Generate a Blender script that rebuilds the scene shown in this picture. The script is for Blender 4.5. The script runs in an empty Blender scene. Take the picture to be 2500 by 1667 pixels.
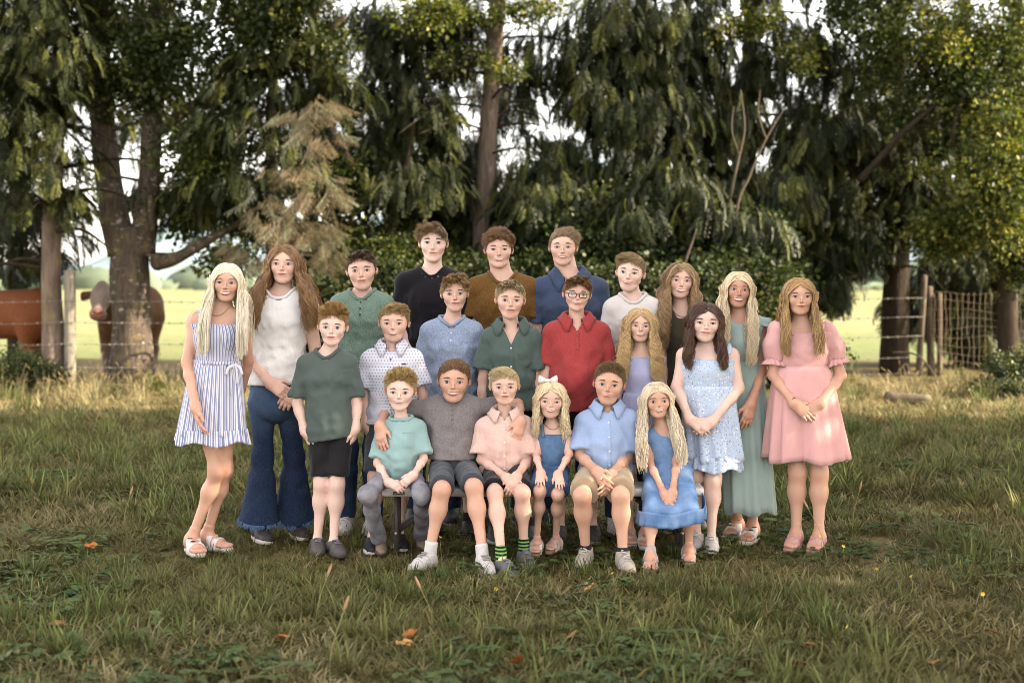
import bpy, math, random
import numpy as np
from mathutils import Vector, Matrix, Euler

random.seed(7)
RNG = np.random.default_rng(7)
scene = bpy.context.scene
COL = scene.collection
f32 = np.float32

# ------------------------------------------------------------------ camera, sky, sun, exposure
FPX, CX, HY, CAMH = 3472.0, 1250.0, 680.0, 1.5      # focal length (photo px), centre column, horizon row, eye height
cam_data = bpy.data.cameras.new('camera')
cam_data.sensor_width = 36.0
cam_data.lens = 50.0
cam_data.shift_y = -(833.5 - HY) / 2500.0
cam_data.clip_start = 0.1
cam_data.clip_end = 5000.0
cam_data.dof.use_dof = True
cam_data.dof.focus_distance = 7.95
cam_data.dof.aperture_fstop = 2.0
cam = bpy.data.objects.new('camera', cam_data)
cam.location = (0, 0, CAMH)
cam.rotation_euler = (math.pi / 2, 0, 0)
COL.objects.link(cam)
scene.camera = cam

SUN_DIR = Vector((0.86, -0.14, 0.50)).normalized()   # towards the sun: from the right, a little behind the camera
SUN_EL = math.asin(SUN_DIR.z)
SUN_AZ = math.atan2(SUN_DIR.x, SUN_DIR.y)
world = bpy.data.worlds.new('World')
scene.world = world
world.use_nodes = True
wn = world.node_tree
wn.nodes.clear()
w_out = wn.nodes.new('ShaderNodeOutputWorld')
w_bg = wn.nodes.new('ShaderNodeBackground')
w_sky = wn.nodes.new('ShaderNodeTexSky')
w_sky.sky_type = 'NISHITA'
w_sky.sun_disc = False
w_sky.sun_elevation = SUN_EL
w_sky.sun_rotation = SUN_AZ
w_sky.air_density = 1.0
w_sky.dust_density = 1.2
w_sky.ozone_density = 1.0
w_hsv = wn.nodes.new('ShaderNodeHueSaturation')
w_hsv.inputs['Saturation'].default_value = 0.28
w_bg.inputs['Strength'].default_value = 0.15
wn.links.new(w_sky.outputs['Color'], w_hsv.inputs['Color'])
w_tint = wn.nodes.new('ShaderNodeMix')          # warm tint multiplied into the sky colour to warm its light
w_tint.data_type = 'RGBA'; w_tint.blend_type = 'MULTIPLY'; w_tint.inputs[0].default_value = 1.0
w_tint.inputs[7].default_value = (1.07, 1.0, 0.93, 1.0)
wn.links.new(w_hsv.outputs['Color'], w_tint.inputs[6])
wn.links.new(w_tint.outputs[2], w_bg.inputs['Color'])
wn.links.new(w_bg.outputs['Background'], w_out.inputs['Surface'])

sun_data = bpy.data.lights.new('sun', 'SUN')
sun_data.energy = 3.4
sun_data.angle = math.radians(0.6)
sun_data.color = (1.0, 0.85, 0.66)
sun = bpy.data.objects.new('sun', sun_data)
sun.rotation_euler = SUN_DIR.to_track_quat('Z', 'Y').to_euler()
sun.location = (30, -12, 20)
COL.objects.link(sun)

scene.view_settings.view_transform = 'Standard'
scene.view_settings.look = 'None'
scene.view_settings.exposure = 2.25
scene.view_settings.gamma = 1.0
scene.view_settings.use_curve_mapping = False
scene.render.engine = 'CYCLES'
scene.cycles.use_denoising = True
scene.cycles.use_adaptive_sampling = True
scene.cycles.adaptive_threshold = 0.012
scene.cycles.max_bounces = 4
scene.cycles.diffuse_bounces = 1
scene.cycles.pixel_filter_type = 'BLACKMAN_HARRIS'
scene.cycles.filter_width = 0.85
scene.cycles.glossy_bounces = 2
scene.cycles.transmission_bounces = 4
scene.cycles.transparent_max_bounces = 6
scene.cycles.sample_clamp_indirect = 6.0

# ------------------------------------------------------------------ helpers
def P(px, py, D):
    """photo pixel + distance -> world point"""
    return np.array([(px - CX) * D / FPX, D, CAMH - (py - HY) * D / FPX])

def ground_depth(py, z=0.0):
    return (CAMH - z) * FPX / (py - HY)

def lin(h):
    h = h.lstrip('#')
    c = [int(h[i:i + 2], 16) / 255 for i in (0, 2, 4)]
    return tuple(v / 12.92 if v <= 0.04045 else ((v + 0.055) / 1.055) ** 2.4 for v in c)

def nrm(v):
    v = np.asarray(v, float)
    return v / (np.linalg.norm(v) + 1e-9)

def lerp(a, b, t):
    return np.asarray(a, float) * (1 - t) + np.asarray(b, float) * t

def make_mesh(name, V, F, smooth=True):
    """V (n,3); F list of index arrays, each (m,k)"""
    me = bpy.data.meshes.new(name)
    V = np.ascontiguousarray(V, f32)
    me.vertices.add(len(V))
    me.vertices.foreach_set('co', V.ravel())
    if not isinstance(F, list):
        F = [F]
    F = [np.asarray(f, np.int32) for f in F if len(f)]
    loops = np.concatenate([f.ravel() for f in F]) if F else np.zeros(0, np.int32)
    sizes = np.concatenate([np.full(len(f), f.shape[1], np.int32) for f in F]) if F else np.zeros(0, np.int32)
    me.loops.add(len(loops))
    me.loops.foreach_set('vertex_index', loops)
    me.polygons.add(len(sizes))
    starts = np.concatenate([[0], np.cumsum(sizes)[:-1]]).astype(np.int32) if len(sizes) else sizes
    me.polygons.foreach_set('loop_start', starts)
    me.update(calc_edges=True)
    if smooth and len(sizes):
        me.polygons.foreach_set('use_smooth', np.ones(len(sizes), bool))
    return me

def set_col(me, cols, name='col'):
    a = me.attributes.new(name, 'FLOAT_COLOR', 'POINT')
    c = np.ones((len(me.vertices), 4), f32)
    c[:, :3] = cols
    a.data.foreach_set('color', c.ravel())

def set_vec(me, vec, name):
    a = me.attributes.new(name, 'FLOAT_VECTOR', 'POINT')
    a.data.foreach_set('vector', np.ascontiguousarray(vec, f32).ravel())

def add_obj(name, me, mat=None, parent=None, loc=(0, 0, 0)):
    o = bpy.data.objects.new(name, me)
    COL.objects.link(o)
    o.location = loc
    if mat is not None and me is not None:
        me.materials.clear() if len(me.materials) else None
        me.materials.append(mat)
    if parent is not None:
        o.parent = parent
    return o

def tag(o, label=None, cat=None, group=None, kind=None):
    if label: o['label'] = label
    if cat: o['category'] = cat
    if group: o['group'] = group
    if kind: o['kind'] = kind
    return o

def empty(name, loc):
    o = bpy.data.objects.new(name, None)
    o.empty_display_size = 0.2
    COL.objects.link(o)
    o.location = tuple(loc)
    return o

class Geo:
    """collects pieces of ONE mesh"""
    def __init__(self):
        self.V = []; self.F = {}; self.C = []; self.U = []; self.n = 0
    def add(self, V, F, col=None, uv=None):
        V = np.asarray(V, float)
        Fs = F if isinstance(F, list) else [F]
        for f in Fs:
            f = np.asarray(f, np.int64)
            if len(f):
                self.F.setdefault(f.shape[1], []).append(f + self.n)
        self.V.append(V)
        c = np.ones((len(V), 3)) if col is None else (np.tile(np.asarray(col, float), (len(V), 1)) if np.ndim(col) == 1 else col)
        self.C.append(c)
        self.U.append(np.zeros((len(V), 3)) if uv is None else uv)
        self.n += len(V)
        return self
    def mesh(self, name, off=(0, 0, 0), smooth=True):
        V = np.concatenate(self.V) - np.asarray(off)
        me = make_mesh(name, V, [np.concatenate(v) for v in self.F.values()], smooth)
        set_col(me, np.concatenate(self.C))
        set_vec(me, np.concatenate(self.U), 'cuv')
        return me

def frames(pts):
    pts = np.asarray(pts, float)
    t = np.gradient(pts, axis=0)
    t /= np.linalg.norm(t, axis=1)[:, None] + 1e-9
    ref = np.array([0, 0, 1.0]) if abs(t[0][2]) < 0.9 else np.array([0, 1.0, 0])
    n = []
    for k in range(len(pts)):
        u = ref - t[k] * np.dot(ref, t[k]); u /= np.linalg.norm(u) + 1e-9
        n.append(u); ref = u
    n = np.array(n)
    return t, n, np.cross(t, n)

def tube(pts, rad, sides=8, cap=True, flat=1.0, jitter=0.0):
    pts = np.asarray(pts, float); m = len(pts)
    rad = np.broadcast_to(np.asarray(rad, float), (m,))
    t, n, b = frames(pts)
    ang = np.linspace(0, 2 * np.pi, sides, endpoint=False)
    r = rad[:, None] * np.ones(sides)
    if jitter:
        r = r * (1 + jitter * RNG.standard_normal(r.shape))
    V = pts[:, None] + r[..., None] * (np.cos(ang)[None, :, None] * n[:, None] + flat * np.sin(ang)[None, :, None] * b[:, None])
    V = V.reshape(-1, 3)
    i = np.arange(m - 1)[:, None] * sides; j = np.arange(sides)[None]; j2 = (j + 1) % sides
    Q = np.stack([i + j, i + j2, i + sides + j2, i + sides + j], -1).reshape(-1, 4)
    Fs = [Q]
    if cap:
        V = np.concatenate([V, pts[:1] - t[:1] * rad[0] * 0.3, pts[-1:] + t[-1:] * rad[-1] * 0.3])
        a, c = m * sides, m * sides + 1
        jj = np.arange(sides); k2 = (jj + 1) % sides
        Fs.append(np.concatenate([np.stack([np.full(sides, a), k2, jj], -1),
                                  np.stack([np.full(sides, c), (m - 1) * sides + jj, (m - 1) * sides + k2], -1)]))
    return V, Fs

def spline(pts, n):
    """Catmull-Rom through pts"""
    p = np.asarray(pts, float)
    p = np.concatenate([2 * p[:1] - p[1:2], p, 2 * p[-1:] - p[-2:-1]])
    m = len(p) - 3
    out = []
    for u in np.linspace(0, m, n):
        i = min(int(u), m - 1); t = u - i
        a, b, c, d = p[i], p[i + 1], p[i + 2], p[i + 3]
        out.append(0.5 * ((2 * b) + (-a + c) * t + (2 * a - 5 * b + 4 * c - d) * t * t + (-a + 3 * b - 3 * c + d) * t ** 3))
    return np.array(out)

def grid_faces(m, n, wrap=False):
    i = np.arange(m - 1)[:, None]; j = np.arange(n if wrap else n - 1)[None]
    j2 = (j + 1) % n
    return np.stack([i * n + j, i * n + j2, (i + 1) * n + j2, (i + 1) * n + j], -1).reshape(-1, 4)

def box_geo(c, s, R=None):
    s = np.asarray(s, float) / 2
    V = np.array([[x, y, z] for x in (-1, 1) for y in (-1, 1) for z in (-1, 1)], float) * s
    if R is not None: V = V @ np.asarray(R).T
    Q = np.array([[0, 1, 3, 2], [4, 6, 7, 5], [0, 4, 5, 1], [2, 3, 7, 6], [0, 2, 6, 4], [1, 5, 7, 3]])
    return V + np.asarray(c), Q

# ------------------------------------------------------------------ implicit surfaces
def bb(pts, r):
    pts = np.asarray(pts)
    return pts.min(0) - r, pts.max(0) + r

def cap(a, b, ra, rb=None, k=0.02, cut=False, cut0=False):
    a = np.asarray(a, float); b = np.asarray(b, float); rb = ra if rb is None else rb
    d = b - a; L2 = float(d @ d) + 1e-9; nn = d / math.sqrt(L2)
    def f(x, y, z):
        qx, qy, qz = x - a[0], y - a[1], z - a[2]
        s = (qx * d[0] + qy * d[1] + qz * d[2]) / L2
        t = np.clip(s, 0, 1)
        r = np.sqrt((qx - t * d[0]) ** 2 + (qy - t * d[1]) ** 2 + (qz - t * d[2]) ** 2) - (ra + t * (rb - ra))
        if cut: r = np.maximum(r, (s - 1) * math.sqrt(L2))
        if cut0: r = np.maximum(r, -s * math.sqrt(L2))
        return r
    return f, bb([a, b], max(ra, rb)), k

def ecap(a, b, wa, wb, right=(1, 0, 0), k=0.03):
    a = np.asarray(a, float); b = np.asarray(b, float); R = np.asarray(right, float)
    d = b - a; L2 = float(d @ d) + 1e-9
    def f(x, y, z):
        qx, qy, qz = x - a[0], y - a[1], z - a[2]
        t = np.clip((qx * d[0] + qy * d[1] + qz * d[2]) / L2, 0, 1)
        qx, qy, qz = qx - t * d[0], qy - t * d[1], qz - t * d[2]
        wx = wa[0] + t * (wb[0] - wa[0]); wy = wa[1] + t * (wb[1] - wa[1])
        vr = qx * R[0] + qy * R[1] + qz * R[2]
        rem = np.maximum(qx * qx + qy * qy + qz * qz - vr * vr, 0)
        return (np.sqrt((vr / wx) ** 2 + rem / wy ** 2) - 1) * np.minimum(wx, wy)
    return f, bb([a, b], max(*wa, *wb)), k

def ell(c, r, k=0.02, R=None):
    c = np.asarray(c, float); r = np.asarray(r, float); m = float(r.min())
    def f(x, y, z):
        qx, qy, qz = x - c[0], y - c[1], z - c[2]
        if R is not None:
            qx, qy, qz = (R[0][0] * qx + R[1][0] * qy + R[2][0] * qz, R[0][1] * qx + R[1][1] * qy + R[2][1] * qz,
                          R[0][2] * qx + R[1][2] * qy + R[2][2] * qz)
        return (np.sqrt((qx / r[0]) ** 2 + (qy / r[1]) ** 2 + (qz / r[2]) ** 2) - 1) * m
    return f, (c - r.max(), c + r.max()), k

def smin(a, b, k):
    h = np.maximum(k - np.abs(a - b), 0) / k
    return np.minimum(a, b) - h * h * k * 0.25

class Field:
    def __init__(self, prims=None):
        self.p = list(prims or []); self.posts = []
    def add(self, *pr):
        self.p.extend(pr); return self
    def sub(self, prim, k=0.01):
        g = prim[0]
        self.posts.append(lambda d, x, y, z: -smin(-d, g(x, y, z), k)); return self
    def clip(self, fn):
        self.posts.append(lambda d, x, y, z: np.maximum(d, fn(x, y, z))); return self
    def warp(self, fn):
        self.posts.append(lambda d, x, y, z: d + fn(x, y, z)); return self
    def __call__(self, q):
        x, y, z = q[:, 0], q[:, 1], q[:, 2]
        d = np.full(len(q), 9.0)
        for f, b, k in self.p:
            d = smin(d, f(x, y, z), k)
        for post in self.posts: d = post(d, x, y, z)
        return d
    def bounds(self):
        return np.min([b[0] for _, b, _ in self.p], 0), np.max([b[1] for _, b, _ in self.p], 0)
    def mesh(self, h, pad=None):
        pad = 3 * h if pad is None else pad
        lo, hi = self.bounds(); lo = lo - pad; hi = hi + pad
        n = np.ceil((hi - lo) / h).astype(int) + 1
        ax = [(lo[i] + h * np.arange(n[i])).astype(f32) for i in range(3)]
        v = np.full(n, 1.0, f32)
        for f, b, k in self.p:
            m = max(k, 3 * h) + h
            i0 = np.maximum(((b[0] - m - lo) / h).astype(int), 0); i1 = np.minimum(((b[1] + m - lo) / h).astype(int) + 2, n)
            if (i1 <= i0).any(): continue
            s = tuple(slice(p, q) for p, q in zip(i0, i1))
            d = f(ax[0][s[0]][:, None, None], ax[1][s[1]][None, :, None], ax[2][s[2]][None, None, :])
            v[s] = smin(v[s], d.astype(f32), k)
        for post in self.posts:
            v = post(v, ax[0][:, None, None], ax[1][None, :, None], ax[2][None, None, :])
        return surface_net(v, lo, h)

CORN = np.array([[i, j, k] for i in (0, 1) for j in (0, 1) for k in (0, 1)])
EDG = [(a, b) for a in range(8) for b in range(a + 1, 8) if np.abs(CORN[a] - CORN[b]).sum() == 1]

def surface_net(v, org, h):
    s = v < 0
    c = np.zeros(np.array(v.shape) - 1, np.int8)
    for o in CORN:
        c += s[o[0]:o[0] + c.shape[0], o[1]:o[1] + c.shape[1], o[2]:o[2] + c.shape[2]]
    mask = (c > 0) & (c < 8)
    idx = np.full(mask.shape, -1, np.int64)
    cells = np.argwhere(mask)
    idx[mask] = np.arange(len(cells))
    acc = np.zeros((len(cells), 3)); cnt = np.zeros(len(cells))
    i, j, k = cells.T
    vals = [v[i + o[0], j + o[1], k + o[2]].astype(float) for o in CORN]
    for a, b in EDG:
        va, vb = vals[a], vals[b]
        m = (va < 0) != (vb < 0)
        t = np.where(m, va / np.where(m, va - vb, 1), 0)
        acc += np.where(m[:, None], CORN[a] + t[:, None] * (CORN[b] - CORN[a]), 0)
        cnt += m
    V = org + h * (cells + acc / cnt[:, None])
    Q = []
    for ax in range(3):
        u, w = (ax + 1) % 3, (ax + 2) % 3
        s0 = [slice(None)] * 3; s1 = [slice(None)] * 3
        s0[ax] = slice(0, -1); s1[ax] = slice(1, None)
        A, B = s[tuple(s0)], s[tuple(s1)]
        e = np.argwhere(A != B)
        e = e[(e[:, u] > 0) & (e[:, w] > 0) & (e[:, u] < v.shape[u] - 1) & (e[:, w] < v.shape[w] - 1)]
        if not len(e): continue
        eu = np.zeros(3, int); eu[u] = 1; ew = np.zeros(3, int); ew[w] = 1
        def at(q): return idx[q[:, 0], q[:, 1], q[:, 2]]
        q = np.stack([at(e - eu - ew), at(e - ew), at(e), at(e - eu)], -1)
        flip = ~A[e[:, 0], e[:, 1], e[:, 2]]
        q[flip] = q[flip][:, ::-1]
        Q.append(q)
    return V, np.concatenate(Q) if Q else np.zeros((0, 4), int)

def wnoise(seed, scale=(1, 1, 1), freq=18.0, amp=0.004, octs=5, bias=0.0):
    """cheap wrinkle noise built from warped sine waves"""
    r = np.random.default_rng(seed)
    K = r.normal(size=(octs, 3)); K /= np.linalg.norm(K, axis=1)[:, None]
    K = K * np.array(scale) * freq * (0.6 + 0.9 * r.random((octs, 1)))
    ph = r.random((octs, 2)) * 6.28
    def f(x, y, z):
        out = 0
        for i in range(octs):
            a = K[i][0] * x + K[i][1] * y + K[i][2] * z + ph[i, 0]
            j = (i + 1) % octs
            b = K[j][0] * y * 0.7 + K[j][1] * z * 0.7 + K[j][2] * x * 0.7 + ph[i, 1]
            out = out + (np.sin(a + 1.3 * np.sin(b)) if i % 2 else 1.7 * (np.abs(np.sin(.5 * a + .8 * np.sin(b))) - .64))
        return (amp / math.sqrt(octs) * 1.4 * out) - bias
    return f

# ------------------------------------------------------------------ materials
class NT:
    def __init__(self, name):
        self.m = bpy.data.materials.new(name); self.m.use_nodes = True
        self.t = self.m.node_tree; self.t.nodes.clear()
        self.out = self.n('OutputMaterial')
    def n(self, typ, **kw):
        nd = self.t.nodes.new(('ShaderNode' + typ) if not typ.startswith('ShaderNode') else typ)
        for k, v in kw.items():
            if k.startswith('i_'):
                nd.inputs[k[2:].replace('_', ' ')].default_value = v
            else: setattr(nd, k, v)
        return nd
    def l(self, a, b): self.t.links.new(a, b)
    def val(self, sock, v):
        if hasattr(v, 'is_linked') or hasattr(v, 'links'): self.l(v, sock)
        else: sock.default_value = v
    def math(self, op, a, b=None, c=None):
        nd = self.n('Math', operation=op)
        self.val(nd.inputs[0], a)
        if b is not None: self.val(nd.inputs[1], b)
        if c is not None: self.val(nd.inputs[2], c)
        return nd.outputs[0]
    def mix(self, f, a, b, blend='MIX'):
        nd = self.n('Mix', data_type='RGBA', blend_type=blend)
        self.val(nd.inputs[0], f)
        for s, v in ((nd.inputs[6], a), (nd.inputs[7], b)):
            self.val(s, (*v, 1) if isinstance(v, tuple) and len(v) == 3 else v)
        return nd.outputs[2]
    def noise(self, vec, scale, detail=3.0, rough=0.55, dist=0.0):
        nd = self.n('TexNoise'); nd.inputs['Scale'].default_value = scale
        nd.inputs['Detail'].default_value = detail; nd.inputs['Roughness'].default_value = rough
        nd.inputs['Distortion'].default_value = dist
        if vec is not None: self.l(vec, nd.inputs['Vector'])
        return nd.outputs['Fac']
    def ramp(self, f, lo, hi):
        nd = self.n('MapRange'); self.l(f, nd.inputs[0])
        nd.inputs[1].default_value = lo; nd.inputs[2].default_value = hi
        return nd.outputs[0]
    def obj(self): return self.n('TexCoord').outputs['Object']
    def attr(self, name, out='Color'):
        nd = self.n('Attribute', attribute_name=name); return nd.outputs[out]
    def mapping(self, vec, scale):
        nd = self.n('Mapping'); self.l(vec, nd.inputs[0]); nd.inputs['Scale'].default_value = scale
        return nd.outputs[0]
    def bump(self, h, strength=0.3, dist=0.01):
        nd = self.n('Bump'); nd.inputs['Strength'].default_value = strength; nd.inputs['Distance'].default_value = dist
        self.l(h, nd.inputs['Height']); return nd.outputs[0]
    def principled(self, col, rough=0.8, bump=None, sheen=0.0, spec=0.3, metal=0.0, sss=0.0, sss_rad=(0.012, 0.005, 0.003)):
        b = self.n('BsdfPrincipled')
        self.val(b.inputs['Base Color'], (*col, 1) if isinstance(col, tuple) and len(col) == 3 else col)
        self.val(b.inputs['Roughness'], rough)
        b.inputs['Specular IOR Level'].default_value = spec
        b.inputs['Metallic'].default_value = metal
        if sheen: b.inputs['Sheen Weight'].default_value = sheen
        if sss:
            b.inputs['Subsurface Weight'].default_value = sss
            b.inputs['Subsurface Radius'].default_value = sss_rad
            b.inputs['Subsurface Scale'].default_value = 1.0
        if bump is not None: self.l(bump, b.inputs['Normal'])
        self.l(b.outputs[0], self.out.inputs[0])
        return b

MATS = {}
def mat_plain(name, col, rough=0.7, metal=0.0, spec=0.3, var=0.08):
    if name in MATS: return MATS[name]
    t = NT(name); v = t.noise(t.obj(), 35.0, 3)
    c = t.mix(t.ramp(v, 0.3, 0.7), tuple(np.array(col) * (1 - var)), tuple(np.minimum(np.array(col) * (1 + var), 1)))
    t.principled(c, rough, None, spec=spec, metal=metal)
    MATS[name] = t.m; return t.m

def mat_cloth(name, col, heather=None, hs=160.0, crumple=0.35, rough=0.9, weave=0.0, sheen=0.15):
    if name in MATS: return MATS[name]
    t = NT(name); o = t.obj()
    big = t.noise(o, 6.0, 3)
    c = t.mix(t.ramp(big, 0.3, 0.7), tuple(np.array(col) * 0.93), tuple(np.minimum(np.array(col) * 1.06, 1)))
    if heather is not None:
        hn = t.noise(t.mapping(o, (1, 1, 0.6)), hs, 2, 0.6)
        c = t.mix(t.math('MULTIPLY', t.ramp(hn, 0.38, 0.68), .65), c, heather)
    w1 = t.noise(t.mapping(o, (1.0, 1.0, 0.4)), 13.0, 3, 0.5, 1.2)
    w2 = t.noise(o, 60.0, 2)
    h = t.math('ADD', w1, t.math('MULTIPLY', w2, 0.12))
    t.principled(c, rough, t.bump(h, crumple, 0.012), sheen=sheen, spec=0.15)
    MATS[name] = t.m; return t.m

def mat_attr(name, rough=0.55, sss=0.0, spec=0.35, var=0.1, bump=0.0, bscale=60.0):
    if name in MATS: return MATS[name]
    t = NT(name); o = t.obj(); c = t.attr('col')
    n1 = t.noise(o, 28.0, 4, 0.6)
    c = t.mix(t.ramp(n1, 0.3, 0.75), c, t.mix(1.0, c, (1 - var, 1 - var * 1.5, 1 - var * 1.6), 'MULTIPLY'))
    b = t.bump(t.noise(o, bscale, 3), bump, 0.004) if bump else None
    t.principled(c, rough, b, spec=spec, sss=sss)
    MATS[name] = t.m; return t.m

def mat_denim(name, dark, light, fade=None, zr=None):
    """blue denim, worn lighter where `fade` (object-space z range) says"""
    if name in MATS: return MATS[name]
    t = NT(name); o = t.obj()
    n1 = t.noise(o, 9.0, 4, 0.6)
    n2 = t.noise(t.mapping(o, (1, 1, 0.3)), 220.0, 2)
    f = t.ramp(n1, 0.35, 0.75)
    if zr:
        sep = t.n('SeparateXYZ'); t.l(o, sep.inputs[0])
        a = t.n('MapRange', interpolation_type='SMOOTHSTEP'); t.l(sep.outputs[2], a.inputs[0]); a.inputs[1].default_value = zr[0]; a.inputs[2].default_value = zr[1]
        f = t.math('MULTIPLY', a.outputs[0], t.math('ADD', 0.45, t.math('MULTIPLY', f, 0.6)))
    c = t.mix(f, dark, light)
    c = t.mix(t.math('MULTIPLY', t.ramp(n2, 0.4, 0.7), 0.12), c, tuple(np.minimum(np.array(light) * 1.25, 1)))
    w1 = t.noise(t.mapping(o, (1, 1, 1.4)), 16.0, 4, 0.55, 0.6)
    t.principled(c, 0.85, t.bump(w1, 0.35, 0.010), spec=0.2)
    MATS[name] = t.m; return t.m
# ------------------------------------------------------------------ the setting: ground, pasture, hills, trees, fence
def gn_scatter(name, pts, rot, scl, idx, protos, parent=None, loc=(0, 0, 0)):
    """one object of uncountable foliage: small meshes instanced on points"""
    me = bpy.data.meshes.new(name)
    pts = np.ascontiguousarray(pts, f32)
    me.vertices.add(len(pts)); me.vertices.foreach_set('co', pts.ravel())
    set_vec(me, rot, 'rot')
    a = me.attributes.new('scl', 'FLOAT', 'POINT'); a.data.foreach_set('value', np.ascontiguousarray(scl, f32))
    a = me.attributes.new('idx', 'INT', 'POINT'); a.data.foreach_set('value', np.ascontiguousarray(idx, np.int32))
    o = bpy.data.objects.new(name, me); COL.objects.link(o); o.location = loc
    if parent is not None: o.parent = parent
    mod = o.modifiers.new('leaves', 'NODES'); mod.node_group = gn_group(protos)
    return o

GN = {}
def gn_group(protos):
    if protos.name in GN: return GN[protos.name]
    g = bpy.data.node_groups.new('scatter_' + protos.name, 'GeometryNodeTree')
    g.interface.new_socket('Geometry', in_out='INPUT', socket_type='NodeSocketGeometry')
    g.interface.new_socket('Geometry', in_out='OUTPUT', socket_type='NodeSocketGeometry')
    N = g.nodes; L = g.links
    gi, go = N.new('NodeGroupInput'), N.new('NodeGroupOutput')
    ip = N.new('GeometryNodeInstanceOnPoints'); ci = N.new('GeometryNodeCollectionInfo')
    ci.inputs['Collection'].default_value = protos
    ci.inputs['Separate Children'].default_value = True; ci.inputs['Reset Children'].default_value = True
    def na(n, t):
        q = N.new('GeometryNodeInputNamedAttribute'); q.data_type = t; q.inputs['Name'].default_value = n; return q
    r, s_, i_ = na('rot', 'FLOAT_VECTOR'), na('scl', 'FLOAT'), na('idx', 'INT')
    e = N.new('FunctionNodeEulerToRotation')
    L.new(gi.outputs[0], ip.inputs['Points']); L.new(ci.outputs[0], ip.inputs['Instance'])
    ip.inputs['Pick Instance'].default_value = True
    L.new(i_.outputs['Attribute'], ip.inputs['Instance Index']); L.new(r.outputs['Attribute'], e.inputs[0])
    L.new(e.outputs[0], ip.inputs['Rotation']); L.new(s_.outputs['Attribute'], ip.inputs['Scale'])
    L.new(ip.outputs[0], go.inputs[0])
    GN[protos.name] = g
    return g

def proto_coll(name, meshes, mat):
    c = bpy.data.collections.new(name)
    for k, me in enumerate(meshes):
        me.materials.append(mat)
        c.objects.link(bpy.data.objects.new('%s_%02d' % (name, k), me))
    return c

def mat_leaf(name, c1, c2, c3=None, trans=.3, rough=.5):
    k_ = 1.15 if 'spruce' in name else .74  # dry spruce lightened for a sunlit look, all other leaves darkened
    c1, c2 = tuple(np.array(c1) * k_), tuple(np.array(c2) * k_); c3 = tuple(np.array(c3) * max(k_, .9)) if c3 is not None else None
    t = NT(name); oi = t.n('ObjectInfo')
    c = t.mix(oi.outputs['Random'], c1, c2)
    if c3 is not None:
        c = t.mix(t.math('GREATER_THAN', t.math('FRACT', t.math('MULTIPLY', oi.outputs['Random'], 7.31)), .80), c, c3)  # a share of sprays gets a third colour: sunlit specks painted in
    a = t.attr('col'); c = t.mix(1.0, c, a, 'MULTIPLY')
    b = t.principled(c, rough, spec=.35)
    tr = t.n('BsdfTranslucent'); tc = t.mix(1.0, c, (1.25, 1.35, .55), 'MULTIPLY'); t.l(tc, tr.inputs[0])
    m = t.n('MixShader'); m.inputs[0].default_value = trans
    t.l(b.outputs[0], m.inputs[1]); t.l(tr.outputs[0], m.inputs[2]); t.l(m.outputs[0], t.out.inputs[0])
    return t.m

def leaf_quads(c, d, n, L, W):
    """pointed leaf folded along its midrib: 6 verts, 2 quads... returns V,F"""
    d = nrm(d); sd = nrm(np.cross(d, n)); n = np.cross(sd, d)
    V = np.array([c, c + d * L * .35 + sd * W * .5 + n * W * .16, c + d * L * .75 + sd * W * .36 + n * W * .10, c + d * L,
                  c + d * L * .75 - sd * W * .36 + n * W * .10, c + d * L * .35 - sd * W * .5 + n * W * .16])
    return V, np.array([[0, 1, 2, 3], [0, 3, 4, 5]])

def spray_broad(seed, n=26, size=.42, L=.075, W=.05):
    r = np.random.default_rng(seed); g = Geo()
    for k in range(3):
        a = r.random() * 6.28; e = np.array([math.cos(a) * .5, math.sin(a) * .5, -.1 + .3 * r.random()]) * size
        V, F = tube(np.array([[0, 0, 0], e * .5 + [0, 0, .03], e]), [.004, .003, .0015], 3); g.add(V, F, (.35, .28, .2))
    for k in range(n):
        c = r.normal(0, .30, 3) * size * np.array([1, 1, .7])
        d = nrm(c + r.normal(0, .25, 3) * size + np.array([0, 0, -.15 * size])); nn = nrm(np.array([0, 0, 1]) + r.normal(0, .55, 3))
        s_ = .7 + .6 * r.random()
        V, F = leaf_quads(c, d, nn, L * s_, W * s_); v = .75 + .5 * r.random(); g.add(V, F, (v, v, v * .9))
    return g.mesh('spray')

def spray_cedar(seed, L=.50, n=15):
    """drooping flat frond of scale leaves"""
    r = np.random.default_rng(seed); g = Geo()
    t = np.linspace(0, 1, n)
    dr = .35 + .35 * r.random()
    pts = np.stack([t * L * (1 - .35 * t), r.normal(0, .004, n), -dr * L * t ** 1.6], -1)
    V, F = tube(pts, np.linspace(.006, .0015, n), 3); g.add(V, F, (.5, .36, .22))
    for k in range(1, n):
        for s_ in (-1, 1):
            ln = L * .30 * math.sin(math.pi * (.12 + .80 * t[k])) * (.75 + .5 * r.random())
            d = nrm(np.array([.55, s_ * .85, -.28 - .5 * r.random()]))
            p0 = pts[k]
            for q in range(4):
                a = p0 + d * ln * q / 4; d2 = nrm(d + np.array([.35 * (1 if q % 2 else -.2), s_ * .3 * (-1 if q % 2 else 1), -.35]))
                l2 = ln * (.42 - .06 * q); w = .012 + .004 * r.random()
                sd = nrm(np.cross(d2, [0, 0, 1])); v = .7 + .55 * r.random()
                g.add(np.array([a, a + d2 * l2 * .5 + sd * w, a + d2 * l2, a + d2 * l2 * .5 - sd * w]), np.array([[0, 1, 2, 3]]), (v, v, v * .85))
            sd = nrm(np.cross(d, [0, 0, 1])); v = .75 + .4 * r.random()
            g.add(np.array([p0, p0 + d * ln * .5 + sd * .009, p0 + d * ln, p0 + d * ln * .5 - sd * .009]), np.array([[0, 1, 2, 3]]), (v, v, v * .85))
    return g.mesh('spray')

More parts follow.
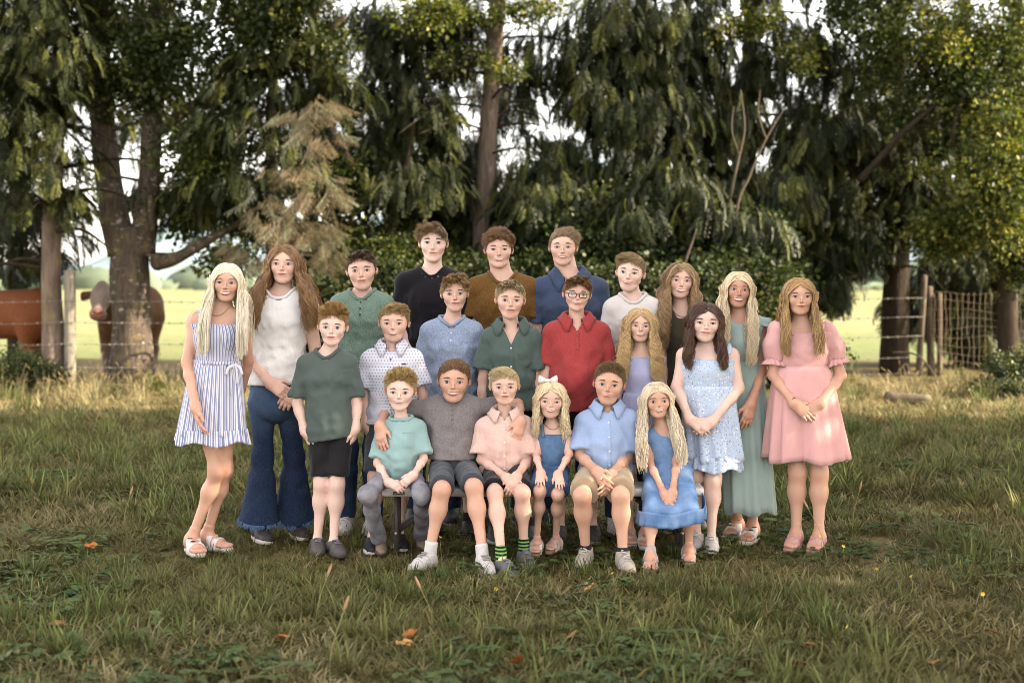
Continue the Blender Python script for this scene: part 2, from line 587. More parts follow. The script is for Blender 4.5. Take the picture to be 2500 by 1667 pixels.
def spray_spruce(seed, L=.55):
    """stiff twigs with needles, side twigs hanging"""
    r = np.random.default_rng(seed); g = Geo()
    tw = [(np.zeros(3), np.array([1, 0, -.12]), L)]
    for k in range(9):
        t = .15 + .085 * k; tw.append((np.array([1, 0, -.12]) * L * t, nrm([.6, (1 if k % 2 else -1) * .8, -.5 - .5 * r.random()]), L * (.42 - .03 * k) * (.8 + .4 * r.random())))
    for p, d, l in tw:
        d = nrm(d); V, F = tube(np.array([p, p + d * l]), [.005, .0015], 3); g.add(V, F, (.42, .33, .25))
        a = nrm(np.cross(d, [0, .3, 1])); b = np.cross(d, a); m = int(l / .012)
        for k in range(m):
            for q in range(3):
                th = r.random() * 6.28; c = p + d * l * (k + r.random()) / m; dn = nrm(d * .6 + (a * math.cos(th) + b * math.sin(th)))
                v = .7 + .6 * r.random(); sd = nrm(np.cross(dn, [0.1, 1, .3])) * .0028
                g.add(np.array([c + sd, c - sd, c + dn * .026]), np.array([[0, 1, 2]]), (v, v, v))
    return g.mesh('spray')

M_BROAD = mat_leaf('leaf_broad', lin('333f20'), lin('4f5c2d'), lin('787a3e'), .28)
M_BROADY = mat_leaf('leaf_yellowgreen', lin('465426'), lin('6c7534'), lin('958f46'), .36)
M_CEDAR = mat_leaf('leaf_cedar', lin('2a321b'), lin('424b27'), lin('666a38'), .20)
M_SPRUCE = mat_leaf('leaf_dry_spruce', lin('5d543c'), lin('96866a'), lin('8a8c72'), .15)
M_SHRUB = mat_leaf('leaf_shrub', lin('2f3a20'), lin('46532c'), lin('6c6e46'), .22)
PR_BROAD = proto_coll('broad', [spray_broad(k) for k in range(4)], M_BROAD)
PR_BROADY = proto_coll('broady', [spray_broad(20 + k, 24, .42, .07, .045) for k in range(4)], M_BROADY)
PR_SHRUB = proto_coll('shrub', [spray_broad(30 + k, 30, .36, .06, .048) for k in range(4)], M_SHRUB)
PR_CEDAR = proto_coll('cedar', [spray_cedar(40 + k) for k in range(4)], M_CEDAR)
PR_SPRUCE = proto_coll('spruce', [spray_spruce(50 + k) for k in range(3)], M_SPRUCE)

def mat_bark(name, c1, c2, moss=None, light=None, lichen=.55):
    t = NT(name); o = t.obj()
    n1 = t.noise(t.mapping(o, (1, 1, .16)), 16.0, 6, .65, .8); n2 = t.noise(o, 5.0, 5, .6)
    c = t.mix(t.ramp(n1, .3, .7), c1, c2)
    if moss is not None: c = t.mix(t.math('MULTIPLY', t.ramp(n2, lichen, lichen + .12), .6), c, moss)
    if light is not None: c = t.mix(t.math('MULTIPLY', t.ramp(t.noise(t.mapping(o, (1, 1, 2.4)), 7.0, 4, .7), .60, .68), .8), c, light)
    t.principled(c, .9, t.bump(t.math('ADD', n1, t.math('MULTIPLY', n2, .5)), .9, .03), spec=.15)
    return t.m
BARK_GREY = mat_bark('bark_grey', lin('5c4d42'), lin('8d7d70'), lin('8a7a3e'))
BARK_MAPLE = mat_bark('bark_maple', lin('3a3129'), lin('6f6357'), lin('7b7040'), lin('c9c2b6'), .54)
BARK_BROWN = mat_bark('bark_brown', lin('4a3f37'), lin('76675b'), lin('6d6a3c'), lichen=.62)
BARK_DARK = mat_bark('bark_dark', lin('2c251e'), lin('41372c'), lin('4c4f2a'), lichen=.6)

def trunk_mesh(name, pts, rad, base, sides=18, n=40, lump=.05):
    sp = spline(pts, n); rr = np.interp(np.linspace(0, 1, n), np.linspace(0, 1, len(rad)), rad)
    V, F = tube(sp, rr, sides, True)
    c = np.repeat(sp, sides, 0); nv = n * sides
    nz = wnoise(int(abs(sp[0, 0] * 97 + sp[0, 2] * 13)) % 999, (1, 1, .25), 9.0, 1.0, 6)
    dv = V[:nv] - c
    V[:nv] = c + dv * (1 + lump * nz(V[:nv, 0], V[:nv, 1], V[:nv, 2]))[:, None]
    return Geo().add(V, F).mesh(name, base)

def crown_points(blobs, rng, cedar=False, droop=0.0, dens=1.75):
    """blobs: (px, py, D, rx, rz, ry, n) in photo px for the centre and metres for the radii"""
    P_, R_ = [], []
    for (px, py, D, rx, rz, ry, n) in blobs:
        c = P(px, py, D); n = int(n * dens * (1.0 if py < 60 else .66 if py < 430 else .95) * (2.1 if cedar else 1.3))
        u = rng.normal(0, 1, (n, 3)); u /= np.linalg.norm(u, axis=1)[:, None]
        rad = rng.random(n) ** .42
        # a few random clumps leave real gaps between them
        k = max(3, n // 14); cc = rng.normal(0, 1, (k, 3)); cc /= np.linalg.norm(cc, axis=1)[:, None]; cc *= rng.random((k, 1)) ** .4
        q = np.where(rng.random((n, 1)) < .72, cc[rng.integers(0, k, n)] + rng.normal(0, .17, (n, 3)), u * rad[:, None])
        pts = c + q * np.array([rx, ry, rz])
        P_.append(pts)
        if cedar:
            out = q[:, :2] + rng.normal(0, .35, (n, 2)); az = np.arctan2(out[:, 1], out[:, 0])
            R_.append(np.stack([rng.normal(0, .25, n), rng.normal(.15 + droop, .25, n), az], -1))
        else:
            R_.append(np.stack([rng.normal(0, .5, n), rng.normal(0, .5, n), rng.random(n) * 6.28], -1))
    return np.concatenate(P_), np.concatenate(R_)

def make_tree(name, label, base, trunks, limbs, crown, bark, cat='tree', group='trees along the fence line', seed=0):
    """trunks/limbs: (list of (px,py,D), [radii m]); crown: list of (protos, blobs, scale, cedar, droop)"""
    rng = np.random.default_rng(seed)
    e = empty(name, base); tag(e, label, cat, group)
    for k, (pts, rad) in enumerate(trunks):
        add_obj('trunk', trunk_mesh('trunk', [P(*p) for p in pts], rad, base), bark, e)
    for pts, rad in limbs:
        add_obj('limb', trunk_mesh('limb', [P(*p) for p in pts], rad, base, 9, 24, .08), BARK_DARK if bark is not BARK_MAPLE else bark, e)
    for protos, blobs, sc, cedar, droop in crown:
        pts, rot = crown_points(blobs, rng, cedar, droop)
        n = len(pts)
        keep = pts[:, 2] > .25
        pts, rot = pts[keep], rot[keep]; n = len(pts)
        o = gn_scatter('crown', pts - np.asarray(base), rot, sc * (.74 if cedar else .88) * (.6 + .8 * rng.random(n)), rng.integers(0, len(protos.objects), n), protos, e)
        o['kind'] = 'stuff'
    return e

def gp(px, D): 
    p = P(px, 0, D); p[2] = 0; return p

def auto_limbs(tr, n, seed, D, spread=(1.0, 2.2), r=.035, up=-.05, z0=1.6):
    """thin boughs growing from a trunk polyline (photo px) sideways"""
    rng = np.random.default_rng(seed); out = []
    w = spline([P(*p) for p in tr], 60)
    for k in range(n):
        i = int(rng.integers(10, 58)); p = w[i]
        if p[2] < z0: continue
        az = rng.random() * 6.28; L = rng.uniform(*spread); d = np.array([math.cos(az), math.sin(az) * .8, up + rng.normal(0, .15)])
        q = [p, p + d * L * .5 + [0, 0, .08], p + d * L + [0, 0, -.10 * L]]
        out.append(([((x[0] * FPX / x[1]) + CX, HY - (x[2] - CAMH) * FPX / x[1], x[1]) for x in q], [r, r * .6, r * .25]))
    return out

# A: slim conifer trunk at the left
tA = [(131, 955, 19.6), (127, 700, 19.6), (129, 480, 19.6), (141, 240, 19.7), (152, 0, 19.8), (160, -450, 20)]
make_tree('conifer_tree', 'slim grey conifer trunk left of the fence post beside the brown cow', gp(131, 19.6),
          [(tA, [.165, .135, .125, .115, .10, .05])], auto_limbs(tA, 26, 1, 19.6),
          [(PR_CEDAR, [(60, 120, 19.3, 1.0, 1.1, 1.0, 150), (40, 330, 19.2, .8, .8, .9, 110), (150, 400, 19.1, .5, .55, .5, 50), (120, 120, 19.0, .7, .9, .6, 90),
                       (20, 520, 20.5, .8, .35, .8, 50), (150, -220, 19.8, 1.8, 1.5, 1.6, 220), (-60, 200, 19.6, 1.0, 1.6, 1.2, 160), (70, 590, 21, .9, .25, .8, 40)], .95, True, .1)], BARK_GREY, seed=1)
# B: big two-stemmed broadleaf with the light lichen trunk
tB = [(318, 950, 20.3), (322, 800, 20.3), (318, 660, 20.3), (322, 560, 20.3)]
tB1 = [(300, 620, 20.3), (268, 470, 20.3), (250, 280, 20.4), (243, 60, 20.5), (240, -400, 20.8)]
tB2 = [(345, 620, 20.25), (362, 470, 20.2), (372, 300, 20.1), (384, 100, 20.0), (405, -350, 20.0)]
make_tree('broadleaf_tree', 'thick lichen spotted broadleaf tree forking into two stems in front of the cow', gp(318, 20.3),
          [(tB, [.34, .29, .29, .25]), (tB1, [.23, .19, .17, .15, .08]), (tB2, [.20, .16, .14, .12, .06])],
          [([(380, 640, 20.2), (430, 630, 20.0), (500, 590, 19.8), (590, 540, 19.6)], [.13, .09, .075, .04]),
           ([(372, 330, 20.1), (480, 255, 19.9), (620, 215, 19.7), (720, 150, 19.5), (840, 40, 19.3)], [.09, .08, .07, .06, .04]),
           ([(372, 560, 20.0), (366, 480, 19.9), (362, 430, 19.9)], [.05, .04, .02])] + auto_limbs(tB2, 12, 3, 20.2, (.8, 1.8), .03, .1) + auto_limbs(tB1, 10, 4, 20.3, (.8, 1.8), .03, .1),
          [(PR_BROAD, [(400, 160, 19.9, .75, .8, .7, 130), (470, 380, 19.6, .55, .45, .5, 70), (590, 110, 19.6, .9, .55, .7, 120), (720, 60, 19.3, .8, .5, .6, 110), (300, 220, 20.0, .5, .6, .6, 60),
                       (560, 330, 20.3, .7, .5, .6, 60), (480, 510, 20.5, .7, .35, .6, 60), (420, -150, 20.2, 2.2, 1.1, 1.6, 260), (250, 60, 20.0, .55, .6, .5, 60), (780, 180, 19.8, .4, .4, .4, 40), (560, 620, 20.4, .6, .2, .5, 30)], .95, False, 0),
           (PR_BROADY, [(500, 400, 19.2, .28, .40, .25, 26), (1010, 30, 18.9, .5, .2, .3, 28)], .9, False, 0)], BARK_MAPLE, seed=2)
# C: half dead spruce catching the sun
tC = [(668, 950, 19.4), (665, 650, 19.4), (662, 350, 19.4), (668, 100, 19.4), (672, -300, 19.4)]
make_tree('spruce_tree', 'spruce with dry tan drooping boughs caught by the sun behind the brown haired girl', gp(668, 18.9),
          [(tC, [.10, .09, .075, .06, .03])], auto_limbs(tC, 26, 5, 18.9, (.6, 1.3), .025, -.2),
          [(PR_SPRUCE, [(760, 270, 18.5, .50, .12, .40, 26), (790, 330, 18.3, .35, .10, .3, 16), (700, 420, 18.3, .40, .22, .35, 17), (785, 470, 18.2, .30, .2, .3, 20), (730, 560, 18.2, .45, .16, .4, 22),
                        (640, 500, 18.6, .35, .35, .35, 9), (640, 620, 18.4, .45, .14, .4, 16), (790, 610, 18.4, .30, .13, .3, 12)], .75, True, .45),
           (PR_CEDAR, [(640, 260, 19.4, .9, .5, .6, 80), (560, 430, 19.6, .7, .5, .6, 70), (700, -120, 19, 1.2, 1.0, 1.0, 110), (680, 400, 19.5, .7, .6, .5, 50), (800, 220, 19.6, .6, .4, .5, 50), (660, 160, 19.2, .8, .4, .5, 60)], .9, True, .2)], BARK_DARK, seed=3)
# small leafy tree between spruce and cedar
make_tree('alder_sapling', 'small thin stemmed leafy tree against the bright gap left of the tall boys', gp(905, 20.5),
          [([(905, 940, 20.5), (915, 700, 20.5), (938, 580, 20.5), (985, 440, 20.4), (1010, 300, 20.4)], [.07, .06, .055, .04, .02])],
          [([(925, 640, 20.5), (895, 520, 20.5), (900, 400, 20.6)], [.04, .03, .012]), ([(950, 560, 20.5), (990, 520, 20.3), (1040, 500, 20.2)], [.025, .02, .01])],
          [(PR_BROAD, [(850, 470, 20.8, .7, .45, .6, 110), (830, 590, 20.6, .7, .35, .6, 110), (960, 640, 20.4, .8, .35, .6, 130), (1000, 560, 20.8, .4, .3, .4, 40), (900, 700, 20.0, 1.2, .35, .6, 130)], .85, False, 0)], BARK_DARK, seed=4)
# D: cedar with the bare brown trunk in the middle
tD = [(1172, 940, 21), (1178, 600, 21), (1186, 440, 21), (1194, 300, 21), (1204, 150, 21), (1214, 0, 21), (1228, -400, 21)]
make_tree('cedar_tree', 'cedar with bare brown trunk rising behind the curly haired tall boy', gp(1172, 21),
          [(tD, [.19, .15, .135, .13, .12, .11, .05])], auto_limbs(tD, 30, 7, 21, (.8, 1.8), .022, .0, 1.2),
          [(PR_CEDAR, [(980, 170, 21.3, 1.0, .8, .8, 150), (900, 330, 21.4, .9, .5, .8, 100), (1050, 300, 20.8, .5, .6, .5, 80), (1000, 440, 20.8, .9, .4, .7, 110), (1080, 480, 21.4, .5, .35, .3, 60),
                       (1100, 580, 21.6, .6, .3, .3, 80), (1350, 500, 20.3, .9, .4, .6, 130), (1330, 420, 20.9, .5, .35, .5, 70), (1340, 130, 21.6, .9, .5, .7, 70), (1310, 600, 21.2, .8, .4, .4, 110),
                       (1090, 90, 21.8, .9, .6, .7, 90), (1200, -200, 21.2, 2.2, 1.1, 1.8, 240), (1010, 40, 21.4, 1.0, .4, .7, 80), (1280, 300, 21.8, .6, .6, .5, 40)], 1.0, True, .25),
           (PR_BROADY, [(1225, 170, 20.5, .22, .14, .15, 14), (1200, 20, 20.4, .9, .2, .4, 40)], .8, False, 0), (PR_BROAD, [(1130, 150, 20.5, .4, .16, .2, 22)], .8, False, 0)], BARK_BROWN, seed=5)
# E: drooping cedars right of centre
tE = [(1826, 940, 22), (1826, 600, 22), (1828, 400, 22), (1830, 100, 22), (1832, -300, 22)]
make_tree('weeping_cedar_tree', 'dense drooping cedar with dark trunk behind the laughing long haired girl', gp(1826, 22),
          [(tE, [.15, .13, .12, .10, .05])], auto_limbs(tE, 26, 9, 22, (1.0, 2.2), .024, -.05, 1.4),
          [(PR_CEDAR, [(1520, 110, 21.2, 1.0, .7, .7, 160), (1480, 250, 21.0, .8, .55, .6, 120), (1600, 300, 20.8, .8, .6, .6, 130), (1660, 90, 21.2, .9, .7, .7, 150), (1740, 300, 21.3, .7, .6, .6, 100),
                       (1560, 420, 20.8, .8, .35, .6, 100), (1900, 120, 22, 1.0, .6, .8, 120), (1980, 330, 22, .9, .5, .8, 110), (1880, 450, 21.6, .8, .5, .7, 110), (1750, 450, 21.4, .7, .4, .6, 90),
                       (1700, -180, 22, 2.6, 1.1, 1.8, 280), (2000, 480, 22.3, .9, .4, .7, 90), (1420, 380, 21.3, .6, .4, .5, 60), (1560, 520, 19.3, .55, .30, .35, 46), (1700, 500, 19.2, .5, .30, .35, 40), (1830, 560, 19.2, .5, .35, .35, 44), (1640, 440, 19.6, .7, .3, .4, 40), (1650, 200, 22, .9, .5, .6, 70)], 1.05, True, .45),
           (PR_BROADY, [(1850, 60, 20.8, .35, .22, .25, 26), (1770, 70, 20.8, .3, .25, .25, 20), (1950, 120, 20.6, .3, .2, .2, 18)], .8, False, 0)], BARK_DARK, seed=6)
# F: right trunk
tF = [(2184, 915, 22.8), (2186, 700, 22.8), (2190, 560, 22.8), (2190, 350, 22.9), (2186, 100, 23), (2184, -300, 23)]
make_tree('hemlock_tree', 'straight dark brown trunk with drooping boughs left of the leaning fence post', gp(2184, 22.8),
          [(tF, [.24, .205, .19, .17, .13, .06])], auto_limbs(tF, 24, 11, 22.8, (.8, 1.8), .024, -.1, 1.5),
          [(PR_CEDAR, [(2050, 600, 22.2, .8, .30, .7, 120), (2000, 690, 22.0, .6, .2, .5, 70), (2100, 560, 22.2, .5, .3, .5, 60), (2260, 480, 22.4, .9, .4, .7, 110), (2120, 400, 22.6, .9, .6, .8, 130), (2260, 280, 22.6, 1.0, .6, .8, 120),
                       (2080, 180, 22.8, 1.0, .6, .8, 110), (2190, -150, 23, 2.2, 1.1, 1.6, 220), (2350, 640, 23.2, .8, .35, .6, 110), (2420, 700, 23.0, .9, .4, .7, 120)], 1.05, True, .3)], BARK_DARK, seed=7)
# G: sunlit broadleaf at the right edge
tG = [(2462, 930, 21), (2458, 700, 21), (2468, 480, 21), (2472, 250, 21), (2480, 0, 21), (2490, -350, 21)]
make_tree('maple_tree', 'yellow green sunlit broadleaf tree at the right edge of the picture', gp(2462, 21),
          [(tG, [.17, .14, .13, .12, .10, .05])], [([(2440, 520, 20.8), (2350, 400, 20.6), (2330, 320, 20.5), (2390, 130, 20.4)], [.07, .06, .05, .03]), ([(2280, 260, 20.7), (2200, 330, 20.8), (2100, 440, 21)], [.03, .045, .05])] + auto_limbs(tG, 16, 13, 21, (.8, 2.0), .03, .1),
          [(PR_BROADY, [(2380, 420, 20.3, .75, .6, .6, 130), (2460, 330, 20.2, .6, .6, .6, 110), (2440, 520, 20.2, .6, .5, .5, 100), (2330, 560, 20.6, .6, .35, .5, 70), (2300, 80, 20.6, .9, .5, .6, 110), (2460, 100, 20.5, .6, .7, .6, 110)], .9, False, 0),
           (PR_BROAD, [(2400, 200, 20.9, .9, .8, .7, 150), (2250, 200, 21.2, .9, .7, .7, 120), (2480, 620, 20.8, .5, .5, .5, 80), (2350, -200, 21, 2.4, 1.1, 1.6, 260), (2160, 60, 21.4, .9, .6, .6, 110), (2560, 350, 20.6, .8, 1.2, .8, 160)], .95, False, 0)], BARK_DARK, seed=8)
# far trees behind the row that close the view between the crowns
for k, (px, lab, blobs) in enumerate([
        (760, 'dark evergreen filling the gap behind the sunlit spruce', [(780, 250, 25, 1.6, 1.2, .9, 130), (800, 400, 25, 1.3, .6, .8, 90), (1100, 380, 25, 1.3, .8, .8, 120), (860, 80, 25, .9, .5, .6, 60), (950, 600, 24.5, 1.6, .5, .7, 150), (640, 520, 25, .9, .4, .7, 50), (1250, 500, 24.5, 1.4, .7, .7, 150), (1250, 200, 25, 1.3, .6, .7, 70)]),
        (1560, 'dark evergreen behind the drooping cedar boughs', [(1580, 480, 25, 2.0, .8, .8, 190), (1450, 620, 24, 1.8, .5, .8, 190), (1750, 580, 24.5, 1.8, .6, .8, 190), (1900, 560, 25, 1.4, .6, .8, 130), (1500, 60, 25, 1.6, .8, .8, 120), (1700, 260, 25, 1.4, .7, .8, 130)]),
        (2350, 'dark evergreen at the right behind the wire fence', [(2320, 480, 25.5, 1.8, .9, .8, 170), (2430, 660, 25, 1.4, .6, .8, 150), (2300, 740, 25, .9, .5, .7, 90), (2450, 820, 24.5, .9, .45, .7, 100), (2100, 300, 25, 1.6, .8, .8, 150), (2350, 200, 25, 1.6, 1.0, .8, 150)]),
        (40, 'dark evergreen at the left edge behind the slim conifer', [(30, 180, 24, 1.2, 1.4, .8, 150), (100, 500, 24, 1.0, .35, .6, 60), (-60, 420, 23, .8, .8, .7, 90), (440, 470, 24, .9, .4, .6, 60), (215, 200, 24.5, .6, .5, .5, 34), (320, 330, 24.5, .5, .5, .5, 26), (500, 250, 25, .9, .6, .6, 60), (60, 640, 24.5, .8, .16, .5, 24), (330, 60, 24.5, .9, .7, .6, 60)])]):
    make_tree('evergreen_tree', lab, gp(px, 25), [([(px, 900, 25), (px, 500, 25), (px + 8, 100, 25), (px + 5, -300, 25)], [.16, .14, .11, .05])], [], [(PR_CEDAR, blobs, 1.15, True, .3)], BARK_DARK, seed=20 + k)

# shrubs
def make_shrub(name, label, blobs, base, protos, sc, stems, seed, group='shrubs under the trees'):
    e = empty(name, base); tag(e, label, 'shrub', group)
    rng = np.random.default_rng(seed)
    for pts, rad in stems:
        add_obj('stem', trunk_mesh('stem', [P(*p) for p in pts], rad, base, 7, 18, .05), BARK_BROWN, e)
    pts, rot = crown_points(blobs, rng); k = pts[:, 2] > .08; pts, rot = pts[k], rot[k]; n = len(pts)
    o = gn_scatter('foliage', pts - np.asarray(base), rot, sc * (.65 + .7 * rng.random(n)), rng.integers(0, len(protos.objects), n), protos, e); o['kind'] = 'stuff'
make_shrub('leafy_shrub', 'tall rounded green shrub behind the boy in off white tee', [(1620, 520, 19.9, .9, .3, .6, 60), (1470, 590, 19.9, .7, .3, .5, 50), (1860, 600, 20, .6, .4, .5, 50), (1730, 560, 19.8, .6, .3, .5, 60), (1700, 640, 19.6, .9, .4, .6, 160), (1560, 660, 19.6, .8, .4, .6, 150), (1800, 700, 18.8, .8, .4, .6, 150), (1480, 720, 19, .8, .4, .6, 140), (1640, 760, 18.6, 1.3, .5, .6, 240), (1650, 900, 18.6, 1.5, .45, .6, 200)],
           gp(1640, 18.7), PR_SHRUB, .95, [([(1640, 960, 18.8), (1660, 700, 18.8), (1700, 560, 18.8)], [.03, .02, .01])], 31)
make_shrub('leafy_shrub', 'low leafy shrub behind the tall boys and the centre trunk', [(1180, 720, 19.6, 1.0, .4, .5, 200), (1000, 740, 19.6, 1.0, .45, .5, 200), (1380, 700, 19.6, 1.0, .5, .5, 200), (1200, 880, 19.4, 2.2, .4, .5, 260), (830, 780, 19.6, .8, .5, .5, 150), (760, 880, 19.6, .6, .35, .4, 80), (1420, 600, 19.8, .7, .4, .5, 120), (1880, 800, 19.6, .7, .5, .5, 150), (1950, 880, 19.6, .5, .3, .4, 60)], gp(1180, 19.6), PR_SHRUB, .9, [], 32)
make_shrub('leafy_shrub', 'low dark bush at the foot of the trunk below the brown cow', [(60, 905, 19.2, .55, .22, .4, 80), (20, 890, 19.2, .35, .25, .4, 50), (105, 935, 19.2, .35, .14, .3, 40)], gp(60, 19.2), PR_SHRUB, .6, [], 33)
make_shrub('leafy_shrub', 'green weeds at the right edge beyond the log', [(2480, 900, 18.2, .35, .30, .4, 60), (2440, 960, 17.8, .45, .14, .4, 60), (2380, 990, 17.2, .4, .08, .4, 30)], gp(2470, 18.2), PR_SHRUB, .55, [], 34)
for k, pts in enumerate([[(1770, 560, 19.9), (1785, 470, 19.4), (1805, 380, 19.4), (1818, 310, 19.4), (1808, 220, 19.4)], [(1795, 540, 19.3), (1830, 430, 19.3), (1870, 340, 19.3), (1915, 265, 19.3)]]):
    pts = [(pts[0][0] - 25, 950, pts[0][2])] + pts
    b0 = gp(pts[0][0], pts[0][2]); e = empty('dead_branch', b0)
    tag(e, ['bare pale upright stick left of a pair in front of dark cedars', 'bare pale leaning stick right of a pair in front of dark cedars'][k], 'branch', 'bare sticks in the cedars')
    add_obj('stem', trunk_mesh('stem', [P(*p) for p in pts], [.02, .019, .018, .016, .013, .006], b0, 7, 24, .06), mat_plain('dry_stick', lin('574b3e'), .9), e)
    add_obj('twig', trunk_mesh('twig', [P(*pts[3]), P(pts[3][0] - 18, pts[3][1] - 60, pts[3][2] - .1), P(pts[3][0] - 14, pts[3][1] - 120, pts[3][2])], [.014, .010, .004], b0, 6, 12), MATS['dry_stick'], e)

# ------------------------------------------------------------------ ground sheets
def mat_ground():
    t = NT('ground_soil'); o = t.obj()
    n1 = t.noise(o, .55, 4, .6); n2 = t.noise(o, 6.0, 5, .65); n3 = t.noise(t.mapping(o, (1, .35, 1)), 40.0, 3)
    c = t.mix(t.ramp(n2, .35, .7), lin('4a4526'), lin('5f5a33'))
    c = t.mix(t.ramp(n1, .42, .62), c, lin('7a6a45'))
    c = t.mix(t.math('MULTIPLY', t.ramp(n3, .45, .7), .5), c, lin('8f7d55'))
    t.principled(c, .95, t.bump(n2, .8, .05), spec=.1)
    return t.m
def mat_pasture():
    t = NT('pasture_grass'); o = t.obj()
    n1 = t.noise(t.mapping(o, (.35, 1, 1)), .12, 4, .6); n2 = t.noise(t.mapping(o, (1, .3, 1)), 3.0, 4, .7)
    c = t.mix(t.ramp(n1, .38, .62), lin('687244'), lin('868058'))
    c = t.mix(t.math('MULTIPLY', t.ramp(n2, .4, .7), .45), c, lin('9a9170'))
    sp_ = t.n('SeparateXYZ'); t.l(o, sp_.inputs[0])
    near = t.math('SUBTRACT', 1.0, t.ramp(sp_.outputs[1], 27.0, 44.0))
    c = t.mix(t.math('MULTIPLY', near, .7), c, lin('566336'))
    t.principled(c, .95, t.bump(n2, .6, .1), spec=.08)
    return t.m
gx, gy = np.meshgrid(np.linspace(-40, 40, 161), np.concatenate([np.linspace(-20, 2, 23), np.linspace(2.3, 27, 165)]))
gz = wnoise(5, (1, 1, 1), 1.3, .018)(gx, gy, 0 * gx) + wnoise(6, (1, 1, 1), .5, .02)(gx, gy, 0 * gx)
gz = gz * np.clip(1 - np.exp(-((gy - 7.9) / 1.2) ** 2) * .9, 0, 1) - .02
V = np.stack([gx.ravel(), gy.ravel(), gz.ravel()], -1)
tag(add_obj('ground', make_mesh('ground', V, grid_faces(*gx.shape)), mat_ground()), 'mown grassy ground under the group', kind='structure')
px_, py_ = np.meshgrid(np.linspace(-1500, 1500, 81), np.concatenate([[23.5, 25, 27, 30, 35], np.geomspace(40, 2500, 40)]))
pz_ = -.06 + np.clip((py_ - 27) / 10, 0, 1) * (.05) + 0 * px_
V = np.stack([px_.ravel(), py_.ravel(), pz_.ravel()], -1)
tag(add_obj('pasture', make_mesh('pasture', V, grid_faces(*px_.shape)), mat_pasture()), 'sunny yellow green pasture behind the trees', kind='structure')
# far hills and hedges
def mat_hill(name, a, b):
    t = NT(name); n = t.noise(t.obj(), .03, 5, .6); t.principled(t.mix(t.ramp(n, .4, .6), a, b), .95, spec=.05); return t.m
hx, hu = np.meshgrid(np.linspace(-1600, 1600, 120), np.linspace(0, 1, 8))
hz = (70 + 60 * np.sin(hx / 260 + 1) + 35 * np.sin(hx / 90) + 25 * np.sin(hx / 37)) * np.sin(hu * 1.57)
hz = np.maximum(hz, 0) + 12 * np.sin(hu * 1.57)
V = np.stack([hx.ravel(), (1500 + hu * 500).ravel(), hz.ravel() - 2], -1)
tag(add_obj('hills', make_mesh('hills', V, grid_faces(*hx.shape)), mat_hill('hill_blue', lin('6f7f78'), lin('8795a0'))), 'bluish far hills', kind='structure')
rngh = np.random.default_rng(77)
g = Geo()
for k in range(150):
    x = rngh.uniform(-160, 160); y = rngh.uniform(170, 210); h_ = rngh.uniform(1.2, 3.6); w_ = rngh.uniform(2, 5)
    th = np.linspace(0, 6.283, 9)[:-1]
    rows = [np.stack([x + np.cos(th) * w_ * q * (1 + .2 * rngh.random(8)), y + np.sin(th) * w_ * q * .6, np.full(8, h_ * z_) + rngh.normal(0, .3, 8)], -1) for q, z_ in ((.9, 0), (1, .35), (.75, .75), (.15, 1))]
    g.add(np.concatenate(rows), grid_faces(4, 8, True))
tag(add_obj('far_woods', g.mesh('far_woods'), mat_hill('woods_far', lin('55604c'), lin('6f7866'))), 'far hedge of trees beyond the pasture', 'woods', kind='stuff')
# ------------------------------------------------------------------ patterned cloth
def mat_stripes(name, a, b, period):
    t = NT(name); u = t.n('SeparateXYZ'); t.l(t.attr('cuv', 'Vector'), u.inputs[0])
    f = t.math('FRACT', t.math('DIVIDE', u.outputs[0], period))
    s = t.math('COMPARE', f, 0.30, 0.19)
    s2 = t.math('COMPARE', f, 0.74, 0.055)
    c = t.mix(t.math('MULTIPLY', t.math('MAXIMUM', s, s2), 0.85), a, b)
    o = t.obj(); w = t.noise(t.mapping(o, (1, 1, 0.3)), 20.0, 3)
    t.principled(c, 0.9, t.bump(w, 0.35, 0.02), spec=0.15, sheen=0.15)
    return t.m

def mat_dots(name, a, b, period):
    t = NT(name); u = t.n('SeparateXYZ'); t.l(t.mapping(t.n('TexCoord').outputs['Object'], (1, 1, 1)), u.inputs[0])
    row = t.math('FLOOR', t.math('DIVIDE', u.outputs[2], period))
    sh = t.math('MULTIPLY', t.math('FRACT', t.math('MULTIPLY', row, 0.5)), 1.0)
    fx = t.math('SUBTRACT', t.math('FRACT', t.math('ADD', t.math('DIVIDE', u.outputs[0], period), sh)), 0.5)
    fy = t.math('SUBTRACT', t.math('FRACT', t.math('DIVIDE', u.outputs[2], period)), 0.5)
    d = t.math('SQRT', t.math('ADD', t.math('MULTIPLY', fx, fx), t.math('MULTIPLY', fy, fy)))
    c = t.mix(t.math('LESS_THAN', d, 0.17), a, b)
    w = t.noise(t.obj(), 17.0, 4, 0.55, 0.8)
    t.principled(c, 0.85, t.bump(w, 0.3, 0.02), spec=0.2)
    return t.m

def mat_floral(name, a):
    t = NT(name); cu = t.attr('cuv', 'Vector')
    c = a
    for sc, th, colr in ((62.0, 0.27, lin('8b97a8')), (48.0, 0.23, lin('ffffff')), (75.0, 0.20, lin('6f7f78'))):
        v = t.n('TexVoronoi'); t.l(t.mapping(cu, (1, 1.3, 1)), v.inputs['Vector']); v.inputs['Scale'].default_value = sc
        v.inputs['Randomness'].default_value = 1.0
        sel = t.n('SeparateColor'); t.l(v.outputs['Color'], sel.inputs[0])
        f = t.math('MULTIPLY', t.math('LESS_THAN', v.outputs['Distance'], th), t.math('GREATER_THAN', sel.outputs[0], 0.45))
        c = t.mix(t.math('MULTIPLY', f, 0.9), c, colr)
    w = t.noise(t.mapping(t.obj(), (1, 1, 0.3)), 24.0, 4)
    t.principled(c, 0.9, t.bump(w, 0.4, 0.02), spec=0.15)
    return t.m

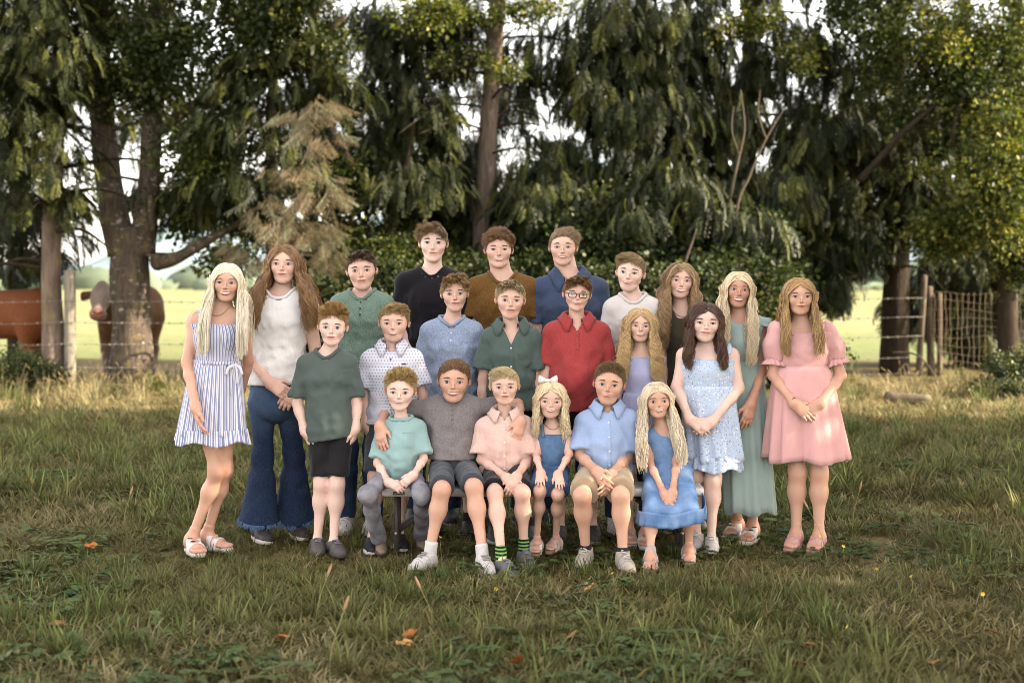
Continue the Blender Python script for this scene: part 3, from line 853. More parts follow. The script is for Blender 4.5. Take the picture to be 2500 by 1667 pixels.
def mat_socks():
    t = NT('sock_green_black'); u = t.n('SeparateXYZ'); t.l(t.obj(), u.inputs[0])
    f = t.math('GREATER_THAN', t.math('FRACT', t.math('MULTIPLY', u.outputs[2], 55.0)), 0.55)
    g = t.math('GREATER_THAN', t.math('FRACT', t.math('MULTIPLY', u.outputs[0], 130.0)), 0.6)
    t.principled(t.mix(t.math('MAXIMUM', f, t.math('MULTIPLY', g, 0.0)), lin('16201a'), lin('7aa858')), 0.9)
    return t.m

SKIN = mat_attr('skin', 0.46, sss=0.0, spec=0.45, var=0.045, bump=0.08, bscale=180.0)
FACE = mat_attr('face_paint', 0.4, var=0.03)

# ------------------------------------------------------------------ head
HAIRLINE = np.array([[-.50, .30], [-.30, .285], [-.24, .22], [-.16, .16], [-.10, .06], [-.03, -.06], [.03, -.04], [.07, .06], [.12, -.03], [.18, -.18], [.32, -.34], [.6, -.36]])

def scalp_mask(U, lift=0.0):
    zl = np.interp(U[:, 1] + 0.10 * np.abs(U[:, 0]), HAIRLINE[:, 0], HAIRLINE[:, 1]) + lift
    return U[:, 2] - zl

def head_field(age, wide=1.0, smile=0.0, seed=0):
    w = wide; r_ = np.random.default_rng(seed + 500); jw, nz_, nw, ch_ = 1 + r_.normal(0, .06), r_.normal(0, .014), 1 + r_.normal(0, .14), r_.normal(0, .012)
    ez = -0.03 + 0.03 * age
    f = Field()
    f.add(ell((0, 0.07, 0.13), (0.335 * w, 0.395, 0.365), 0.02),
          ecap((0, -0.07, 0.06), (0, -0.120, -0.33), (0.290 * w, 0.255), ((0.195 + .012 * age) * w * jw, 0.170), k=0.10),
          cap((-.035 * jw, -0.235 + ch_, -0.415), (.035 * jw, -0.235 + ch_, -0.415), 0.072 + .008 * age, k=0.07),
          cap((-.205 * w, -.0, -.20), (-.10 * w, -.20, -.385), .078, .06, k=.06),
          cap((.205 * w, -.0, -.20), (.10 * w, -.20, -.385), .078, .06, k=.06),
          cap((0, 0.08, -0.15), (0, 0.13, -.42), 0.17, 0.15, k=.05),
          cap((-.15, -.262, .088), (.15, -.262, .088), .052, k=.06),
          cap((-.03, -.262, -.25), (.03, -.262, -.25), .080, k=.10))
    ck = 0.086 + .012 * smile + .012 * (1 - age)
    for s in (-1, 1):
        f.add(cap((s * .165 * w, -.215, -.11 + .02 * smile), (s * .20 * w, -.14, -.07), ck, .08, k=.13))
    for s in (-1, 1):
        f.sub(ell((s * .145 * w, -.425, ez + 0.008), (.085, .115, .055)), 0.05)
    nl = .405 + .028 * age + nz_
    f.p2 = [cap((0, -.300, .04), (0, -nl + .016, -.115), .020, .031, k=.04),
            cap((0, -nl + .016, -.125), (0, -nl + .018, -.13), .036 * nw, k=.03),
            cap((-.034, -nl + .06, -.142), (-.042, -nl + .09, -.14), .024, k=.02),
            cap((.034, -nl + .06, -.142), (.042, -nl + .09, -.14), .024, k=.02)]
    for s in (-1, 1):   # eyelids: soft mounds in the sockets
        f.p2.append(ell((s * .142 * w, -.262, ez), (.072, .062, .044), .03))
    f.p2 += [cap((-.075, -.322, -.232), (.075, -.322, -.232), .022, k=.03),
             cap((-.06, -.322, -.268), (.06, -.322, -.268), .026, k=.03)]
    for s in (-1, 1):
        f.p2.append(ell((s * .355 * w, .035, -.03), (.026, .062, .105), .012,
                        R=np.array(Euler((0.15, s * 0.25, s * -0.45)).to_matrix())))
    f.ear = []
    p2 = f.p2
    def post(d, x, y, z):
        for g, b, k in p2: d = smin(d, g(x, y, z), k)
        return d
    f.posts.append(post)
    for s in (-1, 1):
        f.sub(ell((s * .378 * w, .02, -.02), (.020, .035, .065)), .012)
    f.ez = ez
    return f

def trace_front(F, xs, zs, y0=-0.75, n=26):
    """march from the front (+y) until the surface of F; returns y"""
    q = np.stack([xs, np.full_like(xs, y0), zs], -1).astype(float)
    for _ in range(n):
        q[:, 1] += np.clip(F(q), -0.05, 0.25) * 0.85
    return q[:, 1]

class Head:
    def __init__(self, S, c, R, hh):
        self.c, self.R, self.hh = c, R, hh
        self.age = S.get('age', .6); self.wide = S.get('wide', 1.0) * 1.075
        self.F = head_field(self.age, self.wide, S.get('smile', 0), S['seed'])
        self.U, self.Q = self.F.mesh(0.0225)
    def W(self, u): return self.c + self.hh * (np.asarray(u, float) @ self.R.T)
    def L(self, p): return ((np.asarray(p, float) - self.c) / self.hh) @ self.R
    def front(self, x, z, off):
        x = np.asarray(x, float); z = np.asarray(z, float)
        y = trace_front(self.F, x, z) - off
        return self.W(np.stack([x, y, z], -1))

def strip(H, xs, ztop, zbot, off, rows=2):
    """strip on the face between two curves"""
    n = len(xs); V = []
    for k in range(rows):
        t = k / (rows - 1)
        V.append(H.front(xs, ztop * (1 - t) + zbot * t, off if rows == 2 else off * (0.4 + 0.6 * math.sin(math.pi * (t * .8 + .1)))))
    return np.concatenate(V), grid_faces(rows, n)[:, ::-1]

def face_parts(S, H, body, base, hair_col):
    ez = H.F.ez; w = H.wide; sq = max(S.get('squint', .5) - .22, 0)
    iris = S.get('iris', lin('3b444c'))
    for s in (-1, 1):
        g = Geo(); cx = s * .142 * w; hw = .072
        hu = .034 - .016 * sq; hl = .022 - .010 * sq
        a = np.linspace(-1, 1, 11); xs = cx + hw * a
        up = ez + hu * (1 - a * a) ** .8 + .006 * a * s; lo = ez - hl * (1 - a * a) ** .8 + .006 * a * s
        V, F = strip(H, xs, up, lo, .004); g.add(V, F, lin('cdc8c4'))
        ir = .034; ai = np.linspace(-1, 1, 9); xi = cx + ir * ai
        full = ir * np.sqrt(np.maximum(1 - ai * ai, 0))
        ui = np.minimum(ez + .004 + full, np.interp(xi, xs, up)); li = np.maximum(ez + .004 - full, np.interp(xi, xs, lo))
        V, F = strip(H, xi, ui, li, .0065); g.add(V, F, iris)
        ai = np.linspace(-1, 1, 7); xi = cx + .014 * ai; full = .014 * np.sqrt(np.maximum(1 - ai * ai, 0))
        V, F = strip(H, xi, np.minimum(ez + .004 + full, np.interp(xi, xs, up)), np.maximum(ez + .004 - full, np.interp(xi, xs, lo)), .0085)
        g.add(V, F, (.008, .007, .007))
        lash = S.get('lash', .013)
        V, F = strip(H, cx + hw * 1.05 * a, up + lash * (1 - .5 * a * a) + .002, up - .003, .0085); g.add(V, F, lin('2a1c16'))
        V, F = strip(H, xs, lo + .001, lo - .0045, .006); g.add(V, F, lin('6a4636'))
        add_obj('eye', g.mesh('eye', base), FACE, body)
        a = np.linspace(-1, 1, 11); bx = cx + s * .012 + .078 * a
        arch = ez + .098 + .012 * (1 - a * a) - s * a * .010 + S.get('brow', 0)
        th = (.017 + S.get('browt', 0)) * np.clip(1.15 - .55 * np.abs(a - (-s * .35)), .25, 1)
        V, F = strip(H, bx, arch + th, arch - th, .004)
        g = Geo().add(V, F, np.array(hair_col) * .40 + np.array(S['skin']) * .10)
        add_obj('eyebrow', g.mesh('eyebrow', base), FACE, body)
    # mouth
    sm = S.get('smile', 0); op = S.get('open', 0); g = Geo()
    mw = .112 + .052 * max(sm, 0); a = np.linspace(-1, 1, 15); xs = mw * a; zc = -.247
    line = zc + sm * .030 * a * a
    lipc = np.array(S['skin']) * np.array(S.get('lip', (.68, .31, .30)))
    gap = op * .046 * (1 - a ** 4)
    V, F = strip(H, xs, line + .020 * (1 - a * a) * (1 - .35 * np.exp(-(a * 6) ** 2)) + .002, line, .010, 3); g.add(V, F, lipc * .92)
    V, F = strip(H, xs, line - gap, line - gap - .029 * (1 - a * a) - .002, .011, 3); g.add(V, F, lipc)
    if op:
        V, F = strip(H, xs * .97, line + .002, line - gap - .002, .0045); g.add(V, F, lin('5a2c28'))
        tk = .86; xt = xs * tk
        lt = np.interp(xt, xs, line); gt = np.interp(xt, xs, gap)
        V, F = strip(H, xt, lt + .001, lt - gt * .86, .0075)
        g.add(V, F, S.get('teeth', lin('ece6df')))
    else:
        V, F = strip(H, xs, line + .0035 * (1 - a * a) + .001, line - .0035 * (1 - a * a) - .001, .0125); g.add(V, F, lin('6a3830'))
    add_obj('mouth', g.mesh('mouth', base), FACE, body)

# ------------------------------------------------------------------ hair strands
def hair_mat(name, c1, c2, rough=.34):
    if name in MATS: return MATS[name]
    t = NT(name); hi = t.n('HairInfo')
    f = t.ramp(hi.outputs['Random'], 0.05, 0.95)
    c = t.mix(f, tuple(np.array(c1) * (.95 if c1[0] > .3 else .75)), c2)
    c = t.mix(t.math('MULTIPLY', hi.outputs['Intercept'], .30), c, c2)
    t.principled(c, rough, spec=.5)
    MATS[name] = t.m; return t.m

def make_hair(name, P3, rad, mat, parent, base):
    """P3 (n,m,3) strands, rad (m,)"""
    n, m = P3.shape[:2]
    cu = bpy.data.hair_curves.new(name)
    cu.add_curves([m] * n)
    cu.points.foreach_set('position', np.ascontiguousarray(P3 - np.asarray(base), f32).ravel())
    r = np.tile(np.asarray(rad, f32), (n, 1))
    cu.points.foreach_set('radius', r.ravel())
    cu.materials.append(mat)
    o = bpy.data.objects.new(name, cu); COL.objects.link(o); o.parent = parent
    return o

def grad(Fn, q, e):
    g = np.zeros_like(q)
    for i in range(3):
        d = np.zeros(3); d[i] = e
        g[:, i] = Fn(q + d) - Fn(q - d)
    return g / (np.linalg.norm(g, axis=1)[:, None] + 1e-9)

def sample_scalp(H, n, rng, lift=0.0):
    U = H.U; m = scalp_mask(U, lift) > 0
    m &= ~((np.abs(U[:, 0]) > .30 * H.wide) & (np.abs(U[:, 1] - .03) < .10) & (U[:, 2] < .07))
    idx = np.flatnonzero(m)
    c = U[rng.choice(idx, n)] + rng.normal(0, .012, (n, 3))
    g = grad(H.F, c, .01)
    c = c - g * (H.F(c) + .004)[:, None]
    return c, g

def short_hair(S, H, body, base, rng):
    h = S['hair']; n = int(h.get('n', 2600) * 1.8); m = 6
    U, N = sample_scalp(H, n, rng, h.get('lift', 0))
    top = np.clip((U[:, 2] - h.get('fade', .16)) / .16, 0, 1)
    front = np.clip((-U[:, 1] + .05) / .3, 0, 1)
    ln = (h['ls'] * .6 + (h['lt'] * .84 - h['ls'] * .6) * top) * (1 + h.get('fl', .25) * front * top) * (.7 + .5 * rng.random(n)) / H.hh
    mode = h['mode']; jit = rng.normal(0, 1, (n, 3))
    X, Y, Z = np.eye(3)
    if mode == 'up': c = N * .5 + Z * .7 + Y * -.1 * front[:, None]
    elif mode == 'fwd': c = -Y * .9 + Z * .05 + X * h.get('side', .2) + N * .12
    elif mode == 'side': c = X * h.get('side', .8) + -Y * .35 + N * .2 + Z * .08
    elif mode == 'quiff': c = Y * .75 + Z * (.05 + .55 * front)[:, None] + X * h.get('side', .2) + N * .1
    elif mode == 'curly': c = N * .7 + Z * .25
    cj = rng.normal(0, .12, U.shape)
    c = c * top[:, None] + (Z * -.8 + N * .12 + Y * .25) * (1 - top)[:, None]
    clump = np.floor(U / .10 + cj).astype(int) @ np.array([1, 17, 291])
    cr = np.random.default_rng(3).normal(0, 1, (997, 3))[clump % 997]
    c = c / (np.linalg.norm(c, axis=1)[:, None] + 1e-9) + cr * h.get('mess', .22) + jit * .12
    c /= np.linalg.norm(c, axis=1)[:, None]
    lift = h.get('up', .55)
    d = N * lift + c * (1 - lift); d /= np.linalg.norm(d, axis=1)[:, None]
    P3 = np.zeros((n, m, 3)); p = U.copy(); P3[:, 0] = p
    for k in range(1, m):
        d = d * .55 + c * .45 + (-Z) * h.get('grav', .04) * k; d /= np.linalg.norm(d, axis=1)[:, None]
        p = p + d * (ln / (m - 1))[:, None]
        dd = H.F(p); bad = dd < .012
        if bad.any():
            gg = grad(H.F, p[bad], .01); p[bad] += gg * (.012 + .02 * rng.random(bad.sum()) - dd[bad])[:, None]
        P3[:, k] = p
    if mode == 'curly':
        t = np.linspace(0, 1, m)
        ph = (clump % 37) * .9
        a1 = np.cross(N, Z + .1); a1 /= np.linalg.norm(a1, axis=1)[:, None]; a2 = np.cross(N, a1)
        P3 += .035 * t[None, :, None] ** .5 * (np.sin(t[None, :, None] * 9 + ph[:, None, None]) * a1[:, None] + np.cos(t[None, :, None] * 9 + ph[:, None, None]) * a2[:, None])
    uq, inv = np.unique(clump, return_inverse=True)      # locks: tips of one lock draw together
    for k in range(2, m):
        sm_ = np.zeros((len(uq), 3)); np.add.at(sm_, inv, P3[:, k]); cnt_ = np.bincount(inv)[:, None]
        P3[:, k] += ((sm_ / cnt_)[inv] - P3[:, k]) * (.42 * k / (m - 1)) * top[:, None]
    Wp = H.W(P3.reshape(-1, 3)).reshape(P3.shape)
    make_hair('hair', Wp, np.linspace(.0011, .0004, m), hair_mat('hair_' + h['name'], h['c1'], h['c2']), body, base)

def long_hair(S, H, cloth, body, base, rng):
    h = S['hair']; n = int(h.get('n', 1700) * 2.2); m = h.get('m', 22); L = h['L']
    U, N = sample_scalp(H, n, rng)
    part = h.get('part', 0.0)
    side = np.where(U[:, 0] + rng.normal(0, .02, n) > part, 1.0, -1.0)
    X, Y, Z = np.eye(3)
    d = X * side[:, None] * .75 + Y * .12 - Z * .15 + Y * rng.normal(0, .15, (n, 1))
    pull = h.get('pull', 0)
    d = d + Y * pull
    d -= N * (d * N).sum(1)[:, None]; d /= np.linalg.norm(d, axis=1)[:, None]
    off = (.012 + .8 * h.get('vol', .05) * rng.random(n) ** 1.6)
    front = rng.random(n) < np.where(U[:, 1] < .02, h.get('ff', .85), h.get('fb', .2))
    P3 = np.zeros((n, m, 3)); p = U + N * .004; P3[:, 0] = p
    ln = L / H.hh * (.86 + .16 * rng.random(n)); st = ln / (m - 1)
    kx = h.get('keep', .30) * H.wide
    txr = .7 + .6 * rng.random(n)
    down = np.array([0, 0, -1.0]) @ H.R
    fwd = np.array([0, -1.0, 0]) @ H.R
    Wc = (lambda q: cloth(H.W(q)) / H.hh)
    for k in range(1, m):
        g = .32 if k < 6 else .5
        d = d * (1 - g) + down * g
        low = (p[:, 2] < -.15)[:, None]
        d = d + low * np.where(front[:, None], fwd * .32, -fwd * .32) * (k < m * .7)
        d = d + low * ((side * h.get('tx', .40) * txr * H.wide - p[:, 0])[:, None]) * X * .8
        d /= np.linalg.norm(d, axis=1)[:, None]
        q = p + d * st[:, None]
        on = q[:, 2] > -.22
        dd = H.F(q); oo = off * min(1.0, .25 + .12 * k) + .004
        far = on & (dd > oo)
        if far.any():
            q[far] -= grad(H.F, q[far], .01) * ((dd - oo)[far] * .75)[:, None]
        for fn, o in ((H.F, oo), (Wc, off * .7 + .015)):
            dd = fn(q); bad = dd < o
            if bad.any():
                gg = grad(fn, q[bad], .01); q[bad] += gg * (o[bad] - dd[bad])[:, None]
        # keep the face free
        fr = (q[:, 1] < .0) & (q[:, 2] < .24) & (q[:, 2] > -.62)
        kk = kx * np.clip(1.0 - .9 * (q[:, 2] - .05) / .35, .35, 1.0)
        kk = np.where(q[:, 2] < -.35, kk * np.clip(1 - (-.35 - q[:, 2]) / .3, .3, 1), kk)
        need = fr & (np.abs(q[:, 0] - part * .3) < kk)
        q[need, 0] = (part * .3 + side * (kk + .03 * rng.random(n)))[need]
        d = q - p; d /= np.linalg.norm(d, axis=1)[:, None] + 1e-9
        p = q; P3[:, k] = p
    # clumps and waves
    nc = h.get('clumps', 46)
    cen = rng.choice(n, nc, replace=False)
    dist = ((U[:, None] - U[cen][None]) ** 2).sum(-1) + 9 * (side[:, None] != side[cen][None]) + 4 * (front[:, None] != front[cen][None])
    ci = dist.argmin(1); t = np.linspace(0, 1, m)
    cl = .42 * h.get('clump', .45) * np.clip((t - .25) / .6, 0, 1)
    P3 = P3 * (1 - cl)[None, :, None] + P3[cen[ci]] * cl[None, :, None]
    amp = h.get('wave', .0) / H.hh; lam = h.get('lam', .09)
    s = t * L
    ph = (ci * 2.39996)[:, None] + rng.normal(0, .6, (n, 1))
    wv = np.sin(s[None] * 6.283 / lam + ph) ; wc = np.cos(s[None] * 6.283 / lam * .9 + ph)
    env = np.clip((t - .18) / .4, 0, 1)[None] * amp
    P3[:, :, 0] += wv * env; P3[:, :, 1] += wc * env * .6
    P3 += rng.normal(0, .011, (n, 1, 3)) * np.clip(t * 1.3, 0, 1)[None, :, None]
    for fn, o in ((Wc, .022),):       # final push out of cloth and skin
        q = P3[:, 4:].reshape(-1, 3); dd = fn(q); bad = dd < o
        if bad.any():
            q[bad] += grad(fn, q[bad], .01) * (o - dd[bad])[:, None]; P3[:, 4:] = q.reshape(n, m - 4, 3)
    Wp = H.W(P3.reshape(-1, 3)).reshape(P3.shape)
    make_hair('hair', Wp, np.interp(np.linspace(0, 1, m), [0, .1, .7, 1], [.0012, .0015, .0013, .0005]) * h.get('thick', 1.0),
              hair_mat('hair_' + h['name'], h['c1'], h['c2']), body, base)

# ------------------------------------------------------------------ hands and feet

def hand_prims(wr, dirv, pn, sz, side, curl=.35, spread=1.0, thumb=1.0, fore=None):
    d = nrm(dirv); pn = np.asarray(pn, float); pn = pn - d * (pn @ d)
    if np.linalg.norm(pn) < 1e-3: pn = np.array([0, 1.0, .01]) - d * d[1]
    pn = nrm(pn); lat = np.cross(d, pn) * side
    A = lambda a, l, p=0.0: wr + sz * (a * d + l * lat + p * pn)
    f = Field()
    f.add(cap(A(-.06, 0), A(.08, 0), .120 * sz, .105 * sz, k=.02))
    for kx, fl in zip([.155, .052, -.052, -.15], [.44, .49, .45, .35]):
        kn = A(.47 - abs(kx - .03) * .35, kx, -.02)
        f.add(cap(A(.06, kx * .55), kn, .085 * sz, .066 * sz, k=.02))
        ang = 0.0; p = kn; r = .056
        ld = nrm(d + lat * (kx * .7 * spread))
        for ph, frac in enumerate((.45, .31, .24)):
            ang += curl * (.7 if ph == 0 else 1.0)
            q = p + sz * fl * frac * (ld * math.cos(ang) + pn * math.sin(ang))
            f.add(cap(p, q, r * sz, (r - .006) * sz, k=.004)); p = q; r -= .006
    if fore is not None: f.add(cap(fore[0], wr, fore[1], fore[2], k=.03))
    tb = A(.12, .13, .03); t1 = A(.12 + .17 * thumb, .28, .07); t2 = A(.12 + .37 * thumb, .32, .11)
    f.add(cap(A(.05, .06), tb, .085 * sz, .07 * sz, k=.02), cap(tb, t1, .068 * sz, .056 * sz, k=.012), cap(t1, t2, .056 * sz, .045 * sz, k=.008))
    return f

def footwear(kind, an, toe, s, person, base, geo, skin, spec, shin):
    """an = ankle joint, toe = toe tip on the ground. Bare foot goes into geo; shoes become children."""
    fw = toe - an; fw[2] = 0; L = np.linalg.norm(fw); fw = fw / L
    rt = np.array([-fw[1], fw[0], 0]); Z = np.array([0, 0, 1.0])
    fl = spec.get('fl', .235 * s)
    g0 = np.array([toe[0], toe[1], 0]) - fw * fl * .98 + Z * .0          # heel back on the ground
    A = lambda a, l, z: g0 + fw * fl * a + rt * fl * l + Z * z
    lift = spec.get('lift', .0)
    g0 = g0 + Z * lift
    if kind in ('sandal', 'open'):
        f = Field()
        sl = .022
        f.add(cap(A(.14, 0, sl + .028 * s), A(.62, 0, sl + .02 * s), .032 * s, .026 * s, k=.03),
              cap(an, A(.16, 0, sl + .03 * s), .036 * s, .036 * s, k=.03), cap(an, A(.58, 0, sl + .022 * s), .034 * s, .024 * s, k=.03),
              cap(A(.60, -.10, sl + .012), A(.66, .10, sl + .012), .022 * s, k=.02), cap(an, an + shin * .06, .032 * s, k=.02))
        for k, (l, ln) in enumerate(zip((-.13, -.065, 0, .06, .115), (.26, .29, .27, .23, .18))):
            if spec.get('big', 1) > 0: l = -l * 1
            f.add(cap(A(.64, l, sl + .014), A(.66 + ln, l * 1.12, sl + .009), .0145 * s, .0115 * s, k=.004))
        V, Q = f.mesh(.0055); geo.add(V, Q, skin)
        sole = Field(); sole.add(cap(A(.12, 0, .012), A(.5, 0, .012), .036 * s, .036 * s, k=.03), cap(A(.5, 0, .012), A(.88, 0, .012), .042 * s, .042 * s, k=.03))
        sole.clip(lambda x, y, z: np.abs(z - lift - .012) - .011)
        V, Q = sole.mesh(.006)
        shoe = add_obj('sandal', Geo().add(V, Q, spec.get('sole', (.3, .22, .15))).mesh('sandal', base), MATS.get('shoe') or mat_attr('shoe', .6), person)
        bands = [(.63, .046, .040), (.45, .058, .048)] + ([(.14, .05, .09)] if spec.get('ankle_strap') else [])
        if kind == 'open': bands = [(.62, .046, .040), (.18, .05, .085)]
        for a, wz, hz in bands:
            th = np.linspace(0.0, math.pi, 17); wd = spec.get('band', .016)
            rows = []
            for q, o in ((-1, .001), (-.75, .006), (.75, .006), (1, .001)):
                tilt_ = (1 if a > .5 else .55)
                pt = np.array([A(a, 0, sl) + fw * q * wd + rt * math.cos(t_) * .055 * s + Z * math.sin(t_) * .085 * s for t_ in th])
                for _ in range(14):
                    d_ = f(pt); pt += (A(a, 0, sl) + fw * q * wd - pt) * (np.clip(d_ - o, -.02, .05) / (np.linalg.norm(A(a, 0, sl) + fw * q * wd - pt, axis=1) + 1e-6))[:, None]
                pt[0, 2] = pt[-1, 2] = lift + .012
                pt[:, 2] = np.minimum(pt[:, 2], lift + sl + (.062 if a < .5 else .05) * s + (.06 if a < .2 else 0))
                rows.append(pt)
            add_obj('strap', Geo().add(np.concatenate(rows), grid_faces(4, 17), spec['col']).mesh('strap', base), MATS.get('shoe') or mat_attr('shoe', .6), shoe)
            if spec.get('buckle'):
                c = rows[1][6 if spec.get('bs', 1) > 0 else 10] + fw * wd * .75 + Z * .003
                th = np.linspace(0, 6.283, 13)
                ring = np.array([c + fw * .011 * math.cos(q) + rt * .011 * math.sin(q) + Z * .003 for q in th])
                V, F = tube(ring, .0022, 5, cap=False)
                add_obj('buckle', Geo().add(V, F, (.05, .04, .04)).mesh('buckle', base), MATS.get('shoe'), shoe)
        return
    # closed shoes
    u = Field(); hi = spec.get('hi', .0)
    u.add(cap(A(.16, 0, .040 * s), A(.62, 0, .030 * s), .036 * s, .034 * s, k=.03), cap(A(.60, -.035, .026 * s), A(.86, .0, .022 * s), .036 * s, .030 * s, k=.03), cap(A(.60, .035, .026 * s), A(.84, .02, .022 * s), .034 * s, .028 * s, k=.03),
          cap(A(.20, 0, .05 * s), A(.21, 0, .075 * s + hi), .037 * s, .036 * s, k=.03), cap(A(.25, 0, .078 * s + hi * .6), A(.60, 0, .042 * s), .031 * s, .028 * s, k=.03))
    u.clip(lambda x, y, z: .012 + lift - z)
    top = .086 * s + hi + lift
    u.clip(lambda x, y, z: z - top - .5 * ((x - g0[0]) * fw[0] + (y - g0[1]) * fw[1] - fl * .22) * .35)
    u.sub(cap(A(.22, 0, .075 * s + hi), an + shin * .15, .030 * s, .034 * s, k=.01), .006)
    V, Q = u.mesh(.0058)
    col = np.tile(np.array(spec['col']), (len(V), 1)); aa = ((V - g0) @ fw) / fl; ll = np.abs((V - g0) @ rt) / fl; zz = (V[:, 2] - lift) / s
    col[(aa > .30) & (aa < .66) & (ll < .075) & (zz > .04)] *= .62                       # tongue
    col[np.abs(aa - .72) < .012] *= .6                                                   # toe cap seam
    col[(np.abs(aa - .40 - (zz - .03) * 1.2) < .016) & (ll > .06)] *= .6                 # quarter seam
    if spec.get('toe') is not None: col[(aa > .8) & (zz < .05)] = spec['toe']
    shoe = add_obj('shoe', Geo().add(V, Q, col).mesh('shoe', base), MATS.get('shoe') or mat_attr('shoe', .6), person)
    so = Field(); so.add(cap(A(.14, 0, .012), A(.5, 0, .012), .039 * s, .035 * s, k=.03), cap(A(.5, 0, .012), A(.86, 0, .012), .039 * s, .035 * s, k=.03), cap(A(.55, -.05, .012), A(.74, -.05, .012), .034 * s, k=.03))
    sh_ = spec.get('sh', .026)
    so.clip(lambda x, y, z: np.abs(z - lift - sh_ / 2) - sh_ / 2)
    V, Q = so.mesh(.0065)
    add_obj('sole', Geo().add(V, Q, spec.get('sole', (.75, .73, .7))).mesh('sole', base), MATS['shoe'], shoe)
    if spec.get('lace') is not None:
        for k in range(4):
            a = .36 + .085 * k
            pts = np.array([A(a + .025 * q * (1 if k % 2 else -1), q * .085, .13) for q in np.linspace(-1, 1, 7)])
            for _ in range(25): pts[:, 2] -= np.clip(u(pts) - .003, -.01, .05) * .8
            V, F = tube(pts, .0042, 5)
            add_obj('lace', Geo().add(V, F, spec['lace']).mesh('lace', base), MATS['shoe'], shoe)
    if spec.get('sock') is not None:
        q = spec.get('sockh', .07)
        f = Field([cap(A(.22, 0, .05 * s), an + shin * q, .038 * s, .037 * s * spec.get('sockw', 1), k=.01, cut=True)])
        f.warp(lambda x, y, z: .0012 * np.sin(z * 420))
        V, Q = f.mesh(.007)
        add_obj('sock', Geo().add(V, Q, spec['sock']).mesh('sock', base), spec.get('sockmat') or MATS['shoe'], person)
mat_attr('shoe', .6, var=.12, bump=.15)
# ------------------------------------------------------------------ a person
def front_pts(F, xs, zs, y0, off=0.004, n=40):
    q = np.stack([np.asarray(xs, float), np.full(len(xs), y0), np.asarray(zs, float)], -1)
    for _ in range(n):
        q[:, 1] += np.clip(F(q), -.05, .2) * .8
    q[:, 1] -= off
    return q

def cuv_of(V, c):
    u = np.arctan2(V[:, 0] - c[0], -(V[:, 1] - c[1])) * .15
    return np.stack([u, V[:, 2], np.zeros(len(V))], -1)

BUTTON = None
def button(person, pt, r, mat, base):
    global BUTTON
    if BUTTON is None:
        th = np.linspace(0, 6.283, 9)[:-1]
        V = np.concatenate([np.stack([np.cos(th), 0 * th, np.sin(th)], -1), np.stack([.8 * np.cos(th), 0 * th - .35, .8 * np.sin(th)], -1), [[0, -.3, 0]]])
        BUTTON = (V, [np.array([[i, (i + 1) % 8, 8 + (i + 1) % 8, 8 + i] for i in range(8)]), np.array([[8 + i, 8 + (i + 1) % 8, 16] for i in range(8)])])
    key = 'button_' + mat.name
    me = bpy.data.meshes.get(key)
    if me is None:
        me = make_mesh(key, BUTTON[0], BUTTON[1]); me.materials.append(mat)
    o = bpy.data.objects.new('button', me); COL.objects.link(o); o.parent = person
    o.location = tuple(np.asarray(pt) - base); o.scale = (r, r, r)
    return o

def band(c, ax, r, th, flat=1.0, n=20):
    """bracelet ring round axis ax"""
    ax = nrm(ax); a = nrm(np.cross(ax, [0.3, 1, .2])); b = np.cross(ax, a)
    q = np.linspace(0, 2 * np.pi, n)
    pts = np.array([c + r * (a * math.cos(t) + b * math.sin(t)) for t in q])
    return tube(pts, th, 6, cap=False)

def skirt_geo(wc, hc, wr, hr, rv, n=18, amp=.06, rows=16, cols=120, seed=0, power=1.0, t0=0.0, wave=.012, gather=0.0):
    r = np.random.default_rng(seed); ph = r.random(5) * 6.28
    th = np.linspace(0, 2 * np.pi, cols, endpoint=False)
    fwd = np.array([rv[1], -rv[0], 0])
    V = []; U = []
    for k in range(rows):
        t = k / (rows - 1); e = t ** power
        c = lerp(wc, hc, t); rx = wr[0] + (hr[0] - wr[0]) * e; ry = wr[1] + (hr[1] - wr[1]) * e
        fold = np.sin(n * th + ph[0] + 1.2 * np.sin(2 * th + ph[1])) * .6 + .45 * np.sin(n * .618 * th * 1.0 // 1 * 0 + (n // 2 + 1) * th + ph[2]) + .25 * np.sin((2 * n + 1) * th + ph[3])
        m = 1 + (amp * (gather + (1 - gather) * t) + amp * t0) * fold
        z = wave * t * np.sin(5 * th + ph[4])
        V.append(c + (np.sin(th) * rx * m)[:, None] * rv + (np.cos(th) * ry * m)[:, None] * fwd + z[:, None] * np.array([0, 0, 1.0]))
        U.append(np.stack([np.where(th > np.pi, th - 2 * np.pi, th) * .15, np.full(cols, c[2]), 0 * th], -1))
    return np.concatenate(V), grid_faces(rows, cols, True), np.concatenate(U)

def group(prims, k=.012):
    def f(x, y, z):
        d = prims[0][0](x, y, z)
        for g, b, kk in prims[1:]: d = smin(d, g(x, y, z), kk)
        return d
    return f, (np.min([p[1][0] for p in prims], 0), np.max([p[1][1] for p in prims], 0)), k

def neck_ring(F0, nk, nr, th, up=.08):
    q = np.stack([nk[0] + np.sin(th) * nr, nk[1] - np.cos(th) * nr * .86, np.full(len(th), nk[2] + up)], -1)
    for _ in range(40): q[:, 2] -= np.clip(F0(q), -.03, .1) * .8
    return q

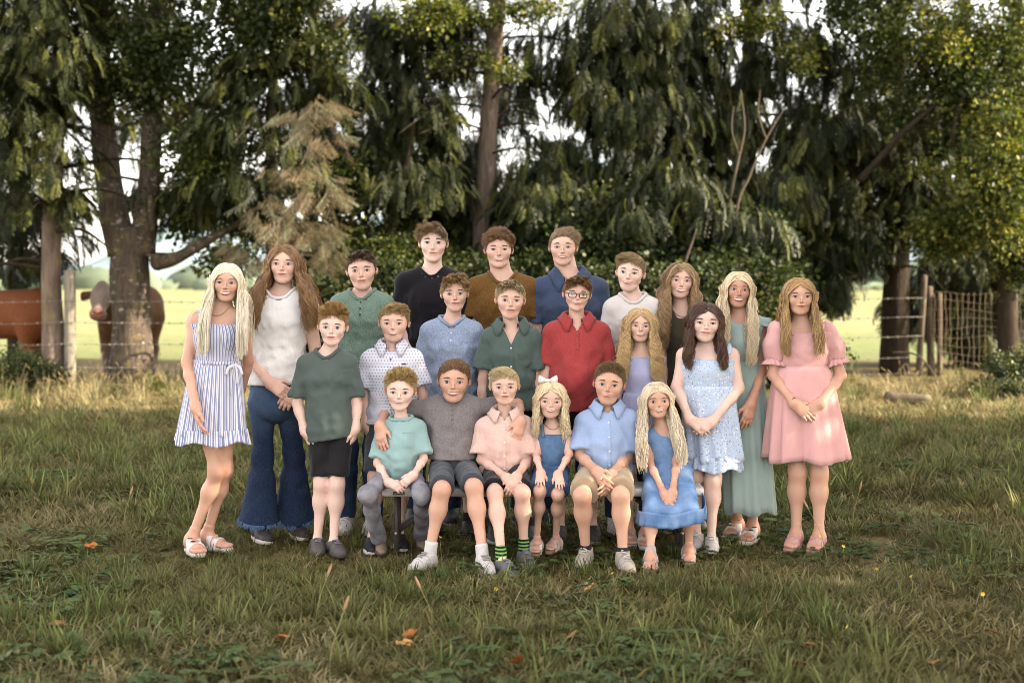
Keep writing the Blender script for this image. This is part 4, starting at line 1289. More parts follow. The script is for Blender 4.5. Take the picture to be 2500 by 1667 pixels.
def collar_geo(F0, nk, nr, s, th0, wd, point):
    th = np.linspace(th0, 2 * np.pi - th0, 45); m = len(th)
    near = np.exp(-((np.minimum(th, 2 * np.pi - th) - th0) / .42) ** 2)
    base = neck_ring(F0, nk, nr * .97, th)
    out = np.stack([np.sin(th), -np.cos(th), 0 * th], -1); Z = np.array([0, 0, 1.0])
    st = (.030 * s) * (1 - .45 * near)[:, None]
    rows = [base - Z * .006, base + Z * st * .8 + out * .001, base + Z * st + out * .006, base + Z * st * .75 + out * .013]
    W_ = wd * s + point * s * near
    for fr in (.55, 1.0):
        e = base + out * (W_ * fr)[:, None] - Z * (W_ * fr * .75)[:, None] + Z * .004
        sidew = np.sign(np.sin(th)) * near * .012 * s * fr
        e[:, 0] += sidew
        for _ in range(8):
            d = F0(e); e += grad(F0, e, .004) * (np.clip(.008 + .004 * (fr < 1) - d, -.03, .03))[:, None] * .8
        rows.append(e)
    return np.concatenate(rows), grid_faces(len(rows), m)

def strap_geo(F, xf, zf, xt, zt, wd, y0, back=.05):
    n = 12; t = np.linspace(0, 1, n)
    xs = xf + (xt - xf) * t; zs = zf + (zt - zf) * t
    pts = front_pts(F, xs, zs, y0, .005)
    for k in range(1, n):                     # stop running over the top
        if pts[k, 1] > pts[k - 1, 1] + .05: pts[k] = pts[k - 1] + [0, .012, .004]
    pts = np.concatenate([pts, pts[-1:] + [[0, back * .5, .004]], pts[-1:] + [[0, back, -.01]]])
    V = np.concatenate([pts - [wd / 2, 0, 0], pts + [0, -.003, 0], pts + [wd / 2, 0, 0]])
    m = len(pts)
    Q = np.array([[r * m + k, r * m + k + 1, (r + 1) * m + k + 1, (r + 1) * m + k] for r in range(2) for k in range(m - 1)])
    return V, Q

def field_eval(Fd, x, y, z):
    d = None
    for f, b, k in Fd.p:
        q = f(x, y, z); d = q if d is None else smin(d, q, k)
    return d

def build_person(S):
    rng = np.random.default_rng(S['seed'])
    D = S['D']; J = lambda t: P(t[0], t[1], D + (t[2] if len(t) > 2 else 0))
    H0 = S['H']; s = H0 / 1.65; fat = S.get('fat', 1.0); Z = np.array([0, 0, 1.0])
    sit = S.get('sit', False)
    shz = S.get('shz', -.016 if S.get('sit') else .010)
    sh = [J(t) + np.array([0, 0, shz * s]) for t in S['sh']]; ms = (sh[0] + sh[1]) / 2
    rv = sh[1] - sh[0]; rv[2] = 0; rv = nrm(rv); fwd = np.array([rv[1], -rv[0], 0])
    # head
    tx, ty, bx, by = S['head']; hd = S.get('hd', -.02)
    top = P(tx, ty, D + hd); chin = P(bx, by, D + hd - .07)
    up = nrm(P(tx, ty, D + hd) - P(bx, by, D + hd)); hh = np.linalg.norm(P(tx, ty, D + hd) - P(bx, by, D + hd)) - S.get('hairt', .022)
    right = nrm(np.cross([0, 1.0, 0], up)); back = np.cross(up, right)
    R = np.stack([right, back, up], 1) @ np.array(Matrix.Rotation(S.get('yaw', 0), 3, 'Z')) @ np.array(Matrix.Rotation(S.get('pitch', 0.0), 3, 'X'))
    c = chin - hh * (R @ np.array([0, -.26, -.49])); c[1] = D + hd
    Hd = Head(S, c, R, hh)
    # legs
    if 'hip' in S: hip = [J(t) for t in S['hip']]
    else:
        hc = np.array([ms[0] + S.get('hipx', 0), ms[1], .50 * H0]); hip = [hc - rv * .085 * s * S.get('hipw', 1), hc + rv * .085 * s * S.get('hipw', 1)]
    mh = (hip[0] + hip[1]) / 2
    toe = []
    for i in (0, 1):
        if 'toe' in S:
            px, py = S['toe'][i][:2]; dz = S['toe'][i][2] if len(S['toe'][i]) > 2 else 0.0
            d = ground_depth(py, .02 + dz); q = P(px, py, d); q[2] = dz
        else:
            q = hip[i] + fwd * .10 * s + rv * (.02 if i else -.02); q[2] = 0
        toe.append(q)
    an = []
    for i in (0, 1):
        fl = S.get('fl', .235 * s) * .74
        if 'an' in S: ax = P(S['an'][i][0], 900, toe[i][1] + fl)[0]
        else: ax = toe[i][0] * .8 + hip[i][0] * .2
        dx = toe[i][0] - ax; dx = np.clip(dx, -fl * .95, fl * .95)
        q = np.array([toe[i][0] - dx, toe[i][1] + math.sqrt(max(fl * fl - dx * dx, 0)), .075 * s + toe[i][2]])
        an.append(q)
    kn = [J(t) for t in S['kn']] if 'kn' in S else [lerp(hip[i], an[i], .47) + fwd * .012 for i in (0, 1)]
    if not sit and 'kn' in S:
        for i in (0, 1): kn[i][1] = lerp(hip[i], an[i], .47)[1] - .015
    # arms
    el, wr, tip = [], [], []
    for i, sg in ((0, -1), (1, 1)):
        e = J(S['el'][i]) if S.get('el') and S['el'][i] else sh[i] + rv * sg * .05 * s + Z * -.175 * H0 + fwd * -.02
        w = J(S['wr'][i]) if S.get('wr') and S['wr'][i] else e + rv * sg * .01 + Z * -.150 * H0 + fwd * .05
        t = J(S['tip'][i]) if S.get('tip') and S['tip'][i] else w + (w - e) * .5
        el.append(e); wr.append(w); tip.append(t)
    base = np.array([mh[0], D, 0.0]) if not sit else np.array([mh[0], mh[1], 0.0])
    person = empty('person', base); tag(person, S['label'], 'person', S.get('group'))
    skin = np.array(S['skin'])

    # --- body field
    shw = np.linalg.norm(sh[1] - sh[0]) / 2
    hipw = S.get('hw', (np.linalg.norm(hip[1] - hip[0]) / 2 + .062 * s) * fat)
    cw, cd = shw * .93 * (1 + (fat - 1) * .6), .098 * s * fat
    ww, wd = S.get('ww', max(shw * .76, .095 * s) * fat), .088 * s * fat
    hdp = .100 * s * fat
    nb = ms + Z * .063 * s + np.array([0, .016, 0]); cc = ms - Z * .095 * s; wc = lerp(mh, ms, .40)
    belly = S.get('belly', 0)
    def torso(e, ez=0.0):
        o = [ecap(mh + Z * (.01 + ez), wc, (hipw + e, hdp + e), (ww + e, wd + e), rv, .04),
             ecap(wc, cc, (ww + e, wd + e), (cw + e, cd + e), rv, .04),
             ecap(cc, ms - Z * .035 * s, (cw + e, cd + e), (cw * .86 + e, cd * .74 + e), rv, .04),
             cap(sh[0] + rv * .012, sh[1] - rv * .012, .043 * s * fat + e * .8, k=.03),
             cap(nb - rv * .01, sh[0] + rv * .015, .040 * s + e, .040 * s + e, .04), cap(nb + rv * .01, sh[1] - rv * .015, .040 * s + e, .040 * s + e, .04)]
        if belly: o.append(ell(wc + fwd * (wd * .25) - Z * .02, np.array([ww * .85, wd + belly, .14 * s]) + e, .05))
        if S.get('bust'): 
            for q in (-1, 1): o.append(ell(cc + rv * q * .065 * s + fwd * (cd * .62) - Z * .015, np.array([.055, .05, .06]) * s + e, .05))
        return o
    af = .89 * S.get('arm', 1.0) * (1 + (fat - 1) * .8)
    def upper_arm(i, e0, e1=None, t=1.0, cut=False, k=.03):
        e1 = e0 if e1 is None else e1
        return cap(sh[i], lerp(sh[i], el[i], t), .041 * s * af + e0 * .75, lerp(.044, .037, t) * s * af + e1, k, cut)
    lf = .87 * S.get('leg', 1.0) * (1 + (fat - 1) * .7)
    def leg(i, e=0.0):
        mid = lerp(kn[i], an[i], .30) + np.array([0, .012, 0])
        return [cap(hip[i], kn[i], .072 * s * lf + e, .046 * s * lf + e, .05), cap(kn[i], mid, .044 * s * lf + e, .0455 * s * lf + e, .06),
                cap(mid, an[i], .0455 * s * lf + e, .028 * s * max(lf, .95) + e, .06)]
    B = Field(torso(0.0))
    B.add(cap(nb - Z * .02, Hd.W((0, .125, -.24)), S.get('neck', .047) * s, S.get('neck', .047) * s, .03))
    for i in (0, 1):
        B.add(upper_arm(i, 0))
        mid = lerp(el[i], wr[i], .3)
        B.add(cap(el[i], mid, .036 * s * af, .036 * s * af, .02), cap(mid, wr[i], .036 * s * af, .0245 * s * max(af, .95), .02))
        B.add(group(leg(i), .012))
        B.add(cap(an[i], an[i] - Z * .04 * s, .03 * s, .03 * s, .02))
    geo = Geo()
    V, Q = B.mesh(.0115)
    colv = np.tile(skin, (len(V), 1))
    for pt, rr in [(kn[0], .06), (kn[1], .06), (el[0], .05), (el[1], .05)]:
        g = np.exp(-((V - pt) ** 2).sum(1) / (rr * s) ** 2)[:, None]
        colv = colv * (1 - g * np.array([.06, .18, .20]))
    geo.add(V, Q, colv)
    # hands
    for i, sg in ((0, 1), (1, -1)):
        if S.get('nohand') and S['nohand'][i]: continue
        pn = (S.get('pn') or [None, None])[i]
        if pn is None: pn = rv * sg + np.array([0, .25, 0])
        cu = (S.get('curl') or [.28, .28])[i]
        hs = S.get('hs', .108 * H0)
        f = hand_prims(wr[i], tip[i] - wr[i], pn, hs, sg, cu, S.get('fspread', 1.0), S.get('thumb', 1.0), (lerp(el[i], wr[i], .72), .0295 * s * max(af, .95), .0235 * s * max(af, .95)))
        V, Q = f.mesh(.0042)
        geo.add(V, Q, skin * np.array([.98, .93, .92]))
    # head colours
    U = Hd.U
    hcol = np.array(S['hair']['c1']) * .55 + np.array(S['hair']['c2']) * .25
    k = np.clip(scalp_mask(U, S['hair'].get('lift', 0)) / .05, 0, 1)
    k = k * k * (3 - 2 * k) * S['hair'].get('cover', .95)
    ear = (np.abs(U[:, 0]) > .325 * Hd.wide) & (np.abs(U[:, 1] - .03) < .09) & (U[:, 2] < .09)
    k[ear] = 0
    hc_ = np.tile(skin, (len(U), 1))
    for x_ in (-.17, .17):
        g = np.exp(-(((U - np.array([x_, -.28, -.10])) / .10) ** 2).sum(1))[:, None]
        hc_ = hc_ * (1 - g * np.array([.0, .07, .06]))
    g = np.exp(-(((U - np.array([0, -.42, -.11])) / .06) ** 2).sum(1))[:, None]; hc_ = hc_ * (1 - g * np.array([0, .06, .05]))
    hc_[ear] *= np.array([1.0, .86, .84])
    hc_ = hc_ * (1 - k[:, None]) + hcol * k[:, None]
    geo.add(Hd.W(U), Hd.Q, hc_)
    # feet / shoes (bare foot pieces join the body)
    for i in (0, 1):
        fs = dict(S['foot']); fs['lift'] = toe[i][2]; fs['fl'] = S.get('fl', .235 * s); fs['bs'] = -1 if i == 0 else 1
        footwear(fs['kind'], an[i], toe[i], s, person, base, geo, skin * np.array([.97, .9, .88]), fs, nrm(kn[i] - an[i]))
    body = add_obj('body', geo.mesh('body', base), SKIN, person)
    face_parts(S, Hd, body, base, np.array(S['hair']['c1']) * .6)

    # --- clothing
    y0 = D - .8
    cloth_all = [B]
    tp = S.get('top')
    if tp:
        e = tp.get('ease', .016)
        F = Field(torso(e, tp.get('ext', -.02)))
        zh = P(0, tp['hem'], D)[2] if 'hem' in tp else mh[2] - .04
        fl = tp.get('flare', .012)
        F.add(ecap(np.array([mh[0], mh[1], zh]), wc, (hipw * .95 + e * .7 + fl * .7, hdp + e * .7 + fl * .7), (max(ww, hipw * .86) + e * .7 + fl * .4, wd + e + fl * .5), rv, .04))
        for i in (0, 1):
            sl = tp.get('sleeve', .6)
            if sl: F.add(upper_arm(i, e * .9 + .004, e + .007 + tp.get('sflare', 0) * .6, sl, True, .008))
        if tp.get('belly'): F.add(ell(wc + fwd * .03, (ww * .9, wd + .05, .15), .06))
        nr = tp.get('neck', .060) * s * 1.17
        w1_, w2_ = wnoise(S['seed'], (1, 1, .36), tp.get('wf', 78.0), tp.get('wamp', .0036)), wnoise(S['seed'] + 70, (.55, .8, 1.4), 58.0, tp.get('wamp2', .0022))
        F.warp(lambda x, y, z: (w1_(x, y, z) + w2_(x, y, z)) * np.clip((ms[2] + .02 - z) / .14, .12, 1) - .0018)
        Gd = Field(torso(.007))
        for i in (0, 1):
            if tp.get('sleeve', .6): Gd.add(upper_arm(i, .012, .008, tp.get('sleeve', .6), True, .03))
        F.posts.append(lambda d, x, y, z, Gd=Gd: np.minimum(d, field_eval(Gd, x, y, z)))
        tilt = tp.get('tilt', 0.0); cx0 = mh[0]
        F.clip(lambda x, y, z: zh + tilt * (x - cx0) - z)
        nk = nb + fwd * (.014 + tp.get('nfwd', .0))
        F0 = Field(F.p); F0.posts = list(F.posts)
        rg = neck_ring(F0, nk, nr, np.array([0.0, np.pi])); zfr, zbk = rg[0, 2] - .022, rg[1, 2] - .022
        yfr, ybk = rg[0, 1], rg[1, 1]
        F.posts.append(lambda d, x, y, z: np.maximum(d, np.minimum(nr - np.sqrt((x - nk[0]) ** 2 + ((y - nk[1]) / .86) ** 2), z - zfr - (y - yfr) * (zbk - zfr) / (ybk - yfr))))
        if tp.get('vee'):
            zv = zfr + .02 - tp['vee']
            F.posts.append(lambda d, x, y, z: np.maximum(d, np.minimum(np.minimum((z - zv) * .45 - np.abs(x - nk[0]), nk[1] - .02 - y), zfr + .05 - z)))
        V, Q = F.mesh(.0095)
        shirt = add_obj(tp.get('name', 'tee_shirt'), Geo().add(V, Q, None, cuv_of(V, mh)).mesh('shirt', base), tp['mat'], person)
        cloth_all.append(F)
        nz = nk[2] - tp.get('ndrop', .012)
        if tp.get('rib', True) and not tp.get('collar'):
            th = np.linspace(0, 2 * np.pi, 41)
            ring = neck_ring(F0, nk, nr * 1.01, th); ring[:, 2] -= .002
            V, Fq = tube(ring, .0098, 7, cap=False)
            add_obj('neckband', Geo().add(V, Fq).mesh('neckband', base), tp['mat'], shirt)
        cxm = nk[0] + tp.get('cx', 0)
        if tp.get('collar'):
            V, Q = collar_geo(F0, nk, nr, max(s, .72), tp.get('open', .34), tp.get('cw', .040), tp.get('point', .030))
            cm = make_solid(Geo().add(V, Q, None, cuv_of(V, mh)).mesh('collar', base))
            add_obj('collar', cm, tp.get('cmat', tp['mat']), shirt)
        if tp.get('placket'):
            ya, yb, nbt, bmat = tp['placket']
            za, zb = P(0, ya, D)[2], P(0, yb, D)[2]
            za = min(za, (zfr + .02 - tp['vee']) if tp.get('vee') else zfr + .016)
            zs = np.linspace(za, zb, 14); hw_ = .0125 * max(s, .75)
            rows = [front_pts(F, np.full(14, cxm + a * hw_) + tp.get('lean', 0) * (zs - za), zs, y0, .0045 if abs(a) < 1 else .0005) for a in (-1, -.7, .7, 1)]
            add_obj('placket', Geo().add(np.concatenate(rows), grid_faces(4, 14)[:, ::-1], None, cuv_of(np.concatenate(rows), mh)).mesh('placket', base), tp.get('pmat', tp['mat']), shirt)
            for zz in np.linspace(za - .015, zb + .02, nbt):
                pt = front_pts(F, np.array([cxm + tp.get('lean', 0) * (zz - za)]), np.array([zz]), y0, .006)[0]
                button(shirt, pt, tp.get('br', .0058), bmat, base)
        if tp.get('pocket'):
            xa, ya, xb, yb = tp['pocket']
            pa, pb = P(xa, ya, D - .1), P(xb, yb, D - .1)
            xs = np.linspace(pa[0], pb[0], 9); zs = np.linspace(pa[2], pb[2], 9)
            XX, ZZ = np.meshgrid(xs, zs)
            ed = np.minimum(np.minimum(np.arange(9)[None] + 0 * XX, 8 - np.arange(9)[None] + 0 * XX), np.minimum(np.arange(9)[:, None] + 0 * XX, 8 - np.arange(9)[:, None] + 0 * XX))
            q = front_pts(F, XX.ravel(), ZZ.ravel(), y0, .0005); q[:, 1] -= np.where(ed.ravel() > 0, .0042, 0)
            add_obj('pocket', Geo().add(q, grid_faces(9, 9)[:, ::-1], None, cuv_of(q, mh)).mesh('pocket', base), tp['mat'], shirt)
            qq = front_pts(F, np.linspace(pa[0], pb[0], 8), np.full(8, pa[2] - .012), y0, .006)
            V, Fq = tube(qq, .0014, 4); add_obj('pocket_hem', Geo().add(V, Fq).mesh('pocket_hem', base), tp['mat'], shirt)
        S['_F'] = F; S['_shirt'] = shirt
    bt = S.get('bot')
    if bt:
        e = bt.get('ease', .018)
        F = Field([ecap(mh - Z * .0, lerp(mh, ms, .38), (hipw + e * .6, hdp + e * .6), (ww + e * .4, wd + e * .5), rv, .04)])
        for i in (0, 1):
            h_ = bt['hem'][i] if isinstance(bt['hem'], (list, tuple)) else bt['hem']
            if bt['type'] == 'shorts':
                F.add(cap(hip[i], lerp(hip[i], kn[i], h_), .075 * s * lf + e * .7, lerp(.072, .047, min(h_, 1)) * s * lf + e * .8 + bt.get('flare', .012) * .8, .008, True))
            else:
                en = lerp(kn[i], an[i], h_); ef = bt.get('flare', .012)
                mid = lerp(kn[i], en, .35)
                F.add(group([cap(hip[i], kn[i], .076 * s * lf + e, .047 * s * lf + e, .05), cap(kn[i], mid, .046 * s * lf + e, .045 * s * lf + e + ef * .3, .06),
                      cap(mid, en, .046 * s * lf + e + ef * .3, .034 * s * lf + e + ef, .03, True)], .006))
        wz = bt.get('waist', lerp(mh, ms, .36)[2])
        F.clip(lambda x, y, z: z - wz)
        F.warp(wnoise(S['seed'] + 50, (1.1, 1.1, .55), 62.0, bt.get('wamp', .0024)))
        Gd = Field(torso(.006)[:1])
        for i in (0, 1):
            h_ = bt['hem'][i] if isinstance(bt['hem'], (list, tuple)) else bt['hem']
            if bt['type'] == 'shorts': Gd.add(cap(hip[i], lerp(hip[i], kn[i], h_), .072 * s * lf + .005, lerp(.072, .046, h_) * s * lf + .005, .01, True))
            else:
                lg = leg(i, .005); Gd.add(cap(hip[i], kn[i], .072 * s * lf + .005, .046 * s * lf + .005, .01), cap(kn[i], lerp(kn[i], an[i], min(h_, .9)), .047 * s * lf + .005, .036 * s * lf + .005, .01, True))
        F.posts.append(lambda d, x, y, z, Gd=Gd: np.minimum(d, field_eval(Gd, x, y, z)))
        F.clip(lambda x, y, z: z - wz)
        V, Q = F.mesh(.0095)
        pants = add_obj(bt.get('name', 'shorts'), Geo().add(V, Q, None, cuv_of(V, mh)).mesh('pants', base), bt['mat'], person)
        S['_pants'] = pants; S['_PF'] = F
        if bt.get('hemband'):
            for i in (0, 1):
                h_ = bt['hem']; a = hip[i] if bt['type'] == 'shorts' else kn[i]; b = kn[i] if bt['type'] == 'shorts' else an[i]
                cpt = lerp(a, b, h_ - .02); 
        if bt.get('fray'):
            for i in (0, 1):
                en = lerp(kn[i], an[i], bt['hem']); ef = bt.get('flare', .012)
                ax = nrm(en - kn[i]); a = nrm(np.cross(ax, [0.3, 1, .2])); b = np.cross(ax, a)
                n = 260; th = rng.random(n) * 6.283; r0 = .034 * s * lf + e + ef
                p0 = en + (np.cos(th)[:, None] * a + np.sin(th)[:, None] * b) * r0 - ax * .012
                p2 = p0 + ax * (.017 + .014 * rng.random((n, 1))) + rng.normal(0, .006, (n, 3))
                P3 = np.stack([p0, (p0 + p2) / 2 + rng.normal(0, .002, (n, 3)), p2], 1)
                make_hair('frayed_hem', P3, [.002, .0018, .001], mat_plain('fray_blue', lin('5b7497'), .9), pants, base)
    dr = S.get('dress')
    if dr:
        e = dr.get('ease', .007)
        zw = P(0, dr['waist'], D)[2]; zh = P(0, dr['hem'], D)[2]; zn = P(0, dr['neck'], D)[2] if 'neck' in dr else None
        F = Field(torso(e))
        if dr.get('tank'):
            nr = dr['tank'] * s; nk = nb + fwd * .02
            F.sub(cap(nk - Z * dr.get('ndrop', .02), nk + Z * .3, nr, nr * 1.1), .01)
            for i, sg in ((0, -1), (1, 1)):
                F.sub(cap(sh[i] + rv * sg * .012 * s - Z * .02, sh[i] + rv * sg * .10, .052 * s, .09 * s), .01)
        else:
            bow = dr.get('bow', .0)
            F.clip(lambda x, y, z: z - zn - bow * np.abs(x - ms[0]))
        F.clip(lambda x, y, z: zw - .02 - z)
        F.warp(wnoise(S['seed'] + 3, dr.get('wsc', (2.0, 1, .2)), dr.get('wf', 40.0), dr.get('wamp', .0022)))
        V, Q = F.mesh(.0085)
        dress = add_obj(dr.get('name', 'dress'), Geo().add(V, Q, None, cuv_of(V, mh)).mesh('bodice', base), dr['mat'], person)
        S['_F'] = F; S['_shirt'] = dress; cloth_all.append(F)
        wcen = np.array([lerp(mh, ms, (zw - mh[2]) / (ms[2] - mh[2]))[0], wc[1], zw])
        qs = np.array([[wcen[0] + a, wcen[1], zw] for a in np.linspace(0, .4, 60)])
        wx = .4 * (F(qs) < 0).sum() / 60 + .006 if not dr.get('wx') else dr['wx']
        if dr.get('hemx'):
            xa, xb = P(dr['hemx'][0], dr['hem'], D)[0], P(dr['hemx'][1], dr['hem'], D)[0]
            hr = (xb - xa) / 2; hcx = (xa + xb) / 2
            hcen = np.array([hcx, wcen[1] + dr.get('hy', 0), zh])
            V, Q, U_ = skirt_geo(wcen + Z * .012, hcen, (wx, (wd + e + .01)), (hr, hr * dr.get('deep', .72)), rv, dr.get('pleats', 15), dr.get('amp', .07), 18, 150, S['seed'], dr.get('power', .75), gather=.15)
            sk = add_obj('skirt', make_solid(Geo().add(V, Q, None, U_).mesh('skirt', base)), dr['mat'], dress)
            if dr.get('tier'):
                for ta, tb, ra, rb, nn, am in dr['tier']:
                    za, zb = P(0, ta, D)[2], P(0, tb, D)[2]
                    ca = lerp(wcen, hcen, (zw - za) / (zw - zh)); cb = ca.copy(); ca = np.array([ca[0], ca[1], za]); cb[2] = zb
                    V, Q, U_ = skirt_geo(ca, cb, (ra, ra * .74), (rb, rb * .74), rv, nn, am, 9, 170, S['seed'] + 9, 1.0, t0=.25, gather=.3)
                    add_obj('ruffle', make_solid(Geo().add(V, Q, None, U_).mesh('ruffle', base)), dr.get('tmat', dr['mat']), dress)
        if dr.get('straps'):
            for (xf, xt, ytop, w_) in dr['straps']:
                xf_, xt_ = P(xf, 0, D)[0], P(xt, 0, D)[0]; zt = P(0, ytop, D)[2]
                Fs = Field(torso(e + .001))
                V, Q = strap_geo(Fs, xf_, zn - .012, xt_, zt, w_, y0)
                add_obj('strap', make_solid(Geo().add(V, Q, None, cuv_of(V, mh)).mesh('strap', base), .003), dr.get('smat', dr['mat']), dress)
        if dr.get('flutter'):
            for i, sg in ((0, -1), (1, 1)):
                out_ = nrm(lerp(rv * sg, el[i] - sh[i], .35)); a0 = sh[i] - rv * sg * .005 + Z * .035 * s
                th = np.linspace(-1.5, 1.5, 25); rows = []
                for k2, t in enumerate(np.linspace(0, 1, 6)):
                    L_ = dr['flutter'] * t
                    rows.append(np.array([sh[i] + (-rv * sg) * .012 + fwd * math.sin(q) * (.058 * s + .02 * t) + Z * math.cos(q) * (.062 * s - .012 * t) +
                                          out_ * L_ * (.55 + .45 * math.cos(q)) + .010 * t * math.sin(9 * q + i) * (Z * math.cos(q) + fwd * math.sin(q)) for q in th]))
                add_obj('flutter_sleeve', make_solid(Geo().add(np.concatenate(rows), grid_faces(6, 25)).mesh('flutter', base)), dr['mat'], dress)
        if dr.get('puff'):
            for i in (0, 1):
                ax = nrm(el[i] - sh[i]); mid = sh[i] + ax * dr['puff'] * .52
                Fp = Field([cap(sh[i] - ax * .02, sh[i] + ax * dr['puff'] * .45, .058 * s, .072 * s, .03), cap(sh[i] + ax * dr['puff'] * .45, sh[i] + ax * dr['puff'], .072 * s, .056 * s, .03, True)])
                Fp.warp(wnoise(S['seed'] + i, (1.6, 1.6, .5), 34.0, .005))
                V, Q = Fp.mesh(.0085); add_obj('puff_sleeve', Geo().add(V, Q).mesh('puff', base), dr['mat'], dress)
                a = nrm(np.cross(ax, [0.3, 1, .2])); b = np.cross(ax, a); th = np.linspace(0, 2 * np.pi, 61)[:-1]; rows = []
                for q in range(4):
                    rr = (.052 + .007 * q) * s + .004 * q * np.sin(13 * th)
                    rows.append(sh[i] + ax * (dr['puff'] - .008 + .012 * q) + (np.cos(th) * rr)[:, None] * a + (np.sin(th) * rr)[:, None] * b)
                add_obj('cuff_ruffle', make_solid(Geo().add(np.concatenate(rows), grid_faces(4, 60, True)).mesh('cuff', base)), dr['mat'], dress)
    if S.get('seatskirt'):
        ss = S['seatskirt']; F = Field([ecap(mh, lerp(mh, ms, .28), (hipw + .02, hdp + .02), (ww + .012, wd + .012), rv, .04)])
        for i in (0, 1): F.add(cap(hip[i], lerp(hip[i], kn[i], ss['hem']), .078 * s + .014, .058 * s + .014, .05))
        m0, m1 = lerp(hip[0], hip[1], .5), lerp(kn[0], kn[1], .5)
        F.add(cap(m0, lerp(m0, m1, ss['hem']) - Z * .012, .07 * s, .05 * s, .07))
        F.clip(lambda x, y, z: z - lerp(mh, ms, .27)[2])
        F.warp(wnoise(S['seed'] + 8, (1.2, .5, 1.2), 34.0, .006))
        V, Q = F.mesh(.0095)
        S['_sk'] = add_obj('skirt', Geo().add(V, Q, None, cuv_of(V, mh)).mesh('skirt', base), ss['mat'], S['_shirt'])
    # --- hair
    call = lambda q: np.min([f(q) for f in cloth_all], 0)
    if S['hair']['mode'] == 'long': long_hair(S, Hd, call, person, base, rng)
    else: short_hair(S, Hd, person, base, rng)
    # --- jewellery
    for (kind, i, t, colr, th) in S.get('bands', []):
        if kind == 'wrist': cpt = lerp(el[i], wr[i], t); ax = wr[i] - el[i]; r_ = .0275 * s * max(af, .95) + (1 - t) * .02
        else: cpt = lerp(kn[i], an[i], t); ax = an[i] - kn[i]; r_ = .036 * s * max(lf, .95)
        V, Fq = band(cpt, ax, r_, th)
        add_obj('bracelet' if kind == 'wrist' else 'anklet', Geo().add(V, Fq, colr).mesh('band', base), MATS['shoe'], person)
    if S.get('necklace'):
        th = np.linspace(-2.0, 2.0, 30); rr = .062 * s
        pts = nb + np.stack([np.sin(th) * rr, -np.cos(th) * rr - .01, -.055 * s * np.clip(np.cos(th), -.2, 1) ** 1.0 + .015], -1)
        for _ in range(6):
            d = B(pts); pts += grad(B, pts, .004) * (.003 - np.clip(d, -.05, .05))[:, None] * .7
        V, Fq = tube(pts, .0017, 5); add_obj('necklace', Geo().add(V, Fq, S['necklace']).mesh('necklace', base), MATS['shoe'], person)
    S.update(_person=person, _H=Hd, _base=base, _B=B, _el=el, _wr=wr, _sh=sh, _kn=kn, _an=an, _hip=hip, _nb=nb, _s=s, _mh=mh, _ms=ms, _rv=rv, _fwd=fwd)
    return S

def make_solid(me, th=.0022):
    """give a cloth sheet a real thickness: second skin offset along normals plus the rim"""
    n = len(me.vertices); V = np.empty(n * 3, f32); me.vertices.foreach_get('co', V); V = V.reshape(-1, 3)
    N = np.empty(n * 3, f32); me.vertices.foreach_get('normal', N); N = N.reshape(-1, 3)
    nl = len(me.loops); L = np.empty(nl, np.int32); me.loops.foreach_get('vertex_index', L)
    Q = L.reshape(-1, 4)
    U = np.empty(n * 3, f32); me.attributes['cuv'].data.foreach_get('vector', U); U = U.reshape(-1, 3)
    C = np.empty(n * 4, f32); me.attributes['col'].data.foreach_get('color', C); C = C.reshape(-1, 4)[:, :3]
    E = np.concatenate([Q[:, [0, 1]], Q[:, [1, 2]], Q[:, [2, 3]], Q[:, [3, 0]]])
    key = np.sort(E, 1); key = key[:, 0].astype(np.int64) * n + key[:, 1]
    u, ix, ct = np.unique(key, return_index=True, return_counts=True)
    Eb = E[ix[ct == 1]]
    rim = np.stack([Eb[:, 1], Eb[:, 0], Eb[:, 0] + n, Eb[:, 1] + n], -1)
    me2 = make_mesh(me.name, np.concatenate([V, V - N * th]), [np.concatenate([Q, Q[:, ::-1] + n, rim])])
    set_col(me2, np.concatenate([C, C])); set_vec(me2, np.concatenate([U, U]), 'cuv')
    return me2
# ------------------------------------------------------------------ the people of the photograph
FAIR, MID, TAN, DEEP = lin('efcab9'), lin('e4b9a5'), lin('d8a88f'), lin('cd9a80')
WHITE_B = mat_plain('button_white', lin('e8e6e2'), .35)
DARK_B = mat_plain('button_dark', lin('3a2a2a'), .35)
GREY_B = mat_plain('button_grey', lin('6d6668'), .35)

def short(name, c1, c2, mode, lt, ls, **k):
    return dict(name=name, c1=lin(c1), c2=lin(c2), mode=mode, lt=lt, ls=ls, **k)
def longh(name, c1, c2, L, **k):
    return dict(name=name, c1=lin(c1), c2=lin(c2), mode='long', L=L, **k)

def shoe(col, sole='d6d0c8', lace=None, sock=None, **k):
    d = dict(kind='shoe', col=lin(col), sole=lin(sole), **k)
    if lace: d['lace'] = lin(lace)
    if sock: d['sock'] = lin(sock)
    return d
def sandal(col, sole='4a3a2c', **k):
    return dict(kind='sandal', col=lin(col), sole=lin(sole), **k)

M_SHORT_BLACK = mat_cloth('shorts_black', lin('1d1b1d'), crumple=.5, rough=.6)
M_CHARCOAL = mat_cloth('shorts_charcoal', lin('474a50'), crumple=.4)
M_KHAKI = mat_cloth('shorts_khaki', lin('b09c80'), crumple=.4)
M_NAVYJEANS = mat_denim('jeans_navy', lin('1b2436'), lin('34445f'))
M_GREYJEANS = mat_denim('jeans_grey', lin('6f6c75'), lin('a5a2a8'))

